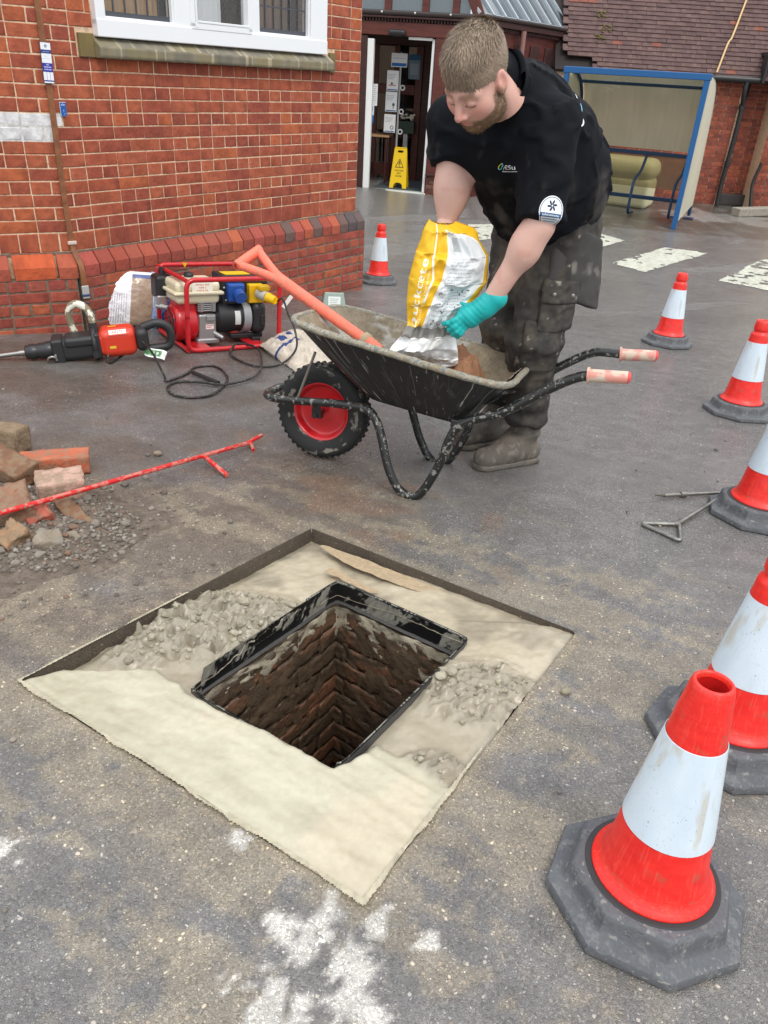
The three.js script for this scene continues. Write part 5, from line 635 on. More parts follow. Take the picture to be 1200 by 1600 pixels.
const dripMap = canvasTex(2048, 512, (c, w, h) => {
  c.fillStyle = '#151618'; c.fillRect(0, 0, w, h); const r = rngOf(77); 
  for (let i = 0; i < 900; i++) { const a = 0.05 + 0.12 * r(); c.fillStyle = `rgba(150,150,140,${a})`; c.beginPath(); c.ellipse(r() * w, r() * h, 3 + r() * 26, 2 + r() * 9, r() * 3, 0, 7); c.fill(); }
  for (let i = 0; i < 420; i++) { c.fillStyle = `rgba(205,205,192,${0.25 + 0.6 * r()})`; const x = r() * w, y = h * Math.pow(r(), 1.3), s = 1 + 6 * r() ** 3; c.beginPath(); c.ellipse(x, y, s, s * (0.7 + r() * 1.6), 0, 0, 7); c.fill(); if (r() < 0.3) { c.strokeStyle = `rgba(205,205,192,${0.3 + 0.4 * r()})`; c.lineWidth = 1 + r() * 4; c.beginPath(); c.moveTo(x, y); let px = x, py = y; for (let k = 0; k < 6; k++) { px += (r() - 0.5) * 12; py += 8 + r() * 22; c.lineTo(px, py); } c.stroke(); } }
  for (let i = 0; i < 260; i++) { const x = r() * w; c.fillStyle = `rgba(190,190,176,${0.3 + 0.5 * r()})`; c.fillRect(x, 0, 2 + r() * 18, 4 + r() * 26); }
}); dripMap.wrapS = dripMap.wrapT = THREE.RepeatWrapping;
const splashMap = tex(512, 512, (u, v) => { const n = fbm(u * 26, v * 26, 4, 221, 26), s = vn(u * 80, v * 80, 223, 80), t = ss(0.6, 0.72, n + (s - 0.5) * 0.3); return mix3([0.1, 0.102, 0.105], [0.6, 0.6, 0.56], t * 0.8); });
const cleanTube = new THREE.MeshPhysicalMaterial({ map: splashMap, roughness: 0.4, clearcoat: 0.2 }), blackPaint = new THREE.MeshPhysicalMaterial({ color: rgb(0.012, 0.012, 0.013), roughness: 0.3, clearcoat: 0.4, clearcoatRoughness: 0.2 });
{
  const b = thing('wheelbarrow', 'cement spattered black wheelbarrow with red wheel and pink grips', 'wheelbarrow'); b.position.copy(barrowP); b.quaternion.copy(barrowQ);
  part(b, 'tray', traySkin(0, 16, 120, null, false, 6), new THREE.MeshPhysicalMaterial({ map: dripMap, roughness: 0.42, clearcoat: 0.15, side: THREE.DoubleSide }));
  const coat = p => 0.012 + 0.035 * Math.max(0, fbm3(p[0] * 9, p[1] * 9, p[2] * 9, 4, 8) - 0.36) + 0.018 * fbm3(p[0] * 34, p[1] * 34, p[2] * 34, 2, 9) * ss(0.58, 0.45, p[1]);
  const lin = traySkin(0.006, 40, 220, coat, true, 16); paint(lin, (x, y, z) => { const n = fbm3(x * 14, y * 14, z * 14, 4, 12), m = fbm3(x * 50, y * 50, z * 50, 2, 13), w = ss(0.6, 0.7, fbm3(x * 16 + 5, y * 22, z * 16, 3, 15)); return mix3(mix3([0.15, 0.115, 0.072], [0.40, 0.345, 0.25], n * 0.8 + m * 0.3), [0.55, 0.55, 0.52], w * 0.7); });
  part(b, 'mortar_lining', boxUV(lin, 3), new THREE.MeshStandardMaterial({ vertexColors: true, map: cementMap, bumpMap: cementBump, bumpScale: 0.005, roughness: 0.8 }));
  const rimC = new THREE.CatmullRomCurve3(Array.from({ length: 64 }, (_, k) => { const p = trayPoint(0, k / 64); return V(p[0], p[1], p[2]); }), true); const rim = boxUV(lumpy(new THREE.TubeGeometry(rimC, 260, 0.0125, 8, true), 0.0028, 40, 3), 5);
  const rimMap = tex(512, 512, (u, v) => { const n = fbm(u * 14, v * 14, 4, 225, 14), t = ss(0.4, 0.62, fbm(u * 40, v * 40, 3, 226, 40)); return mix3(mix3([0.48, 0.44, 0.36], [0.72, 0.7, 0.63], n), [0.36, 0.41, 0.45], ss(0.58, 0.7, t * 0.4 + n * 0.6) * 0.7); });
  part(b, 'rim', rim, new THREE.MeshStandardMaterial({ map: rimMap, roughness: 0.7, bumpMap: cementBump, bumpScale: 0.002 }));
  for (const s of [1, -1]) {
    const P = [[-0.112, 0.238, 0.1], [0.0, 0.252, 0.108], [0.16, 0.268, 0.118], [0.29, 0.262, 0.175], [0.375, 0.08, 0.2], [0.43, 0.006, 0.2], [0.50, 0.006, 0.2], [0.56, 0.13, 0.2], [0.612, 0.29, 0.2], [0.76, 0.372, 0.206], [0.9, 0.478, 0.213], [0.99, 0.535, 0.216], [1.05, 0.545, 0.218], [1.06 + (s < 0 ? 0.06 : -0.02), 0.546, 0.218]].map(p => [p[0], p[1] + (s < 0 ? 0.012 : 0), p[2] * s]);
    const curve = new THREE.CatmullRomCurve3(P.map(p => V(...p)), false, 'catmullrom', 0.5); const g = capped(curve, 120, 0.0165, 12); boxUV(g); part(b, 'frame_tube', boxUV(g, 3), s > 0 ? cleanTube : cleanTube);
    const gm = tex(128, 128, (u, v) => { const n = fbm(u * 10, v * 10, 4, 231 + s), t = ss(0.42, 0.6, n); return mix3([0.8, 0.73, 0.66], [0.84, 0.47, 0.43], t * 0.65); });
    const y = 0.546 + (s < 0 ? 0.012 : 0); const hx = s < 0 ? 0.06 : -0.015; const gr = merge([rod([1.03 + hx, y - 0.001, 0.2175 * s], [1.155 + hx, y + 0.012, 0.221 * s], 0.0215, 0.021, 16), rod([1.03 + hx, y - 0.001, 0.2175 * s], [1.037 + hx, y, 0.2177 * s], 0.027, 0.027, 16)]); part(b, 'grip', boxUV(gr, 4), new THREE.MeshStandardMaterial({ map: gm, roughness: 0.5 }));
    part(b, 'grip_end', boxUV(new THREE.SphereGeometry(0.0195, 12, 8).scale(0.5, 1, 1).translate(1.156 + hx, y + 0.012, 0.221 * s)), MAT('#d8504c', 0.5));
    part(b, 'axle_bracket', rboxAt(0.035, 0.07, 0.012, 0.02, 0.222, 0.085 * s, 0.004), blackPaint); part(b, 'stay', rod([0.02, 0.45, 0.13 * s], [-0.055, 0.25, 0.104 * s], 0.0055, 0.0055, 8), MAT('#8d8a82', 0.45, { metalness: 0.6 }));
    part(b, 'tray_support', rboxAt(0.03, 0.03, 0.05, 0.6, 0.3, 0.185 * s, 0.004), blackPaint);
  }
  const loop = new THREE.CatmullRomCurve3([[-0.112, 0.238, 0.1], [-0.17, 0.236, 0.095], [-0.207, 0.236, 0.06], [-0.215, 0.236, 0], [-0.207, 0.24, -0.06], [-0.17, 0.245, -0.095], [-0.112, 0.25, -0.1]].map(p => V(...p))); part(b, 'front_loop', boxUV(capped(loop, 50, 0.0165, 12), 3), cleanTube); part(b, 'cross_tube', rod([0.62, 0.30, -0.2], [0.62, 0.30, 0.2], 0.012, 0.012, 10), blackPaint);
  const wheel = new THREE.Group(); wheel.name = 'wheel'; b.add(wheel); wheel.position.set(0.018, 0.197, 0);
  const tread = []; for (let i = 0; i < 44; i++) for (const k of [-1, 1]) { const a = (i + (k > 0 ? 0.5 : 0)) / 44 * Math.PI * 2; const g = new THREE.BoxGeometry(0.013, 0.006, 0.028); g.rotateY(k * 0.45); g.rotateX(-k * 0.35); g.translate(0, 0.1848, k * 0.018); g.rotateZ(a); tread.push(boxUV(g, 3)); }
  const tyreTex = tex(512, 256, (u, v) => { const n = fbm(u * 24, v * 12, 4, 235, 0), t = ss(0.6, 0.74, n + 0.14 * (vn(u * 120, v * 50, 236) - 0.5)); return mix3([0.14, 0.14, 0.14], [0.62, 0.6, 0.55], t * 0.7); }), tyreM = new THREE.MeshStandardMaterial({ map: tyreTex, roughness: 0.75, bumpMap: cementBump, bumpScale: 0.002 });
  const tyre = lathe([[0.112, -0.03], [0.118, -0.036], [0.135, -0.043], [0.16, -0.047], [0.178, -0.042], [0.187, -0.026], [0.19, 0], [0.187, 0.026], [0.178, 0.042], [0.16, 0.047], [0.135, 0.043], [0.118, 0.036], [0.112, 0.03]], 64).rotateX(Math.PI / 2); const ty = part(wheel, 'tyre', tyre, tyreM); tag(part(wheel, 'tread', merge(tread), tyreM), null, null, null, 'stuff');
  const redP = new THREE.MeshPhysicalMaterial({ color: '#c0141c', roughness: 0.3, clearcoat: 0.5, clearcoatRoughness: 0.25 });
  part(wheel, 'wheel_disc', merge([lathe([[0.0, 0.012], [0.035, 0.014], [0.045, 0.006], [0.09, 0.004], [0.1, 0.012], [0.106, 0.03], [0.115, 0.036], [0.118, 0.034], [0.112, 0.028], [0.104, -0.0], [0.112, -0.028], [0.118, -0.034], [0.106, -0.03], [0.09, -0.004], [0.0, -0.012]], 48).rotateX(Math.PI / 2)]), redP);
  part(wheel, 'hub', merge([rboxAt(0.04, 0.032, 0.03, 0, 0, 0.062, 0.004), rod([0, 0, -0.1], [0, 0, 0.1], 0.011, 0.011, 12)]), blackPaint); part(wheel, 'axle_nut', new THREE.CylinderGeometry(0.011, 0.011, 0.012, 6).rotateX(Math.PI / 2).translate(0, 0, 0.082), MAT('#a9aaa6', 0.35, { metalness: 0.8 }));
  part(b, 'sticker', new THREE.PlaneGeometry(0.13, 0.06).applyMatrix4(new THREE.Matrix4().makeBasis(V(0.05, -0.02, -1).normalize(), V(0.78, 0.6, 0.03).normalize(), V(0.6, -0.78, 0.05).normalize()).setPosition(0.716, 0.395, 0.14)), MAT('#b7b9b8', 0.5));
  shadows(b);
  // the damp sand being mixed
  const mix = thing('mortar_mix', 'heap of damp reddish brown sand in the wheelbarrow tray', 'sand'); mix.position.copy(barrowP); mix.quaternion.copy(barrowQ);
  const pos = [], idx = [], col = [], n = 90, m = 60; for (let j = 0; j <= m; j++) for (let i = 0; i <= n; i++) { const u = i / n, v = j / m * 2 - 1, x = lerp(0.26, 0.655, u), w = lerp(0.16, 0.19, u), z = v * w; const e = Math.max(0, 1 - Math.pow(Math.abs(v), 6)) * ss(0, 0.12, u) * ss(1, 0.86, u); const hump = 0.075 * Math.exp(-(((x - 0.58) / 0.11) ** 2 + ((z - 0.05) / 0.15) ** 2)) + 0.05 * Math.exp(-(((x - 0.42) / 0.16) ** 2 + ((z - 0.02) / 0.14) ** 2)); const rough = 0.085 * Math.max(0, fbm(x * 22, z * 22, 4, 41) - 0.34) + 0.02 * Math.max(0, fbm(x * 60, z * 60, 2, 42) - 0.45); pos.push(x, 0.385 + e * (0.02 + hump + rough) - 0.02 * (1 - e), z); const q = fbm(x * 18, z * 18, 3, 43), gcol = ss(0.45, 0.25, x + 0.25 * (q - 0.5)); col.push(...mix3(mix3([0.25, 0.118, 0.062], [0.44, 0.225, 0.125], q), [0.27, 0.22, 0.15], gcol)); }
  for (let j = 0; j < m; j++) for (let i = 0; i < n; i++) { const a = j * (n + 1) + i; idx.push(a, a + n + 1, a + 1, a + 1, a + n + 1, a + n + 2); }
  const g = new THREE.BufferGeometry(); g.setAttribute('position', new THREE.Float32BufferAttribute(pos, 3)); g.setAttribute('color', new THREE.Float32BufferAttribute(col, 3)); g.setIndex(idx); g.computeVertexNormals(); part(mix, 'heap', boxUV(g, 3), new THREE.MeshStandardMaterial({ vertexColors: true, map: cementMap, bumpMap: cementBump, bumpScale: 0.004, roughness: 0.9 })); shadows(mix);
}
// ---------- shovel ----------
{
  const J = V(-0.462, 0.474, -3.05), E = V(-0.05, 0.306, -2.762), A = V(-0.63, 0.516, -3.075), B = V(-0.566, 0.556, -3.16); const s = thing('shovel', 'orange plastic shovel with open grip leaning into the wheelbarrow', 'shovel'); s.position.copy(E); const L = v => [v.x - E.x, v.y - E.y, v.z - E.z];
  const om = tex(256, 256, (u, v) => { const n = fbm(u * 12, v * 12, 4, 241, 12), d = ss(0.6, 0.72, fbm(u * 30, v * 30, 3, 243, 30)); return mix3(mix3([0.93, 0.42, 0.33], [0.96, 0.5, 0.4], n), [0.66, 0.5, 0.4], d * 0.7); }), o = new THREE.MeshStandardMaterial({ map: om, roughness: 0.5 });
  const mid = J.clone().lerp(E, 0.45), taper = (a, b, r0, r1) => boxUV(rod(L(a), L(b), r0, r1, 18), 5); const dir = E.clone().sub(J).normalize();
  part(s, 'shaft', merge([taper(J.clone().addScaledVector(dir, -0.015), J.clone().lerp(E, 0.25), 0.024, 0.0225), taper(J.clone().lerp(E, 0.25), J.clone().lerp(E, 0.86), 0.0225, 0.0205), boxUV(new THREE.SphereGeometry(0.0238, 16, 10).translate(...L(J)), 5)]), o);
  const arm = (p, q, k) => { const c = new THREE.CatmullRomCurve3([V(...L(J.clone().addScaledVector(dir, 0.02))), V(...L(J.clone().lerp(p, 0.35))), V(...L(J.clone().lerp(p, 0.75))), V(...L(p))]); return boxUV(capped(c, 24, 0.0175, 12), 5); };
  part(s, 'grip', merge([arm(A), arm(B)]), o); const ab = B.clone().sub(A).normalize(); const g0 = A.clone().addScaledVector(ab, -0.012), g1 = B.clone().addScaledVector(ab, 0.012); part(s, 'grip_bar', boxUV(merge([rod(L(g0), L(g1), 0.0205, 0.0205, 20)]), 5), o); part(s, 'grip_plug', rod(L(A.clone().addScaledVector(ab, -0.0145)), L(A.clone().addScaledVector(ab, -0.011)), 0.011, 0.011, 16), MAT('#b8291c', 0.6));
  const cm = MAT('#a8977b', 0.8); const c0 = J.clone().lerp(E, 0.83); part(s, 'collar', boxUV(lumpy(lathe([[0.021, 0], [0.029, 0.004], [0.03, 0.022], [0.026, 0.03], [0.022, 0.034]], 24).applyQuaternion(new THREE.Quaternion().setFromUnitVectors(V(0, 1, 0), dir)).translate(...L(c0)), 0.002, 60, 4), 5), cm);
  part(s, 'socket', merge([taper(J.clone().lerp(E, 0.86), J.clone().lerp(E, 1.0), 0.027, 0.02)]), o); const bl = boxUV(lumpy(rbox(0.17, 0.012, 0.22, 0.005), 0.006, 12, 4)); bl.applyQuaternion(new THREE.Quaternion().setFromUnitVectors(V(0, 0, 1), dir)); const bp = E.clone().addScaledVector(dir, 0.1); part(s, 'blade', bl.translate(...L(bp)), MAT('#8a8478', 0.6, { metalness: 0.4 })); shadows(s);
}
// ---------- rubble ----------
{
  const rb = (name, label, x, z, h, size, rot, tone, amp, seed, cat = 'brick') => { const o = thing(name, label, cat, undefined); place(o, x, z, rot[1], h); o.rotateZ(rot[2]); o.rotateX(rot[0]); const seg = [12, 7, 9]; let g = new THREE.BoxGeometry(...size, ...seg); g = lumpy(g, amp * 0.5, 9, seed); g = lumpy(boxUV(g), amp, 38, seed + 3); part(o, name === 'mortar_lump' ? 'lump' : 'brick', boxUV(g, 3), tone); return shadows(o); };
  const t = (a, b, s) => new THREE.MeshStandardMaterial({ map: tex(128, 128, (u, v) => { const n = fbm(u * 8, v * 8, 4, s, 8), q = ss(0.42, 0.62, fbm(u * 16, v * 16, 4, s + 3, 16)); return mix3(mix3(a, b, n), [0.52, 0.46, 0.38], q * 0.55); }), bumpMap: cementBump, bumpScale: 0.006, roughness: 0.92 });
  const brown = t([0.42, 0.35, 0.27], [0.58, 0.5, 0.4], 251), red = t([0.66, 0.34, 0.24], [0.76, 0.45, 0.33], 253), pink = t([0.66, 0.52, 0.46], [0.76, 0.64, 0.58], 255), mud = t([0.4, 0.29, 0.22], [0.52, 0.38, 0.28], 257), mort = t([0.44, 0.42, 0.38], [0.6, 0.57, 0.52], 259);
  rb('rubble_brick', 'square muddy brown half brick standing at the back of the rubble', -1.45, -2.63, 0.055, [0.13, 0.1, 0.1], [0, -0.1, 0], brown, 0.006, 3);
  rb('rubble_brick', 'clean orange red brick lying lengthwise behind the pink brick', -1.215, -2.5, 0.034, [0.235, 0.066, 0.1], [0, 0.36, 0.02], red, 0.004, 5);
  rb('rubble_brick', 'dark muddy brick tilted at the left edge of the heap', -1.32, -2.37, 0.06, [0.2, 0.07, 0.1], [0.25, -0.5, -0.12], mud, 0.006, 7);
  rb('rubble_brick', 'pale pink brick lying under the red marking rod', -1.10, -2.27, 0.048, [0.15, 0.085, 0.12], [0.06, 0.45, 0.03], pink, 0.006, 9);
  rb('rubble_brick', 'broken pointed red brick piece among the gravel', -1.08, -2.065, 0.03, [0.075, 0.07, 0.06], [0.5, 0.6, 0.5], t([0.62, 0.31, 0.26], [0.72, 0.43, 0.36], 261), 0.014, 11);
  rb('rubble_brick', 'thin sliver of muddy brick sloping beside the red piece', -1.0, -2.12, 0.028, [0.15, 0.03, 0.05], [0.2, -0.7, -0.22], mud, 0.008, 13);
  rb('rubble_brick', 'large brown broken brick at the left edge below the rod', -1.18, -2.06, 0.05, [0.15, 0.1, 0.13], [0.2, 0.5, 0.25], t([0.46, 0.34, 0.27], [0.58, 0.43, 0.34], 263), 0.012, 15);
  rb('rubble_brick', 'tan wedge of brick nearest the camera in the heap', -1.10, -1.93, 0.035, [0.08, 0.075, 0.07], [0.3, 0.9, 0.6], t([0.54, 0.42, 0.32], [0.62, 0.5, 0.38], 265), 0.016, 17);
  rb('mortar_lump', 'knobbly grey lump of old mortar in front of the rubble', -1.0, -1.935, 0.025, [0.075, 0.06, 0.07], [0.2, 0.3, 0], mort, 0.016, 19, 'mortar');
  rb('mortar_lump', 'smaller grey mortar lump right of the knobbly one', -0.95, -1.97, 0.016, [0.045, 0.035, 0.04], [0.2, 0.9, 0], mort, 0.01, 21, 'mortar');
  // spoil and gravel
  const soilK = (x, z) => ss(1.05, 0.2, Math.hypot((x + 1.2) / 0.56, (z + 2.05) / 0.46) + 0.5 * (fbm(x * 7, z * 7, 3, 271) - 0.5)), soilY = (x, z) => { const k = soilK(x, z); return G(x, z) - 0.007 + 0.034 * k + k * 0.03 * (fbm(x * 30, z * 30, 4, 273) - 0.35); };
  const soil = new THREE.Mesh(); { const xs = steps(-2.0, -0.55, 0.009), zs = steps(-2.75, -1.45, 0.009); const f = soilK; const g = sheet(xs, zs, (x, z) => f(x, z) > 0.06, [], soilY, (x, y, z) => mix3([0.07, 0.052, 0.04], [0.21, 0.17, 0.135], fbm(x * 45, z * 45, 4, 275)), 3); soil.geometry = g; soil.material = new THREE.MeshStandardMaterial({ vertexColors: true, map: cementMap, bumpMap: cementBump, bumpScale: 0.01, roughness: 0.95 }); soil.name = 'spoil_soil'; tag(soil, 'loose dark soil spread under the broken bricks', 'soil', null, 'stuff'); scene.add(soil); shadows(soil); }
  const st = []; for (let i = 0; i < 2400; i++) { const a = R() * 6.28, r = Math.sqrt(R()) * (R() < 0.75 ? 0.55 : 1.0), x = -1.14 + Math.cos(a) * r * 0.68, z = -2.03 + Math.sin(a) * r * 0.5; if (inPoly(SQ, x, z)) continue; const s = rr(0.0025, 0.0075) * (R() < 0.06 ? 2.3 : 1); const g = lumpy(new THREE.IcosahedronGeometry(s, 1), s * 0.5, 0.8 / s, i); g.scale(1, 0.7, 1); g.rotateY(R() * 6); g.translate(x, Math.max(G(x, z), soilY(x, z)) + s * 0.3, z); const t0 = h2(i, 4, 4), c = t0 < 0.07 ? [0.3, 0.28, 0.25] : t0 < 0.13 ? [0.2, 0.12, 0.085] : mix3([0.11, 0.09, 0.075], [0.24, 0.21, 0.18], h2(i, 5, 5)); const fg = boxUV(g, 3); fg.computeVertexNormals(); st.push(paint(fg, () => c)); }
  const gm = new THREE.MeshStandardMaterial({ vertexColors: true, map: cementMap, roughness: 0.85 }); const gr = new THREE.Mesh(mergeC(st), gm); gr.name = 'gravel'; tag(gr, 'scattered gravel and grit round the heap of broken bricks', 'gravel', null, 'stuff'); scene.add(gr); shadows(gr);
  const far = []; for (let i = 0; i < 420; i++) { const x = rr(-1.9, 2.0), z = rr(-4.6, -0.5); if (sdPoly(SQ, x, z) < 0.01) continue; const s = rr(0.002, 0.005) * (R() < 0.06 ? 2.2 : 1); const g = lumpy(new THREE.IcosahedronGeometry(s, 1), s * 0.3, 1 / s, i); g.scale(1, 0.7, 1); g.translate(x, G(x, z) + s * 0.3, z); const c = mix3([0.09, 0.08, 0.07], [0.3, 0.26, 0.22], h2(i, 6, 6)); far.push(paint(boxUV(g, 3), () => c)); }
  const gf = new THREE.Mesh(mergeC(far), gm); gf.name = 'grit'; tag(gf, 'fine grit sprinkled over the open tarmac', 'grit', null, 'stuff'); scene.add(gf); shadows(gf);
  const pebble = (x, z, s, c, label) => { const o = thing('pebble', label, 'stone'); place(o, x, z, R() * 6); part(o, 'stone', boxUV(lumpy(new THREE.IcosahedronGeometry(s, 3), s * 0.25, 0.8 / s, Math.round(x * 90)).scale(1, 0.65, 0.8).translate(0, s * 0.45, 0), 4), new THREE.MeshStandardMaterial({ color: c, map: cementMap, bumpMap: cementBump, bumpScale: 0.002, roughness: 0.85 })); shadows(o); };
  pebble(-0.905, -2.72, 0.017, '#877a6c', 'round stone alone on the tarmac above the red rod'); pebble(-0.79, -2.245, 0.012, '#8d8579', 'small pale pebble below the side arm of the red rod'); pebble(0.475, -1.44, 0.013, '#8f8a77', 'small cement lump on the tarmac right of the square'); pebble(-0.93, -1.42, 0.013, '#8f887c', 'small stone left of the pale concrete corner');
}
{ // red lifting rod and the steel keys
  const r = thing('marking_rod', 'long red painted steel rod with side arms lying over the bricks', 'rod'); const a = V(-1.285, 0.04, -1.716), e = V(-0.575, G(-0.575, -2.9) + 0.02, -2.885); r.position.copy(a); const L = v => [v.x - a.x, v.y - a.y, v.z - a.z];
  const rm = new THREE.MeshStandardMaterial({ roughness: 0.55, map: tex(256, 256, (u, v) => { const n = ss(0.48, 0.6, fbm(u * 14, v * 14, 4, 281, 14)), m = ss(0.62, 0.72, fbm(u * 22, v * 22, 3, 283, 22)); return mix3(mix3([0.8, 0.12, 0.12], [0.82, 0.5, 0.45], n * 0.85), [0.6, 0.5, 0.42], m * 0.8); }) }); const pr = (p, q, R0) => boxUV(rod(L(p), L(q), R0, R0, 12), 4);
  part(r, 'shaft', pr(a, e, 0.0085), rm); part(r, 'fork', merge([pr(e.clone().add(V(-0.005, 0, 0)), V(-0.535, G(-0.535, -2.955) + 0.03, -2.955), 0.008)]), rm); part(r, 'fork', pr(e.clone().add(V(0.004, -0.002, -0.008)), V(-0.55, G(-0.55, -2.84) + 0.006, -2.84), 0.007), rm);
  const s0 = a.clone().lerp(e, 0.81); part(r, 'side_arm', pr(s0, V(-0.598, G(-0.598, -2.56) + 0.009, -2.56), 0.0095), rm); shadows(r);
  const steel = new THREE.MeshStandardMaterial({ roughness: 0.4, metalness: 0.75, map: tex(128, 128, (u, v) => { const n = fbm(u * 12, v * 12, 4, 285, 12); return mix3([0.42, 0.42, 0.4], [0.68, 0.68, 0.65], n); }) });
  const k1 = thing('lifting_key', 'steel lifting key with triangular handle beside the cone base', 'lifting key'); place(k1, 1.09, -2.45, 0); const q = (x, z, h = 0.008) => { const v = V(x, G(x, z) + h, z).sub(k1.position).applyQuaternion(k1.quaternion.clone().invert()); return v; };
  part(k1, 'handle', boxUV(capped(new Poly3([q(1.075, -2.455), q(0.935, -2.44), q(1.045, -2.318), q(1.082, -2.45)], 0.022), 60, 0.0072, 10), 4), steel); part(k1, 'shank', boxUV(capped(new Poly3([q(1.065, -2.448), q(1.10, -2.48), q(1.4, -2.78, 0.03)], 0.03), 20, 0.0068, 10), 4), steel); shadows(k1);
  const k2 = thing('lifting_key', 'straight steel key with collar lying behind the triangular one', 'lifting key'); place(k2, 1.1, -2.71, 0); const w = (x, z, h) => { const v = V(x, G(x, z) + h, z).sub(k2.position).applyQuaternion(k2.quaternion.clone().invert()); return [v.x, v.y, v.z]; };
  part(k2, 'shank', boxUV(rod(w(1.105, -2.705, 0.012), w(1.66, -2.87, 0.012), 0.007, 0.007, 10), 4), steel); part(k2, 'collar', boxUV(rod(w(1.175, -2.725, 0.012), w(1.2, -2.733, 0.012), 0.0115, 0.0115, 12), 4), steel); part(k2, 'blade', boxUV(rod(w(1.066, -2.697, 0.014), w(1.11, -2.707, 0.012), 0.003, 0.0068, 8), 4), MAT('#5d564e', 0.5, { metalness: 0.5 })); shadows(k2);
}
// ---------- generator, breaker, cable, bags by the wall ----------
const gx = V(0.826, 0, -0.5636), gd = V(-0.5636, 0, -0.826);
const genQ = new THREE.Quaternion().setFromUnitVectors(V(0, 1, 0), GN).multiply(new THREE.Quaternion().setFromRotationMatrix(new THREE.Matrix4().makeBasis(gx, V(0, 1, 0), gd.clone().negate()))); // local: x along the front, y up, -z away
const genP = V(-1.154, -0.254, -4.234);
{
  const g = thing('generator', 'red framed petrol generator with cream tank and blue and yellow sockets', 'generator'); g.position.copy(genP).addScaledVector(gx, -0.02); g.quaternion.copy(genQ); g.scale.setScalar(1.04);
  const red = new THREE.MeshPhysicalMaterial({ map: tex(256, 256, (u, v) => { const n = fbm(u * 14, v * 14, 4, 301, 14), d = ss(0.64, 0.74, fbm(u * 30, v * 30, 3, 303, 30)); return mix3(mix3([0.7, 0.06, 0.1], [0.8, 0.1, 0.14], n), [0.5, 0.4, 0.36], d * 0.6); }), roughness: 0.35, clearcoat: 0.3 });
  const black = MAT(rgb(0.016, 0.016, 0.018), 0.45), steel = MAT(rgb(0.42, 0.42, 0.42), 0.35, { metalness: 0.7 }), cream = new THREE.MeshPhysicalMaterial({ color: '#ded6b8', roughness: 0.35, clearcoat: 0.3 });
  const W = 0.545, H = 0.392, D = 0.48, loop = z => [[0.05, 0.014, z], [W, 0.014, z], [W, H, z], [0, H, z], [0, 0.014, z], [0.055, 0.014, z]];
  const tube = P => boxUV(pipe(P, 0.0135, 0.05, 12), 4);
  part(g, 'front_frame', tube([[0.0, 0.2, 0], [0.0, 0.014, 0], [W, 0.014, 0], [W, H, 0], [0, H, 0], [0, 0.19, 0]]), red); part(g, 'rear_frame', tube([[0.0, 0.2, -D], [0.0, 0.014, -D], [W, 0.014, -D], [W, H, -D], [0, H, -D], [0, 0.19, -D]]), red);
  for (const [x, y] of [[0.005, H - 0.006], [W - 0.005, H - 0.006]]) part(g, 'side_bar', boxUV(rod([x, y, -0.005], [x, y, -D + 0.005], 0.0125, 0.0125, 12), 4), red);
  for (const x of [0.09, 0.41]) part(g, 'base_rail', boxUV(rboxAt(0.085, 0.012, D, x, 0.02, -D / 2, 0.004), 4), red); part(g, 'base_side', boxUV(rod([0.002, 0.016, 0], [0.002, 0.016, -D], 0.013, 0.013, 10), 4), red);
  const vee = new THREE.Shape(); vee.moveTo(-0.016, 0.012); vee.lineTo(0.016, 0.012); vee.lineTo(0, -0.014); vee.closePath(); part(g, 'warning_sticker', new THREE.ExtrudeGeometry(vee, { depth: 0.002, bevelEnabled: false }).translate(0.16, H, -D + 0.0135), MAT('#d9b21c', 0.5));
  // engine
  part(g, 'fuel_tank', merge([rboxAt(0.255, 0.062, 0.21, 0.105, 0.335, -0.2, 0.028), rboxAt(0.285, 0.02, 0.24, 0.105, 0.302, -0.2, 0.01), rboxAt(0.25, 0.062, 0.2, 0.105, 0.272, -0.2, 0.026)]), cream, null);
  part(g, 'tank_cap', lathe([[0, 0.02], [0.025, 0.018], [0.028, 0.0], [0.02, -0.01]], 20).translate(0.1, 0.372, -0.24), black);
  part(g, 'tank_label', new THREE.PlaneGeometry(0.12, 0.055).rotateX(-0.04).translate(0.125, 0.334, -0.0935), new THREE.MeshStandardMaterial({ roughness: 0.5, map: canvasTex(256, 128, (c, w, h) => { c.fillStyle = '#ece7d8'; c.fillRect(0, 0, w, h); c.fillStyle = '#c25a50'; c.font = 'bold 28px sans-serif'; c.textAlign = 'center'; c.fillText('PETROL GEN', 128, 40); c.fillText('HIRE 2', 128, 76); c.fillText('CHECK OIL', 128, 112); }) }));
  const eng = part(g, 'fan_housing', merge([lathe([[0.0, 0.0], [0.075, 0.0], [0.092, 0.004], [0.102, 0.018], [0.105, 0.045], [0.105, 0.115], [0.095, 0.128], [0, 0.13]], 40).rotateZ(-Math.PI / 2).translate(-0.025, 0.13, -0.2), rboxAt(0.12, 0.13, 0.15, 0.05, 0.2, -0.2, 0.03)]), red);
  const ribs = []; for (let i = 0; i < 20; i++) { const a = i / 20 * 6.283; ribs.push(boxUV(new THREE.BoxGeometry(0.006, 0.034, 0.007).translate(0, 0.058, 0).rotateX(a))); } ribs.push(boxUV(new THREE.TorusGeometry(0.08, 0.005, 8, 40).rotateY(Math.PI / 2)), boxUV(new THREE.TorusGeometry(0.037, 0.005, 8, 30).rotateY(Math.PI / 2)));
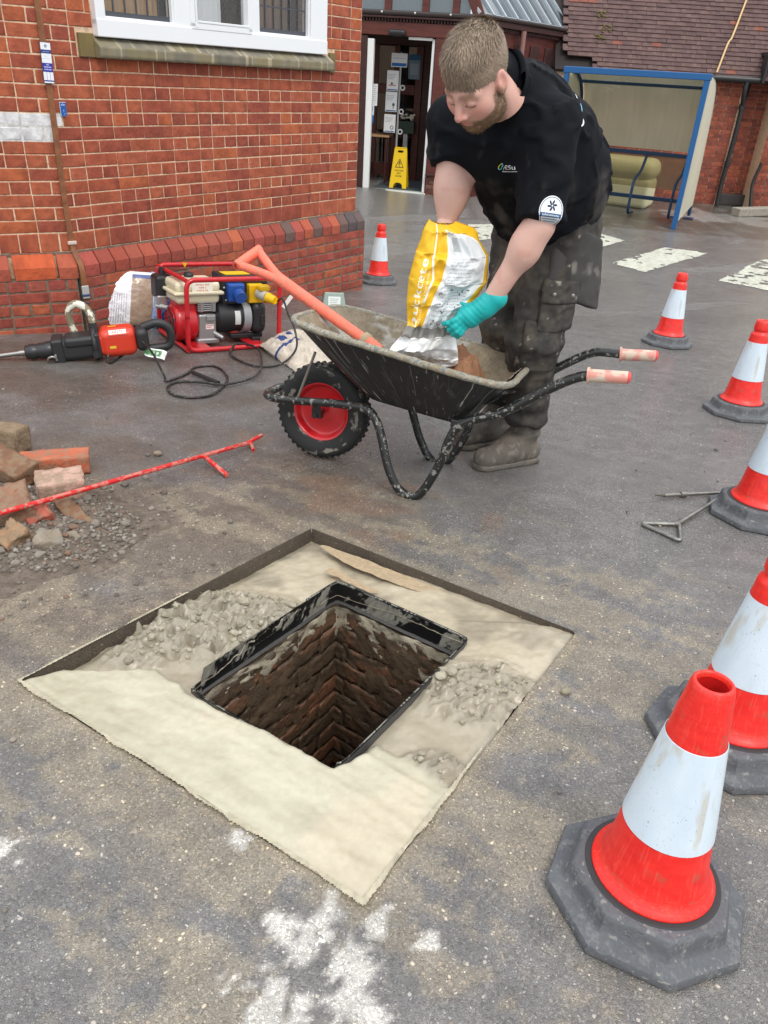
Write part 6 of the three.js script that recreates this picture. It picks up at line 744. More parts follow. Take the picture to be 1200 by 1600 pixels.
  tag(part(eng, 'fan_grille', merge(ribs).translate(-0.029, 0.13, -0.2), MAT('#8e1220', 0.4)), null, null, null, 'stuff'); part(eng, 'starter_disc', merge([lathe([[0, 0.006], [0.03, 0.005], [0.034, 0]], 24).rotateZ(Math.PI / 2).translate(-0.027, 0.13, -0.2)]), MAT('#3a1016', 0.4)); part(eng, 'starter_handle', rboxAt(0.016, 0.06, 0.02, -0.03, 0.135, -0.13, 0.006), black);
  part(g, 'air_filter', merge([rboxAt(0.1, 0.13, 0.12, -0.02, 0.3, -0.34, 0.02), rod([-0.01, 0.3, -0.36], [-0.01, 0.4, -0.36], 0.02, 0.016, 14)]), black); part(g, 'carburettor', merge([rboxAt(0.06, 0.06, 0.05, -0.04, 0.23, -0.3, 0.01), rod([-0.07, 0.2, -0.3], [-0.02, 0.2, -0.24], 0.014, 0.014, 10)]), steel);
  const fins = []; for (let i = 0; i < 6; i++) fins.push(rboxAt(0.1, 0.008, 0.13, 0.15, 0.205 + i * 0.011, -0.17, 0.003)); part(g, 'crankcase', merge([rboxAt(0.105, 0.15, 0.15, 0.155, 0.11, -0.18, 0.014), rboxAt(0.13, 0.03, 0.17, 0.155, 0.035, -0.18, 0.01), rod([0.12, 0.2, -0.11], [0.12, 0.245, -0.11], 0.013, 0.016, 12), rod([0.19, 0.2, -0.11], [0.19, 0.245, -0.11], 0.013, 0.016, 12), rod([0.19, 0.08, -0.12], [0.23, 0.055, -0.07], 0.014, 0.012, 12), rboxAt(0.05, 0.03, 0.02, 0.17, 0.165, -0.1, 0.005)]), steel); tag(part(g, 'cooling_fins', merge(fins), steel), null, null, null, 'stuff');
  part(g, 'engine_label', new THREE.PlaneGeometry(0.05, 0.03).translate(0.165, 0.115, -0.1035), new THREE.MeshStandardMaterial({ roughness: 0.5, map: canvasTex(128, 64, (c, w, h) => { c.fillStyle = '#e6dfdc'; c.fillRect(0, 0, w, h); c.strokeStyle = '#b04848'; c.lineWidth = 4; c.strokeRect(3, 3, w - 6, h - 6); c.fillStyle = '#b04848'; c.fillRect(16, 16, 96, 8); c.fillRect(16, 34, 70, 8); }) }));
  // alternator
  const cyl = (x0, x1, r0, r1) => rod([x0, 0.15, -0.18], [x1, 0.15, -0.18], r0, r1, 36); part(g, 'alternator', merge([cyl(0.2, 0.225, 0.06, 0.086), cyl(0.225, 0.315, 0.088, 0.088), cyl(0.315, 0.37, 0.084, 0.084)]), black);
  part(g, 'alternator_band', merge([cyl(0.37, 0.415, 0.095, 0.095)]), MAT('#9a9da0', 0.45, { metalness: 0.3 })); part(g, 'alternator_end', merge([rboxAt(0.095, 0.19, 0.19, 0.465, 0.15, -0.18, 0.045), rboxAt(0.03, 0.06, 0.01, 0.48, 0.14, -0.082, 0.004)]), black); part(g, 'alternator_label', new THREE.CylinderGeometry(0.0885, 0.0885, 0.034, 16, 1, true, 0.0, 0.9).rotateZ(Math.PI / 2).rotateX(0.35).translate(0.332, 0.15, -0.18), MAT('#c9ccca', 0.4));
  part(g, 'mount', merge([rboxAt(0.2, 0.03, 0.03, 0.4, 0.045, -0.14, 0.008), rboxAt(0.05, 0.03, 0.04, 0.44, 0.03, -0.1, 0.006)]), black);
  // socket panel
  part(g, 'panel', rboxAt(0.275, 0.16, 0.16, 0.395, 0.306, -0.22, 0.006), black); part(g, 'panel_sticker', boxUV(new THREE.BoxGeometry(0.15, 0.002, 0.1).translate(0.36, 0.3875, -0.21)), new THREE.MeshStandardMaterial({ roughness: 0.5, map: canvasTex(128, 96, (c, w, h) => { c.fillStyle = '#e0b81c'; c.fillRect(0, 0, w, h); c.fillStyle = '#4a4128'; c.fillRect(12, 14, 104, 16); c.fillRect(12, 44, 70, 10); c.fillRect(12, 66, 90, 10); }) }));
  const blue = MAT('#1f4f9e', 0.4), yel = MAT('#e6b50e', 0.4);
  const s1 = part(g, 'blue_socket', merge([rboxAt(0.098, 0.1, 0.05, 0.328, 0.296, -0.125, 0.008), rod([0.338, 0.29, -0.1], [0.338, 0.275, -0.062], 0.036, 0.034, 24), rboxAt(0.085, 0.085, 0.008, 0.328, 0.296, -0.098, 0.004)]), blue); part(s1, 'socket_label', rboxAt(0.028, 0.03, 0.003, 0.362, 0.28, -0.0965, 0.001), MAT('#d5d9de', 0.5));
  part(g, 'yellow_socket', merge([rboxAt(0.092, 0.105, 0.05, 0.45, 0.288, -0.125, 0.008), rboxAt(0.07, 0.034, 0.055, 0.478, 0.326, -0.075, 0.014)]), yel);
  for (const [x, m] of [[0.33, steel], [0.4, yel], [0.46, steel]]) part(g, 'switch_knob', lathe([[0, 0.012], [0.012, 0.012], [0.014, 0]], 16).rotateX(Math.PI / 2).translate(x, 0.364, -0.141), m);
  for (const [x, y] of [[0.268, 0.32], [0.278, 0.25]]) part(g, 'panel_bolt', new THREE.SphereGeometry(0.007, 10, 8).translate(x, y, -0.139), steel);
  shadows(g);
}
const inGen = (x, y, z) => V(x - 0.02, y, z).multiplyScalar(1.04).applyQuaternion(genQ).add(genP);
{ // demolition hammer lying on the ground
  const b = thing('breaker', 'red and black electric breaker with steel chisel lying by the wall', 'breaker'); const X = V(0.942, 0.07, -0.33).normalize(), Z = V(0.335, 0, 0.942).normalize(), Y = Z.clone().cross(X); b.position.set(-1.925, -0.172, -3.845); b.quaternion.setFromRotationMatrix(new THREE.Matrix4().makeBasis(X, Y, X.clone().cross(Y))); b.scale.set(1, 1.14, 1.14);
  const black = new THREE.MeshStandardMaterial({ color: rgb(0.022, 0.023, 0.025), roughness: 0.5, bumpMap: cementBump, bumpScale: 0.0006 }), steel = MAT(rgb(0.33, 0.32, 0.3), 0.32, { metalness: 0.85 });
  part(b, 'chisel', merge([rod([-0.5, -0.012, 0], [-0.02, 0, 0], 0.0095, 0.0115, 6), rod([-0.03, 0, 0], [0.02, 0, 0], 0.014, 0.014, 10)]), steel);
  part(b, 'chuck', lathe([[0.0, 0], [0.026, 0], [0.031, 0.006], [0.031, 0.02], [0.036, 0.026], [0.036, 0.05], [0.032, 0.055], [0.032, 0.064], [0.036, 0.068], [0.037, 0.1], [0.041, 0.11], [0.042, 0.17], [0, 0.17]], 32).rotateZ(-Math.PI / 2), MAT(rgb(0.045, 0.045, 0.048), 0.35, { metalness: 0.5 }));
  part(b, 'gearbox', merge([rboxAt(0.06, 0.115, 0.115, 0.165, 0, 0, 0.014), rboxAt(0.2, 0.105, 0.105, 0.27, 0.0, 0, 0.03), rboxAt(0.16, 0.05, 0.12, 0.28, 0.035, 0, 0.02), rboxAt(0.03, 0.12, 0.13, 0.365, 0.01, 0, 0.012)]), black);
  part(b, 'lock_lever', merge([boxUV(new THREE.TorusGeometry(0.024, 0.006, 8, 16, 4).rotateX(0.4).translate(0.13, -0.035, 0.058)), rboxAt(0.012, 0.03, 0.012, 0.15, -0.02, 0.062, 0.003)]), steel);
  const red = new THREE.MeshPhysicalMaterial({ color: '#d03a22', roughness: 0.38, clearcoat: 0.25 }); const body = part(b, 'motor_housing', merge([rboxAt(0.19, 0.135, 0.125, 0.468, 0.012, 0, 0.038), rboxAt(0.1, 0.11, 0.115, 0.41, 0.01, 0, 0.03)]), red);
  const brand = canvasTex(256, 96, (c, w, h) => { c.fillStyle = '#d03a22'; c.fillRect(0, 0, w, h); c.fillStyle = '#f2ece8'; c.fillRect(16, 24, 224, 56); c.fillStyle = '#d03a22'; c.font = 'bold 54px sans-serif'; c.textAlign = 'center'; c.fillText('HILTI', 128, 71); }); part(body, 'print', new THREE.PlaneGeometry(0.1, 0.037).rotateX(-0.785).translate(0.475, 0.0685, 0.0515), new THREE.MeshStandardMaterial({ map: brand, roughness: 0.4 })); part(body, 'warning_label', new THREE.PlaneGeometry(0.032, 0.012).translate(0.44, 0.0, 0.0635), MAT('#e0c03a', 0.5)); part(body, 'warning_label', new THREE.PlaneGeometry(0.04, 0.012).rotateX(-Math.PI / 2).translate(0.45, 0.0805, 0.0), MAT('#e0c03a', 0.5));
  part(b, 'rear_handle', merge([rboxAt(0.07, 0.11, 0.11, 0.592, 0.012, 0, 0.03), boxUV(rope([[0.6, 0.06, 0], [0.68, 0.075, 0.0], [0.735, 0.05, 0], [0.745, 0.0, 0], [0.72, -0.04, 0], [0.62, -0.045, 0]], 0.021, 40, 12))]), black); part(b, 'switch', rboxAt(0.03, 0.012, 0.02, 0.625, 0.071, 0.0, 0.004), MAT('#b5301e', 0.5));
  part(b, 'side_clamp', merge([boxUV(new THREE.TorusGeometry(0.066, 0.013, 10, 36).rotateY(Math.PI / 2).translate(0.352, 0.01, 0)), rod([0.35, -0.02, 0.04], [0.35, -0.02, 0.085], 0.017, 0.017, 8)]), black);
  const beige = new THREE.MeshStandardMaterial({ roughness: 0.6, map: tex(128, 128, (u, v) => { const n = fbm(u * 8, v * 8, 4, 311), q = ss(0.5, 0.6, n); return mix3([0.5, 0.46, 0.38], [0.87, 0.86, 0.8], q); }) });
  part(b, 'side_handle', boxUV(rope([[0.255, 0.055, -0.05], [0.245, 0.12, -0.055], [0.255, 0.165, -0.055], [0.29, 0.185, -0.05], [0.33, 0.175, -0.03], [0.355, 0.14, -0.015], [0.358, 0.09, -0.005], [0.355, 0.06, 0]], 0.0185, 50, 14), 5), beige); part(b, 'handle_stem', rod([0.357, 0.05, 0], [0.357, 0.105, -0.006], 0.022, 0.021, 14), black);
  shadows(b);
  const tagO = thing('plastic_tag', 'green and white plastic test tag lying against the red breaker', 'tag'); place(tagO, -1.305, -4.03, 0.5, 0.002); const g = new THREE.PlaneGeometry(0.1, 0.05, 14, 6); const p = g.attributes.position; for (let i = 0; i < p.count; i++) p.setZ(i, 0.02 * Math.sin(p.getX(i) * 40) + 0.006 * Math.sin(p.getY(i) * 90)); g.computeVertexNormals(); g.rotateX(-0.7).rotateZ(-0.5).translate(0, 0.045, 0.03); part(tagO, 'tag', g, new THREE.MeshPhysicalMaterial({ side: THREE.DoubleSide, roughness: 0.3, clearcoat: 0.5, map: canvasTex(128, 64, (c, w, h) => { c.fillStyle = '#dfe4df'; c.fillRect(0, 0, w, h); c.fillStyle = '#3f7a45'; c.fillRect(0, 12, 96, 40); c.fillStyle = '#eef2ee'; c.font = 'bold 26px sans-serif'; c.fillText('5 9', 44, 42); }) })); shadows(tagO);
}
{ // cable from the breaker to the generator
  const c = thing('power_cable', 'black power cable looping over the tarmac from breaker to generator', 'cable'); c.position.set(-1.2, G(-1.2, -3.9), -3.9); const gp = (x, z, h = 0.008) => V(x, G(x, z) + h, z).sub(c.position).toArray(); const P = [gp(-1.42, -4.08, 0.05), gp(-1.46, -4.02, 0.03), gp(-1.5, -3.885), gp(-1.515, -3.93, 0.05), gp(-1.485, -4.1, 0.09), gp(-1.38, -4.02, 0.115), gp(-1.26, -3.86, 0.09), gp(-1.155, -3.69, 0.02), gp(-1.13, -3.65, 0.01), gp(-1.075, -3.80), gp(-1.06, -3.93), gp(-0.97, -3.985), gp(-0.875, -3.85), gp(-0.845, -3.68), gp(-0.875, -3.49), gp(-0.96, -3.43), gp(-1.05, -3.455), gp(-1.105, -3.57), gp(-1.07, -3.66), gp(-0.95, -3.655, 0.016), gp(-0.83, -3.66, 0.016), gp(-0.72, -3.82, 0.02), gp(-0.72, -4.05, 0.03), gp(-0.8, -4.35, 0.03), gp(-0.92, -4.42, 0.03), gp(-0.94, -4.26, 0.012), gp(-0.83, -4.09, 0.012), gp(-0.72, -4.04, 0.012), gp(-0.62, -4.10, 0.02), gp(-0.545, -4.15, 0.1), gp(-0.56, -4.2, 0.2), gp(-0.6, -4.26, 0.26)];
  const end = inGen(0.53, 0.262, -0.0).sub(c.position); P.push([lerp(P.at(-1)[0], end.x, 0.5), P.at(-1)[1] + 0.05, lerp(P.at(-1)[2], end.z, 0.5)], end.toArray());
  const cab = new THREE.MeshStandardMaterial({ roughness: 0.5, map: tex(128, 128, (u, v) => { const n = ss(0.55, 0.7, fbm(u * 20, v * 20, 4, 321, 20)); return mix3([0.1, 0.1, 0.1], [0.42, 0.41, 0.37], n * 0.7); }) });
  part(c, 'cable', boxUV(rope(P, 0.0062, 420, 8), 4), cab);
  part(c, 'coupler', boxUV(rod(gp(-1.055, -3.84, 0.012), gp(-0.875, -3.66, 0.018), 0.009, 0.012, 12), 4), MAT(rgb(0.02, 0.02, 0.02), 0.45));
  const q = inGen(0.46, 0.292, -0.1).sub(c.position), q2 = inGen(0.485, 0.28, -0.04).sub(c.position), q3 = inGen(0.515, 0.268, 0.005).sub(c.position); part(c, 'plug', merge([rod(q2.toArray(), q3.toArray(), 0.03, 0.024, 20), rod(q3.toArray(), end.toArray(), 0.022, 0.009, 14)]), MAT('#e8bb12', 0.4)); part(c, 'plug_collar', rod(q.toArray(), q2.toArray(), 0.03, 0.03, 20), MAT('#b9b7ad', 0.4));
  const fl = part(c, 'cable_flag', boxUV(new THREE.BoxGeometry(0.085, 0.026, 0.0015)), MAT('#e8e8e2', 0.5)); fl.position.copy(inGen(0.585, 0.262, 0.02).sub(c.position)); fl.rotation.set(0.1, 0.5, 0.85);
  shadows(c);
}
// soft bags: a pillow over four corners, bulged and crumpled
function pillow(Pc, thick, crumple, seed, nu = 40, nv = 50) { // Pc(u, v) -> centre point, with normal n
  const pos = [], uv = [], idx = [], half = (nu + 1) * (nv + 1); for (const s of [1, -1]) for (let j = 0; j <= nv; j++) for (let i = 0; i <= nu; i++) { const u = i / nu, v = j / nv, [p, n] = Pc(u, v); const e = Math.pow(Math.max(0, 4 * u * (1 - u)), 0.55) * Math.pow(Math.max(0, 4 * v * (1 - v)), 0.55), r = crumple * ((1 - 2 * Math.abs(fbm(u * 7, v * 7, 4, seed) - 0.5)) - 0.75) * 2 * (0.35 + 0.65 * e); const d = s * (thick(u, v) * e + 0.0008) + r; pos.push(p.x + n.x * d, p.y + n.y * d, p.z + n.z * d); uv.push(u, v); }
  for (let h = 0; h < 2; h++) for (let j = 0; j < nv; j++) for (let i = 0; i < nu; i++) { const a = h * half + j * (nu + 1) + i; h ? idx.push(a, a + nu + 1, a + 1, a + 1, a + nu + 1, a + nu + 2) : idx.push(a, a + 1, a + nu + 1, a + 1, a + nu + 2, a + nu + 1); }
  const g = new THREE.BufferGeometry(); g.setAttribute('position', new THREE.Float32BufferAttribute(pos, 3)); g.setAttribute('uv', new THREE.Float32BufferAttribute(uv, 2)); g.setIndex(idx); g.computeVertexNormals(); return g;
}
const quadBag = (bl, br, trr, tl, n) => (u, v) => [bl.clone().lerp(br, u).lerp(tl.clone().lerp(trr, u), v), n];
{
  const mk = (name, label, cat, corners, n, thick, cr, seed, mat) => { const o = thing(name, label, cat); const c = corners[0].clone(); o.position.copy(c); part(o, 'bag', pillow(quadBag(...corners.map(p => p.clone().sub(c)), n), thick, cr, seed), mat); return shadows(o); };
  const t1 = canvasTex(512, 512, (c, w, h) => { c.fillStyle = '#a08b78'; c.fillRect(0, 0, w, h); const r = rngOf(5); for (let i = 0; i < 2600; i++) { c.fillStyle = `rgba(${120 + r() * 70},${95 + r() * 60},${75 + r() * 55},0.5)`; c.fillRect(r() * w, r() * h, 4 + r() * 8, 3 + r() * 6); } for (let i = 0; i < 120; i++) { c.fillStyle = 'rgba(232,226,226,0.55)'; c.fillRect(r() * 100, r() * h, 3 + r() * 12, 3 + r() * 10); } c.fillStyle = '#e7e6ea'; c.fillRect(96, 20, 200, h - 30); c.fillRect(0, 0, w, 30); c.fillRect(470, 0, 42, h); c.fillStyle = '#8d8d9a'; for (let k = 0; k < 7; k++) for (let i = 0; i < 34; i++) if (r() < 0.8) c.fillRect(150 + k * 18, 200 + i * 8, 7, 4 + r() * 3); c.fillStyle = '#3b4a86'; c.fillRect(300, 22, 180, 34); });
  mk('aggregate_bag', 'clear plastic bag of brown gravel with white label against the wall', 'bag', [V(-1.885, -0.262, -4.62), V(-1.50, -0.265, -4.76), V(-1.50, 0.035, -4.86), V(-1.84, 0.072, -4.73)], V(0.3, 0.12, 0.94).normalize(), (u, v) => 0.05, 0.006, 3, new THREE.MeshPhysicalMaterial({ map: t1, roughness: 0.3, clearcoat: 0.6, clearcoatRoughness: 0.15, side: THREE.DoubleSide }));
  const t2 = canvasTex(256, 512, (c, w, h) => { c.fillStyle = '#21407c'; c.fillRect(0, 0, w, h); c.fillStyle = '#e9edf4'; c.save(); c.translate(150, 470); c.rotate(-Math.PI / 2); c.font = 'bold 66px serif'; c.fillText('aggregates', 0, 0); c.restore(); c.fillStyle = '#7f95bd'; c.fillRect(0, 0, 34, h); });
  mk('aggregate_bag', 'blue printed bag of aggregates standing behind the generator', 'bag', [V(-1.54, -0.285, -4.72), V(-1.32, -0.30, -4.90), V(-1.33, 0.0, -4.98), V(-1.54, 0.045, -4.85)], V(0.6, 0.1, 0.8).normalize(), () => 0.06, 0.008, 9, new THREE.MeshPhysicalMaterial({ map: t2, roughness: 0.35, clearcoat: 0.5, side: THREE.DoubleSide }));
  const t3 = canvasTex(512, 512, (c, w, h) => { c.fillStyle = '#b9b0a3'; c.fillRect(0, 0, w, h); const r = rngOf(8); for (let i = 0; i < 500; i++) { c.fillStyle = `rgba(${(v => `${v},${v * 0.94},${v * 0.86}`)(150 + r() * 70)},0.3)`; c.beginPath(); c.ellipse(r() * w, r() * h, 6 + r() * 34, 3 + r() * 14, r() * 3, 0, 7); c.fill(); } c.fillStyle = '#2b4078'; c.fillRect(0, 190, 300, 26); c.save(); c.translate(60, 60); c.fillRect(60, 0, 70, 100); c.fillRect(170, 30, 40, 60); c.restore(); });
  mk('cement_bag', 'crumpled pale paper cement bag lying behind the barrow wheel', 'bag', [V(-0.49, -0.25, -3.96), V(-0.33, -0.28, -4.28), V(-0.60, -0.24, -4.76), V(-0.80, -0.25, -4.44)], V(0.1, 0.98, 0.18).normalize(), (u, v) => 0.04 + 0.06 * v, 0.026, 14, new THREE.MeshStandardMaterial({ map: t3, roughness: 0.75, side: THREE.DoubleSide }));
  const mb = thing('meter_lid', 'small pale green grey plastic box with white label by the wall', 'box'); place(mb, -0.47, -5.62, 0.25); const sh = [[-0.085, 0], [0.085, 0], [0.062, 0.135], [-0.062, 0.135]]; const s = new THREE.Shape(sh.map(p => new THREE.Vector2(...p))); part(mb, 'body', new THREE.ExtrudeGeometry(s, { depth: 0.07, bevelEnabled: true, bevelSize: 0.01, bevelThickness: 0.01, bevelSegments: 3 }).rotateX(-0.25), MAT('#8fa197', 0.5)); part(mb, 'label', new THREE.PlaneGeometry(0.09, 0.075).translate(0, 0.078, 0.082).rotateX(-0.25), new THREE.MeshStandardMaterial({ roughness: 0.5, map: canvasTex(128, 96, (c, w, h) => { c.fillStyle = '#d9dfdc'; c.fillRect(0, 0, w, h); c.fillStyle = '#a9b4b2'; for (let i = 0; i < 4; i++) c.fillRect(18, 18 + i * 16, 92 - i * 10, 7); }) })); part(mb, 'latch', rboxAt(0.03, 0.012, 0.008, 0, 0.02, 0.082, 0.003), MAT('#7a5a48', 0.5)); shadows(mb);
}
// ---------- the man pouring ----------
{
  const man = thing('person', 'bearded man in black polo and muddy work trousers bending over the wheelbarrow', 'person');
  const B0 = V(0.53, -0.2, -2.97); man.position.copy(B0);
  const add = (name, geo, mat, parent = man, label) => part(parent, name, geo.translate(-B0.x, -B0.y, -B0.z), mat, label);
  const HL = [0.59, 0.70, -2.95], HR = [0.475, 0.71, -3.11], KL = [0.525, 0.35, -2.85], KR = [0.44, 0.36, -3.03], AL = [0.565, -0.08, -2.985], AR = [0.485, -0.09, -3.2];
  const SL = [0.425, 1.085, -2.575], EL = [0.418, 0.822, -2.475], WL = [0.302, 0.572, -2.515], SR = [0.135, 1.075, -2.76], ER = [0.158, 0.905, -2.72], WR = [0.148, 0.79, -2.69];
  const NB = [0.285, 1.145, -2.64], HC = V(0.178, 1.205, -2.425);
  // head
  const hz = V(-0.47, -0.68, 0.56).normalize(), hy = V(0, 1, 0).addScaledVector(hz, -hz.y).normalize(); hy.applyAxisAngle(hz, -0.06); const hx = hy.clone().cross(hz);
  const HS = 1.02, headM = new THREE.Matrix4().makeBasis(hx.clone().multiplyScalar(HS * 0.955), hy.clone().multiplyScalar(HS), hz.clone().multiplyScalar(HS)).setPosition(HC);
  const skull = (x, y, z) => ellS(x, y, z, [0, 0.032, -0.012], [0.077, 0.088, 0.098]);
  const headF = (x, y, z) => {
    const ax = Math.abs(x); let d = skull(x, y, z);
    d = smin(d, ellS(x, y, z, [0, -0.048, 0.026], [0.06, 0.07, 0.066]), 0.05); d = smin(d, ellS(x, y, z, [0, -0.094, 0.052], [0.034, 0.026, 0.03]), 0.03); d = smin(d, ellS(ax, y, z, [0.04, -0.036, 0.052], [0.03, 0.03, 0.028]), 0.03); d = smin(d, ellS(ax, y, z, [0.045, -0.075, 0.012], [0.026, 0.03, 0.035]), 0.03);
    d = smin(d, capS(ax, y, z, [0.006, 0.015, 0.084], [0.046, 0.012, 0.07], 0.011, 0.008), 0.018);
    d = smax(d, -ellS(ax, y, z, [0.031, -0.006, 0.099], [0.019, 0.012, 0.016]), 0.014); d = smin(d, ellS(ax, y, z, [0.031, -0.008, 0.079], [0.0155, 0.011, 0.0125]), 0.005);
    d = smin(d, capS(x, y, z, [0, 0.006, 0.088], [0, -0.034, 0.112], 0.008, 0.0115), 0.013); d = smin(d, ellS(ax, y, z, [0.0125, -0.04, 0.1], [0.009, 0.0075, 0.01]), 0.008); d = smax(d, -ellS(ax, y, z, [0.007, -0.048, 0.104], [0.004, 0.004, 0.005]), 0.004);
    d = smin(d, capS(ax, y, z, [0, -0.064, 0.0875], [0.021, -0.068, 0.079], 0.0065, 0.004), 0.006); d = smin(d, capS(ax, y, z, [0, -0.076, 0.086], [0.018, -0.074, 0.079], 0.007, 0.004), 0.006); d = smax(d, -capS(ax, y, z, [0, -0.0695, 0.096], [0.024, -0.071, 0.086], 0.0022, 0.002), 0.003);
    let e = ellS(ax, y, z, [0.079, -0.01, -0.006], [0.011, 0.033, 0.021]); e = smax(e, -ellS(ax, y, z, [0.09, -0.004, -0.001], [0.008, 0.022, 0.0125]), 0.006); e = smin(e, capS(ax, y, z, [0.078, -0.008, 0.01], [0.082, -0.034, 0.008], 0.007, 0.007), 0.008);
    d = smin(d, e, 0.008); return smin(d, capS(x, y, z, [0, -0.05, -0.025], [0.004, -0.17, -0.07], 0.06, 0.066), 0.03);
  };
  const beardK = (x, y, z) => clamp(ss(-0.05, -0.066, y + 0.25 * Math.max(0, 0.03 - Math.abs(z - 0.075)) - 0.1 * Math.max(0, Math.abs(x) - 0.045) * 2) * ss(-0.04, 0.01, z) + ss(0.06, 0.07, Math.abs(x)) * ss(-0.005, -0.03, y) * ss(-0.012, 0.004, z) * ss(0.05, 0.03, z));
  const head = sdfMesh(headF, [-0.11, -0.15, -0.125], [0.11, 0.135, 0.135], 0.0036);
  paint(head, (x, y, z) => { const ax = Math.abs(x), n = fbm3(x * 90, y * 90, z * 90, 3, 5), pk = fbm3(x * 25, y * 25, z * 25, 2, 6); let c = mix3([0.62, 0.345, 0.275], [0.70, 0.425, 0.35], pk * 0.6 + n * 0.4); const pink = Math.max(ss(0.04, 0.012, Math.hypot(ax - 0.043, y + 0.035, z - 0.07)), ss(0.03, 0.008, Math.hypot(ax, y + 0.036, z - 0.108)), ax > 0.078 ? 0.8 : 0); c = mix3(c, [0.66, 0.27, 0.22], pink * 0.6); const brow = ss(0.008, 0.004, Math.abs(y - 0.016 - 0.05 * Math.max(0, 0.03 - Math.abs(ax - 0.032)))) * ss(0.006, 0.012, ax) * ss(0.055, 0.047, ax) * (z > 0.055 ? 1 : 0); c = mix3(c, [0.26, 0.155, 0.095], brow * (0.4 + 0.5 * n)); const lash = ss(0.0035, 0.0015, Math.abs(y + 0.0145)) * ss(0.018, 0.014, Math.abs(ax - 0.031)) * (z > 0.07 ? 1 : 0); c = mix3(c, [0.1, 0.06, 0.045], lash * 0.9); const lip = ss(0.0095, 0.006, Math.abs(y + 0.0705)) * ss(0.024, 0.018, ax) * (z > 0.078 ? 1 : 0); c = mix3(c, [0.47, 0.18, 0.15], lip * 0.8); const b = beardK(x, y, z); return mix3(c, mix3([0.13, 0.075, 0.04], [0.32, 0.2, 0.115], n), b * (1 - lip) * (0.45 + 0.7 * ss(0.3, 0.6, n))); });
  head.applyMatrix4(headM);
  // arms, right hand and trunk under the clothes: one surface
  const finger = (x, y, z, P, r) => { let d = 9; for (let i = 0; i < P.length - 1; i++) d = smin(d, capS(x, y, z, P[i], P[i + 1], r * (1 - i * 0.08), r * (1 - (i + 1) * 0.08)), 0.004); return d; };
  const armF = (x, y, z) => {
    let d = capS(x, y, z, SL, EL, 0.056, 0.044); d = smin(d, capS(x, y, z, EL, WL, 0.042, 0.031), 0.025); d = smin(d, ellS(x, y, z, [0.387, 0.757, -2.482], [0.046, 0.058, 0.047]), 0.04);
    d = Math.min(d, smin(capS(x, y, z, SR, ER, 0.056, 0.05), capS(x, y, z, ER, WR, 0.051, 0.033), 0.03)); d = smin(d, ellS(x, y, z, [0.158, 0.87, -2.705], [0.052, 0.06, 0.05]), 0.04);
    d = smin(d, capS(x, y, z, NB, [0.215, 1.175, -2.53], 0.068, 0.06), 0.02); return d;
  };
  const arms = sdfMesh((x, y, z) => { let d = armF(x, y, z); d = Math.min(d, capS(x, y, z, [0.36, 1.0, -2.75], [0.29, 1.12, -2.68], 0.09, 0.08)); d = smin(d, capS(x, y, z, [0.52, 0.76, -3.0], [0.34, 1.0, -2.73], 0.13, 0.13), 0.05); for (const [h, k, a] of [[HL, KL, AL], [HR, KR, AR]]) { d = smin(d, capS(x, y, z, h, k, 0.075, 0.055), 0.03); d = smin(d, capS(x, y, z, k, a, 0.055, 0.03), 0.02); } return d; }, [0.02, -0.2, -3.3], [0.8, 1.3, -2.36], 0.0105);
  const rh = sdfMesh((x, y, z) => { let d = smin(capS(x, y, z, WR, [0.142, 0.755, -2.672], 0.031, 0.034), ellS(x, y, z, [0.137, 0.735, -2.66], [0.032, 0.038, 0.022]), 0.02); for (let i = 0; i < 4; i++) { const ox = -0.027 + i * 0.018, L = [0.9, 1, 0.95, 0.78][i]; d = smin(d, finger(x, y, z, [[0.137 + ox, 0.712, -2.655], [0.137 + ox, 0.712 - 0.03 * L, -2.632], [0.138 + ox, 0.712 - 0.042 * L, -2.61], [0.139 + ox, 0.712 - 0.03 * L, -2.594]], 0.0088), 0.006); } return smin(d, finger(x, y, z, [[0.112, 0.745, -2.655], [0.1, 0.735, -2.625], [0.102, 0.728, -2.6]], 0.0105), 0.01); }, [0.07, 0.63, -2.72], [0.21, 0.83, -2.56], 0.0035);
  const skinC = (x, y, z) => { const p = fbm3(x * 22, y * 22, z * 22, 3, 7), q = fbm3(x * 120, y * 120, z * 120, 2, 9); return mix3(mix3([0.65, 0.385, 0.31], [0.74, 0.49, 0.41], p * 0.7 + q * 0.3), [0.64, 0.31, 0.25], 0.5 * ss(0.62, 0.75, fbm3(x * 35, y * 35, z * 35, 2, 3))); };
  paint(arms, skinC); paint(rh, skinC);
  const skinM = new THREE.MeshPhysicalMaterial({ vertexColors: true, roughness: 0.55, bumpMap: cementBump, bumpScale: 0.0003 });
  add('body', mergeC([head, arms, rh].map(g => boxUV(g, 6))), skinM);
  // hair: a cap of short strands
  const hairLim = (x, z) => z > 0.02 ? 0.056 - 0.018 * Math.abs(x) / 0.07 - 0.16 * (0.085 - z) : 0.028 - 0.075 * ss(-0.01, -0.06, z) - (Math.abs(x) > 0.055 && z > -0.012 ? 0.02 : 0); const hairline = (x, y, z) => y > hairLim(x, z) - 0.003 - 0.012 * R();
  const hairF = (x, y, z) => { const t = 0.003 + 0.0055 * ss(0.03, 0.1, y) + 0.003 * fbm3(x * 60, y * 60, z * 40, 3, 4); return skull(x, y, z) - t; };
  const cap = sdfMesh((x, y, z) => { const a = hairF(x, y, z), lim = y - hairLim(x, z) - 0.008 * (fbm3(x * 70, y * 20, z * 70, 2, 77) - 0.5); return smax(a, -lim, 0.006); }, [-0.1, -0.07, -0.13], [0.1, 0.145, 0.11], 0.004);
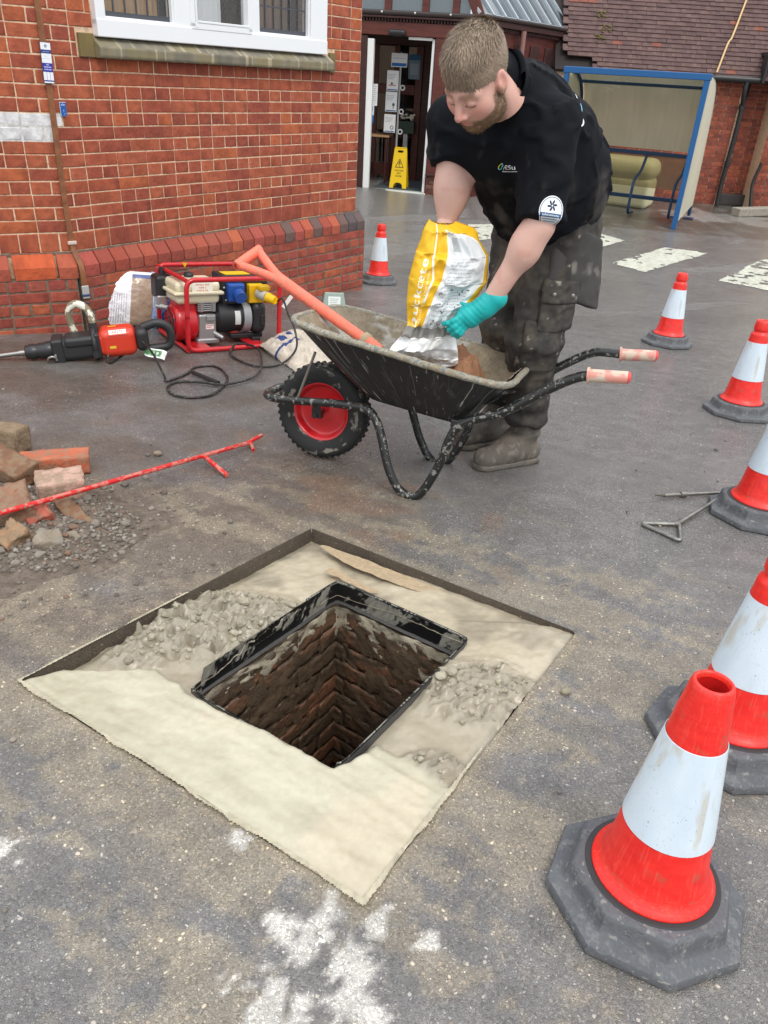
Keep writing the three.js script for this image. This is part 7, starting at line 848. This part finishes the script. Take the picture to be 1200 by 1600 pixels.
  const hairC = (x, y, z, k = 0.5) => mix3([0.17, 0.12, 0.08], [0.43, 0.335, 0.245], clamp(0.3 + 0.5 * (fbm3(x * 45, y * 45, z * 45, 2, 8) - 0.35) + 0.45 * (k - 0.4)));
  paint(cap, (x, y, z) => hairC(x, y, z, 0.45)); cap.applyMatrix4(headM);
  const strands = []; const rs = rngOf(99); const sp = [], sc = [], sn = [], si = []; let cnt = 0;
  for (let i = 0; i < 60000 && cnt < 13000; i++) {
    const u = rs() * 2 - 1, ph = rs() * 6.2832, s = Math.sqrt(1 - u * u); const dx = s * Math.cos(ph), dy = u, dz = s * Math.sin(ph); let x = dx * 0.077, y = 0.032 + dy * 0.088, z = -0.012 + dz * 0.098; if (!hairline(x, y, z)) continue; cnt++;
    const nx0 = dx / 0.077, ny0 = dy / 0.088, nz0 = dz / 0.098, nl = Math.hypot(nx0, ny0, nz0), nn = V(nx0 / nl, ny0 / nl, nz0 / nl); const topk = ss(0.05, 0.1, y);
    const flow = V(0.25 * Math.sin(x * 40 + z * 14) + 0.5 * x / 0.07 + 1.6 * (fbm3(x * 26, y * 26, z * 26, 2, 17) - 0.5), -0.55 * (1 - topk), 0.75 * topk + 0.1 - 0.5 * (1 - topk)); const fr = ss(0.045, 0.07, z) * ss(0.085, 0.05, y); flow.lerp(V(0.35 + 0.3 * Math.sin(x * 60), -0.75, 0.5), fr); flow.addScaledVector(nn, -flow.dot(nn)).normalize();
    const L = (0.009 + 0.016 * topk + 0.008 * fr) * (0.7 + 0.6 * rs()), lift = 0.12 + 0.25 * rs(); const jit = V(rs() - 0.5, rs() - 0.5, rs() - 0.5).multiplyScalar(0.5); const base = V(x, y, z).addScaledVector(nn, (0.0022 + 0.0052 * topk)), d = flow.clone().add(jit).addScaledVector(nn, lift).normalize(); const w = flow.clone().cross(nn).normalize().multiplyScalar(0.0009 + 0.0005 * rs()); const tip = base.clone().addScaledVector(d, L), m = base.clone().addScaledVector(d, L * 0.55).addScaledVector(nn, 0.0015), c = hairC(x, y, z, 0.15 + rs() * 0.8 + 1.1 * (fbm3(x * 38, y * 38, z * 38, 2, 19) - 0.3)), a = base.clone().add(w), b = base.clone().sub(w), e = m.clone().addScaledVector(w, 0.7), f = m.clone().addScaledVector(w, -0.7);
    const q = sp.length / 3; for (const p of [a, b, e, f, tip]) { sp.push(p.x, p.y, p.z); sn.push(nn.x, nn.y, nn.z); sc.push(...c); } si.push(q, q + 2, q + 1, q + 1, q + 2, q + 3, q + 2, q + 4, q + 3);
  }
  const sg = new THREE.BufferGeometry(); sg.setAttribute('position', new THREE.Float32BufferAttribute(sp, 3)); sg.setAttribute('normal', new THREE.Float32BufferAttribute(sn, 3)); sg.setAttribute('color', new THREE.Float32BufferAttribute(sc, 3)); sg.setIndex(si); sg.applyMatrix4(headM);
  const hairM = new THREE.MeshStandardMaterial({ vertexColors: true, roughness: 0.6, side: THREE.DoubleSide });
  const hairO = add('hair', cap, hairM); tag(part(hairO, 'hair_strands', sg.translate(-B0.x, -B0.y, -B0.z), hairM), null, null, null, 'stuff');
  { // beard bristles
    const bp = [], bn = [], bc = [], bi = []; let k = 0; for (let i = 0; i < 60000 && k < 3200; i++) { let x = (rs() - 0.5) * 0.17, y = -0.01 - rs() * 0.12, z = rs() * 0.12 - 0.03; for (let t = 0; t < 6; t++) { const d = headF(x, y, z), e = 0.002, gx1 = headF(x + e, y, z) - d, gy1 = headF(x, y + e, z) - d, gz1 = headF(x, y, z + e) - d, gl = Math.hypot(gx1, gy1, gz1) || 1; x -= d * gx1 / gl; y -= d * gy1 / gl; z -= d * gz1 / gl; } if (beardK(x, y, z) < 0.4 + 0.5 * rs() || y > -0.015 || (Math.abs(y + 0.0705) < 0.009 && Math.abs(x) < 0.02 && z > 0.075)) continue; k++; const nn = V(x, (y + 0.04), z - 0.02).normalize(), d = nn.clone().multiplyScalar(0.7).add(V((rs() - 0.5) * 0.8, -0.7, 0.15 + (rs() - 0.5) * 0.6)).normalize(), w = d.clone().cross(nn).normalize().multiplyScalar(0.0006), L = 0.005 + 0.005 * rs(), c = mix3([0.17, 0.1, 0.055], [0.42, 0.28, 0.17], rs()), a = V(x, y, z).add(w), b = V(x, y, z).sub(w), t = V(x, y, z).addScaledVector(d, L), q = bp.length / 3; for (const p of [a, b, t]) { bp.push(p.x, p.y, p.z); bn.push(nn.x, nn.y, nn.z); bc.push(...c); } bi.push(q, q + 2, q + 1); }
    const g = new THREE.BufferGeometry(); g.setAttribute('position', new THREE.Float32BufferAttribute(bp, 3)); g.setAttribute('normal', new THREE.Float32BufferAttribute(bn, 3)); g.setAttribute('color', new THREE.Float32BufferAttribute(bc, 3)); g.setIndex(bi); g.applyMatrix4(headM); tag(add('beard', g, hairM), null, null, null, 'stuff');
  }
  // polo shirt
  const axis = V(-0.41, 0.61, 0.67).normalize(), hem0 = V(0.52, 0.745, -3.0);
  const dirOf = (a, b) => V(b[0] - a[0], b[1] - a[1], b[2] - a[2]).normalize(); const dL = dirOf(SL, EL), dR = dirOf(SR, ER), eL = V(...SL).lerp(V(...EL), 0.95), eR = V(...SR).lerp(V(...ER), 0.72);
  const torsoF = (x, y, z) => { let d = capS(x, y, z, [0.53, 0.80, -3.0], [0.37, 1.0, -2.76], 0.185, 0.165); d = smin(d, capS(x, y, z, [0.50, 0.86, -2.95], [0.43, 0.88, -2.86], 0.17, 0.16), 0.06); d = smin(d, capS(x, y, z, [0.23, 1.05, -2.72], [0.37, 1.06, -2.64], 0.105, 0.11), 0.09); d = smin(d, capS(x, y, z, [0.35, 1.09, -2.72], [0.55, 0.93, -2.95], 0.115, 0.16), 0.07); d = smin(d, ellS(x, y, z, [0.64, 0.825, -3.09], [0.135, 0.135, 0.135]), 0.08); d = smin(d, capS(x, y, z, [0.36, 1.16, -2.70], [0.50, 1.05, -2.85], 0.085, 0.13), 0.07); d = smin(d, capS(x, y, z, [0.345, 1.145, -2.68], [0.252, 1.192, -2.572], 0.097, 0.083), 0.05); return d; };
  const sleeveF = (x, y, z) => { let a = capS(x, y, z, SL, EL, 0.086, 0.073); a = smax(a, (x - eL.x) * dL.x + (y - eL.y) * dL.y + (z - eL.z) * dL.z, 0.006); let b = capS(x, y, z, SR, ER, 0.08, 0.068); b = smax(b, (x - eR.x) * dR.x + (y - eR.y) * dR.y + (z - eR.z) * dR.z, 0.006); return Math.min(a, b); };
  const fold = (x, y, z) => { const along = (x - hem0.x) * axis.x + (y - hem0.y) * axis.y + (z - hem0.z) * axis.z; const f1 = Math.sin(along * 62 + 5 * fbm3(x * 6, y * 6, z * 6, 2, 5) + x * 14) * 0.0045 * ss(0.34, 0.06, along), f2 = (fbm3(x * 9 + y * 6, y * 5, z * 9, 3, 11) - 0.5) * 0.022; const ridge = 1 - 2 * Math.abs(fbm3(x * 7 + 3, y * 11, z * 7, 2, 14) - 0.5); return f1 + f2 + 0.008 * ss(0.86, 0.98, ridge); };
  const shirtF = (x, y, z) => { let d = smin(torsoF(x, y, z), sleeveF(x, y, z), 0.045) - fold(x, y, z); const h = (hem0.x - x) * axis.x + (hem0.y - y) * axis.y + (hem0.z - z) * axis.z + 0.012 * Math.sin(x * 25 + z * 20); return smax(d, h, 0.012); };
  const shirt = sdfMesh(shirtF, [0.0, 0.55, -3.32], [0.85, 1.3, -2.32], 0.0085);
  const dust = (x, y, z) => { const belly = ss(0.2, 0.05, Math.hypot(x - 0.4, (y - 0.86) * 0.9, z + 2.73)), back = ss(0.16, 0.04, Math.hypot(x - 0.7, y - 0.87, z + 2.9)), n = fbm3(x * 22, y * 12, z * 22, 4, 21), m = fbm3(x * 60, y * 60, z * 60, 2, 23); return clamp((belly + back * 0.8) * ss(0.42, 0.66, n) + 0.3 * ss(0.66, 0.78, n)) * (0.6 + 0.5 * m); };
  paint(shirt, (x, y, z) => mix3([0.0055, 0.0065, 0.0095], [0.12, 0.11, 0.098], dust(x, y, z) * 0.6));
  const weave = tex(256, 256, (u, v, i, j) => { const k = ((i >> 1) + (j >> 1)) % 2 ? 0.6 : 0.45, n = k + 0.15 * h2(i, j, 3); return [n, n, n]; }, false);
  const cloth = more => new THREE.MeshPhysicalMaterial({ vertexColors: true, specularIntensity: 0.3, roughness: 0.85, bumpMap: weave, bumpScale: 0.0006, sheen: 0.06, sheenRoughness: 0.6, ...more });
  const shirtO = add('polo_shirt', boxUV(shirt, 9), cloth());
  // collar
  const cA = V(0.249, 1.196, -2.567), cD = V(-0.52, 0.32, 0.79).normalize(), cU = V(0, 1, 0).cross(cD).normalize(), cV = cD.clone().cross(cU);
  const colF = (x, y, z) => { const p = V(x - cA.x, y - cA.y, z - cA.z), h = p.dot(cD), a = p.dot(cU), b = p.dot(cV), r = Math.hypot(a, b) - 0.087 - h * 0.15; return Math.max(Math.hypot(Math.max(Math.abs(r) - 0.003, 0), Math.max(Math.abs(h) - 0.022, 0)) - 0.0055, -1); };
  part(shirtO, 'collar', boxUV(paint(sdfMesh(colF, [0.14, 1.04, -2.77], [0.41, 1.28, -2.5], 0.005).translate(-B0.x, -B0.y, -B0.z), () => [0.0055, 0.0065, 0.0095]), 9), cloth());
  // prints: chest logo, sleeve badge, mark on the back
  const toCam = p => V(p[0], p[1], p[2]).sub(eye).normalize();
  const stick = (c, dir, upv, w, h, m, name, outline, nu = 16) => { const D = dir.clone().normalize(), U = D.clone().cross(upv).normalize(), W = U.clone().cross(D).normalize(); const g = decal(shirtF, V(...c).addScaledVector(D, -0.25), D, U, W, w, h, 0.0016, nu, nu, outline); part(shirtO, name, g.translate(-B0.x, -B0.y, -B0.z), m); };
  const logo = canvasTex(256, 160, (c, w, h) => { c.clearRect(0, 0, w, h); const d = c.createLinearGradient(0, 20, 0, 120); c.lineWidth = 13; c.strokeStyle = '#58b7d8'; c.beginPath(); c.moveTo(42, 20); c.quadraticCurveTo(76, 70, 60, 100); c.quadraticCurveTo(42, 122, 24, 100); c.stroke(); c.strokeStyle = '#c8d64a'; c.beginPath(); c.moveTo(42, 20); c.quadraticCurveTo(10, 66, 24, 100); c.stroke(); c.fillStyle = '#e8edf2'; c.font = '82px sans-serif'; c.fillText('RSu', 84, 108); c.font = 'bold 26px sans-serif'; c.fillText('Resolutions', 88, 146); });
  stick([0.306, 0.965, -2.60], V(-0.1, -0.12, -1), V(0, 1, 0), 0.048, 0.03, new THREE.MeshStandardMaterial({ map: logo, transparent: true, roughness: 0.8 }), 'chest_logo');
  const badge = canvasTex(256, 256, (c, w, h) => { c.clearRect(0, 0, w, h); const shield = k => { c.beginPath(); c.arc(128, 124, 122 - k, Math.PI * 0.93, Math.PI * 2.07); c.quadraticCurveTo(226 - k, 226, 172 - k / 2, 252 - k); c.lineTo(84 + k / 2, 252 - k); c.quadraticCurveTo(30 + k, 226, 10 + k, 150); c.closePath(); }; shield(0); c.fillStyle = '#e9eef2'; c.fill(); shield(12); c.strokeStyle = '#16324f'; c.lineWidth = 6; c.stroke(); c.fillStyle = '#17293f'; for (let i = 0; i < 6; i++) { c.save(); c.translate(128, 82); c.rotate(i * 1.047); c.beginPath(); c.moveTo(4, -6); c.quadraticCurveTo(30, -34, 18, -48); c.quadraticCurveTo(-6, -40, -4, -8); c.fill(); c.restore(); } c.fillStyle = '#1d4f7c'; c.fillRect(20, 142, 216, 34); c.fillStyle = '#f2f6f8'; c.font = 'bold 24px sans-serif'; c.textAlign = 'center'; c.fillText('SafeContractor', 128, 167); c.fillStyle = '#7fa6c4'; for (let i = 0; i < 3; i++) c.fillRect(52 + i * 16, 186 + i * 18, 152 - i * 32, 9); });
  stick([0.437, 0.872, -2.42], V(0.05, -0.18, -1), V(0.05, 1, 0), 0.078, 0.088, new THREE.MeshStandardMaterial({ map: badge, roughness: 0.6, transparent: true }), 'sleeve_badge');
  const backm = canvasTex(256, 128, (c, w, h) => { c.clearRect(0, 0, w, h); c.strokeStyle = '#dfe9ee'; c.lineWidth = 14; c.beginPath(); c.ellipse(60, 66, 32, 44, 0.4, 0, 7); c.stroke(); c.strokeStyle = '#7fc3d8'; c.beginPath(); c.arc(150, 70, 36, 0.5, 5); c.stroke(); c.fillStyle = '#dfe9ee'; c.fillRect(196, 40, 40, 16); });
  stick([0.485, 1.09, -2.74], V(-0.55, -0.62, -0.5), V(-0.5, 0.6, 0.6), 0.13, 0.06, new THREE.MeshStandardMaterial({ map: backm, transparent: true, roughness: 0.8 }), 'back_print');
  // trousers
  const legF = (x, y, z) => { const n = (fbm3(x * 10, y * 16, z * 10, 3, 31) - 0.5) * 0.026 + 0.009 * Math.max(0, 1 - 5 * Math.abs(fbm3(x * 9 + y * 5, y * 12 - x * 6, z * 9, 2, 37) - 0.5)) + Math.sin(y * 70 + 4 * fbm3(x * 8, y * 8, z * 8, 2, 33)) * 0.0045 * (ss(0.2, 0.05, Math.abs(y - 0.34)) + ss(0.2, 0.0, y)); let d = 9; for (const [h, k, a] of [[HL, KL, AL], [HR, KR, AR]]) { let l = smin(capS(x, y, z, h, k, 0.118, 0.094), capS(x, y, z, k, [a[0], a[1] + 0.02, a[2]], 0.092, 0.078), 0.03); d = smin(d, l, 0.02); } d = smin(d, capS(x, y, z, [0.54, 0.74, -3.02], [0.5, 0.82, -2.95], 0.168, 0.165), 0.06); d = smin(d, ellS(x, y, z, [0.62, 0.76, -3.08], [0.12, 0.12, 0.12]), 0.06); return smax(d - n, -(y + 0.02 - 0.012 * Math.sin(x * 60)), 0.01); };
  const trousers = sdfMesh(legF, [0.2, -0.03, -3.36], [0.85, 0.92, -2.66], 0.009);
  const mudC = (x, y, z) => { const n = fbm3(x * 11, y * 7, z * 11, 4, 41), m = fbm3(x * 55, y * 55, z * 55, 3, 43), k = ss(0.4, 0.75, n * 0.75 + m * 0.3); let c = mix3([0.034, 0.033, 0.032], [0.068, 0.066, 0.062], m); c = mix3(c, [0.15, 0.128, 0.098], k * 0.7 * (x < 0.6 && y < 0.66 ? 1 : 0.35) * (z > -3.02 ? 1 : 0.4)); return mix3(c, [0.4, 0.37, 0.31], ss(0.74, 0.82, fbm3(x * 50, y * 50, z * 50, 3, 47)) * 0.7); };
  paint(trousers, mudC); const trO = add('trousers', boxUV(trousers, 7), cloth({ sheen: 0.04, bumpScale: 0.0009 }));
  { // hanging holster pocket, cargo flap and knee pocket
    const pk = (name, lo, hi, f, col = mudC) => part(trO, name, boxUV(paint(sdfMesh(f, lo, hi, 0.006), col), 7).translate(-B0.x, -B0.y, -B0.z), cloth({ sheen: 0.04 }));
    const c = V(0.635, 0.635, -2.845), n = V(0.32, 0.12, 0.94).normalize(), u = V(0, 1, 0).cross(n).normalize(), w = n.clone().cross(u); const hol = (x, y, z) => { const p = V(x, y, z).sub(c), a = p.dot(u), b = p.dot(w), h = p.dot(n); const wid = 0.088 + 0.014 * ss(0.12, -0.1, b), q = [Math.abs(a) - wid, Math.abs(b + 0.03 * Math.abs(a) / 0.09) - 0.115, Math.abs(h + a * a * 2.5) - 0.014 - 0.006 * ss(0.1, -0.1, b)]; return Math.hypot(Math.max(q[0], 0), Math.max(q[1], 0), Math.max(q[2], 0)) + Math.min(0, Math.max(...q)) - 0.008 - (fbm3(x * 12, y * 12, z * 12, 3, 51) - 0.5) * 0.016; }; pk('holster_pocket', [0.48, 0.48, -2.98], [0.79, 0.79, -2.73], hol, (x, y, z) => mix3(mix3([0.045, 0.045, 0.046], [0.085, 0.084, 0.08], fbm3(x * 30, y * 30, z * 30, 3, 5)), [0.3, 0.28, 0.25], 0.6 * ss(0.6, 0.75, fbm3(x * 16, y * 16, z * 16, 4, 91))));
    const shell = (c0, rad, sx, sy, lift) => (x, y, z) => { const d = legF(x, y, z); const q = V(x - c0[0], y - c0[1], z - c0[2]); const nn = toCam(c0).negate(), uu = V(0, 1, 0).cross(nn).normalize(), a = q.dot(uu), b = q.y, hh = q.dot(nn); return smax(smax(d - lift, Math.abs(a) - sx, 0.01), smax(Math.abs(b) - sy, -hh - 0.1, 0.01), 0.01); };
    pk('cargo_pocket', [0.42, 0.38, -2.98], [0.75, 0.64, -2.66], shell([0.585, 0.5, -2.82], 0.1, 0.062, 0.085, 0.018)); pk('pocket_flap', [0.42, 0.46, -2.98], [0.75, 0.66, -2.66], shell([0.59, 0.555, -2.82], 0.1, 0.068, 0.04, 0.026)); pk('knee_pocket', [0.38, 0.22, -2.98], [0.7, 0.5, -2.6], shell([0.535, 0.355, -2.76], 0.1, 0.068, 0.095, 0.014));
    for (const p of [[0.555, 0.55], [0.625, 0.545]]) { let z = -2.6; for (let i = 0; i < 60; i++) { const d = shell([0.59, 0.555, -2.82], 0.1, 0.08, 0.06, 0.026)(p[0], p[1], z); z -= d * 0.7; } part(trO, 'stud', new THREE.SphereGeometry(0.008, 12, 8).scale(1, 1, 0.5).translate(p[0] - B0.x, p[1] - B0.y, z - B0.z), MAT('#8f8f8a', 0.35, { metalness: 0.8 })); }
  }
  // boots
  const bootM = new THREE.MeshStandardMaterial({ vertexColors: true, roughness: 0.75, bumpMap: cementBump, bumpScale: 0.002 });
  const bootC = (x, y, z) => { const n = fbm3(x * 30, y * 30, z * 30, 4, 61); return mix3(mix3([0.085, 0.075, 0.064], [0.15, 0.132, 0.11], n), [0.24, 0.215, 0.18], 0.6 * ss(0.55, 0.75, fbm3(x * 60, y * 40, z * 60, 3, 62))); };
  for (const [heel, toe, ank, gy] of [[[0.6, -0.158, -2.995], [0.402, -0.158, -2.868], [0.572, -0.06, -2.985], null], [[0.52, -0.158, -3.22], [0.335, -0.158, -3.09], [0.49, -0.06, -3.205], null]]) {
    const f = (x, y, z) => { const g = G(x, z); let d = capS(x, y, z, heel, [lerp(heel[0], toe[0], 0.45), heel[1] + 0.012, lerp(heel[2], toe[2], 0.45)], 0.05, 0.05); d = smin(d, capS(x, y, z, [lerp(heel[0], toe[0], 0.5), heel[1] + 0.004, lerp(heel[2], toe[2], 0.5)], toe, 0.05, 0.049), 0.03); d = smin(d, capS(x, y, z, ank, [ank[0] - 0.006, 0.1, ank[2] + 0.012], 0.056, 0.064), 0.035); d = smin(d, capS(x, y, z, ank, [lerp(heel[0], toe[0], 0.55), -0.13, lerp(heel[2], toe[2], 0.55)], 0.048, 0.046), 0.04); return smax(d - 0.006 * (fbm3(x * 30, y * 30, z * 30, 3, 63) - 0.5) - 0.003 * Math.sin(y * 150) * ss(-0.1, -0.06, y), g + 0.016 - y, 0.004); };
    const s = (x, y, z) => { const g = G(x, z); let d = Math.hypot(0, 0) + capS(x, -0.158, z, [heel[0], -0.158, heel[2]], [toe[0], -0.158, toe[2]], 0.054, 0.053); return smax(smax(d, y - g - 0.026, 0.006), g + 0.001 - y, 0.003); };
    const lo = [Math.min(heel[0], toe[0]) - 0.09, -0.27, Math.min(heel[2], toe[2]) - 0.09], hi = [Math.max(heel[0], toe[0]) + 0.09, 0.19, Math.max(heel[2], toe[2]) + 0.09]; const bo = add('boot', boxUV(paint(sdfMesh(f, lo, hi, 0.006), bootC), 6), bootM); part(bo, 'sole', boxUV(paint(sdfMesh(s, lo, hi, 0.006), (x, y, z) => mix3([0.05, 0.045, 0.04], [0.2, 0.18, 0.15], fbm3(x * 40, y * 40, z * 40, 3, 65))).translate(-B0.x, -B0.y, -B0.z), 6), bootM);
  }
  // teal glove on the left hand, pinching the neck of the bag
  const gl = (x, y, z) => { let d = capS(x, y, z, [0.318, 0.588, -2.513], [0.288, 0.556, -2.517], 0.0385, 0.0345); d = smin(d, capS(x, y, z, [0.288, 0.556, -2.517], [0.245, 0.523, -2.525], 0.033, 0.036), 0.02); d = smin(d, ellS(x, y, z, [0.237, 0.515, -2.528], [0.042, 0.034, 0.024]), 0.02);
    const F = [[[0.222, 0.527, -2.513], [0.192, 0.506, -2.51], [0.172, 0.492, -2.52], [0.16, 0.487, -2.536]], [[0.22, 0.512, -2.512], [0.195, 0.487, -2.507], [0.18, 0.47, -2.525], [0.178, 0.466, -2.55]], [[0.224, 0.499, -2.513], [0.205, 0.472, -2.508], [0.193, 0.455, -2.528], [0.192, 0.453, -2.553]], [[0.231, 0.488, -2.516], [0.217, 0.464, -2.512], [0.208, 0.447, -2.53], [0.207, 0.445, -2.55]]];
    F.forEach((P, i) => { d = smin(d, finger(x, y, z, P, [0.0112, 0.0115, 0.011, 0.0098][i]), 0.0055); }); return smin(d, finger(x, y, z, [[0.25, 0.545, -2.54], [0.215, 0.545, -2.56], [0.185, 0.527, -2.585]], 0.0125), 0.012) - 0.0008 * Math.sin(x * 260 + y * 320) * ss(0.29, 0.27, x); };
  const glove = add('glove', boxUV(paint(sdfMesh(gl, [0.13, 0.42, -2.62], [0.38, 0.65, -2.46], 0.0035), (x, y, z) => mix3([0.0, 0.37, 0.37], [0.01, 0.48, 0.47], fbm3(x * 40, y * 40, z * 40, 3, 71))), 8), new THREE.MeshPhysicalMaterial({ vertexColors: true, roughness: 0.42, clearcoat: 0.1 }));
  shadows(man);
  // the bag of cement he empties
  const bag = thing('cement_sack', 'yellow and white printed sack of cement being emptied by the man', 'sack');
  const rows = [[0.0, [0.088, 0.788], [0.172, 0.785], 0.012, -2.625], [0.06, [0.073, 0.762], [0.236, 0.768], 0.035, -2.62], [0.16, [0.052, 0.70], [0.289, 0.70], 0.065, -2.615], [0.34, [0.034, 0.615], [0.295, 0.615], 0.072, -2.61], [0.5, [0.032, 0.53], [0.256, 0.55], 0.055, -2.60], [0.6, [0.040, 0.465], [0.20, 0.478], 0.03, -2.585], [0.68, [0.02, 0.42], [0.205, 0.435], 0.026, -2.585], [0.78, [-0.012, 0.376], [0.218, 0.388], 0.022, -2.585], [0.88, [-0.028, 0.345], [0.226, 0.345], 0.015, -2.61], [1.0, [-0.038, 0.318], [0.228, 0.312], 0.004, -2.632]];
  const rowAt = t => { let i = 0; while (i < rows.length - 2 && rows[i + 1][0] < t) i++; const a = rows[i], b = rows[i + 1], k = ss(0, 1, (t - a[0]) / (b[0] - a[0])); return [lerp(a[1][0], b[1][0], k), lerp(a[1][1], b[1][1], k), lerp(a[2][0], b[2][0], k), lerp(a[2][1], b[2][1], k), lerp(a[3], b[3], k), lerp(a[4], b[4], k)]; };
  bag.position.set(0.1, 0.3, -2.62); const nu = 50, nv = 110, pos = [], uv = [], idx = [];
  for (const s of [1, -1]) for (let j = 0; j <= nv; j++) for (let i = 0; i <= nu; i++) { const u = i / nu, t = j / nv, r = rowAt(t), e = Math.sqrt(Math.max(0, 1 - (2 * u - 1) ** 2)); const pinch = ss(0.16, 0.02, Math.abs(t - 0.61)); const cr = (1 - 2 * Math.abs(fbm(u * 3 + (s > 0 ? 0 : 9), t * 7, 4, 81) - 0.5) - 0.72) * 0.062 * (0.4 + 0.6 * e) * (t < 0.04 ? 0.4 : 1) + pinch * 0.007 * Math.sin(u * 34 + 3 * fbm(t * 9, u * 2, 2, 83)) + (t > 0.66 ? 0.007 * Math.sin(u * 9 + t * 14) : 0); const x = lerp(r[0], r[2], u), y = lerp(r[1], r[3], u) - 0.012 * (1 - e) * (t < 0.1 ? -1 : 0), z = r[5] + s * (r[4] * e + 0.0008) + cr; pos.push(x - 0.1, y - 0.3, z + 2.62); uv.push(u, 1 - t); }
  const half = (nu + 1) * (nv + 1); for (let h = 0; h < 2; h++) for (let j = 0; j < nv; j++) for (let i = 0; i < nu; i++) { const a = h * half + j * (nu + 1) + i; h ? idx.push(a, a + 1, a + nu + 1, a + 1, a + nu + 2, a + nu + 1) : idx.push(a, a + nu + 1, a + 1, a + 1, a + nu + 1, a + nu + 2); }
  const bg = new THREE.BufferGeometry(); bg.setAttribute('position', new THREE.Float32BufferAttribute(pos, 3)); bg.setAttribute('uv', new THREE.Float32BufferAttribute(uv, 2)); bg.setIndex(idx); bg.computeVertexNormals();
  const print = canvasTex(1024, 1536, (c, w, h) => {
    c.fillStyle = '#f1f3f2'; c.fillRect(0, 0, w, h); c.fillStyle = '#efbe1c'; c.beginPath(); c.moveTo(0, 0); c.lineTo(w, 0); c.lineTo(w, 0.6 * h); c.lineTo(w * 0.86, 0.63 * h); c.quadraticCurveTo(w * 0.80, 0.5 * h, w * 0.93, 0.36 * h); c.lineTo(w * 0.97, 0.10 * h); c.lineTo(w * 0.46, 0.03 * h); c.lineTo(w * 0.4, 0.3 * h); c.lineTo(w * 0.3, 0.62 * h); c.lineTo(0, 0.64 * h); c.fill();
    c.strokeStyle = '#f2f3ee'; c.lineWidth = 26; c.beginPath(); c.moveTo(w * 0.27, 0); c.lineTo(w * 0.24, h * 0.2); c.lineTo(w * 0.3, h * 0.3); c.lineTo(w * 0.24, h * 0.46); c.stroke();
    c.save(); c.translate(w * 0.17, h * 0.61); c.rotate(-Math.PI / 2 + 0.03); c.fillStyle = '#f7f4e6'; c.font = 'bold 118px sans-serif'; c.fillText('Quickcrete', 0, 0); c.font = '44px sans-serif'; c.fillText('Rapid setting concrete mix', 20, 62); c.restore();
    c.fillStyle = '#d9dfe2'; c.beginPath(); c.moveTo(w * 0.47, h * 0.035); c.lineTo(w * 0.96, h * 0.105); c.lineTo(w * 0.9, h * 0.36); c.quadraticCurveTo(w * 0.78, h * 0.5, w * 0.82, h * 0.63); c.lineTo(w * 0.34, h * 0.63); c.lineTo(w * 0.44, h * 0.3); c.fill();
    c.fillStyle = '#8e989e'; c.fillRect(w * 0.52, h * 0.085, 110, 70); c.fillStyle = '#d9dfe2'; for (let i = 0; i < 6; i++) c.fillRect(w * 0.52 + i * 19, h * 0.085, 7, 70); const r = rngOf(31); c.fillStyle = '#aab2b6'; for (let k = 0; k < 24; k++) { let x = w * (0.5 - k * 0.004); const y = h * (0.17 + k * 0.017); while (x < w * 0.78) { const l = 8 + r() * 44; c.fillRect(x, y, l, 7); x += l + 10; } }
    c.strokeStyle = '#4a4640'; c.lineWidth = 9; for (let k = 0; k < 26; k++) { const x = w * (0.42 + 0.4 * r()), y = h * (0.36 + 0.25 * r()); c.beginPath(); c.moveTo(x, y); c.quadraticCurveTo(x + 20 * r(), y - 30 * r(), x + 36 * r(), y + 16 * (r() - 0.5)); c.stroke(); } c.font = 'bold 54px serif'; c.fillStyle = '#47423c'; c.fillText('Recycle', w * 0.46, h * 0.585);
    c.fillStyle = '#8d8c88'; c.beginPath(); c.moveTo(0, h * 0.645); for (let i = 0; i <= 20; i++) c.lineTo(w * i / 20, h * (0.625 - 0.018 * r())); c.lineTo(w, h * 0.655); c.lineTo(0, h * 0.685); c.fill(); c.fillStyle = '#5f5d5a'; c.fillRect(0, h * 0.672, w, 12);
    for (let i = 0; i < 90; i++) { c.fillStyle = `rgba(${150 + 40 * r()},${125 + 30 * r()},95,${0.1 + 0.3 * r()})`; c.beginPath(); c.ellipse(w * (0.35 + 0.5 * r()), h * (0.9 + 0.045 * (r() - 0.5)), 4 + 34 * r(), 3 + 12 * r(), r(), 0, 7); c.fill(); }
  });
  part(bag, 'sack', bg, new THREE.MeshPhysicalMaterial({ map: print, roughness: 0.55, clearcoat: 0.12, clearcoatRoughness: 0.35, side: THREE.DoubleSide })); shadows(bag);
}
renderer.render(scene, camera);
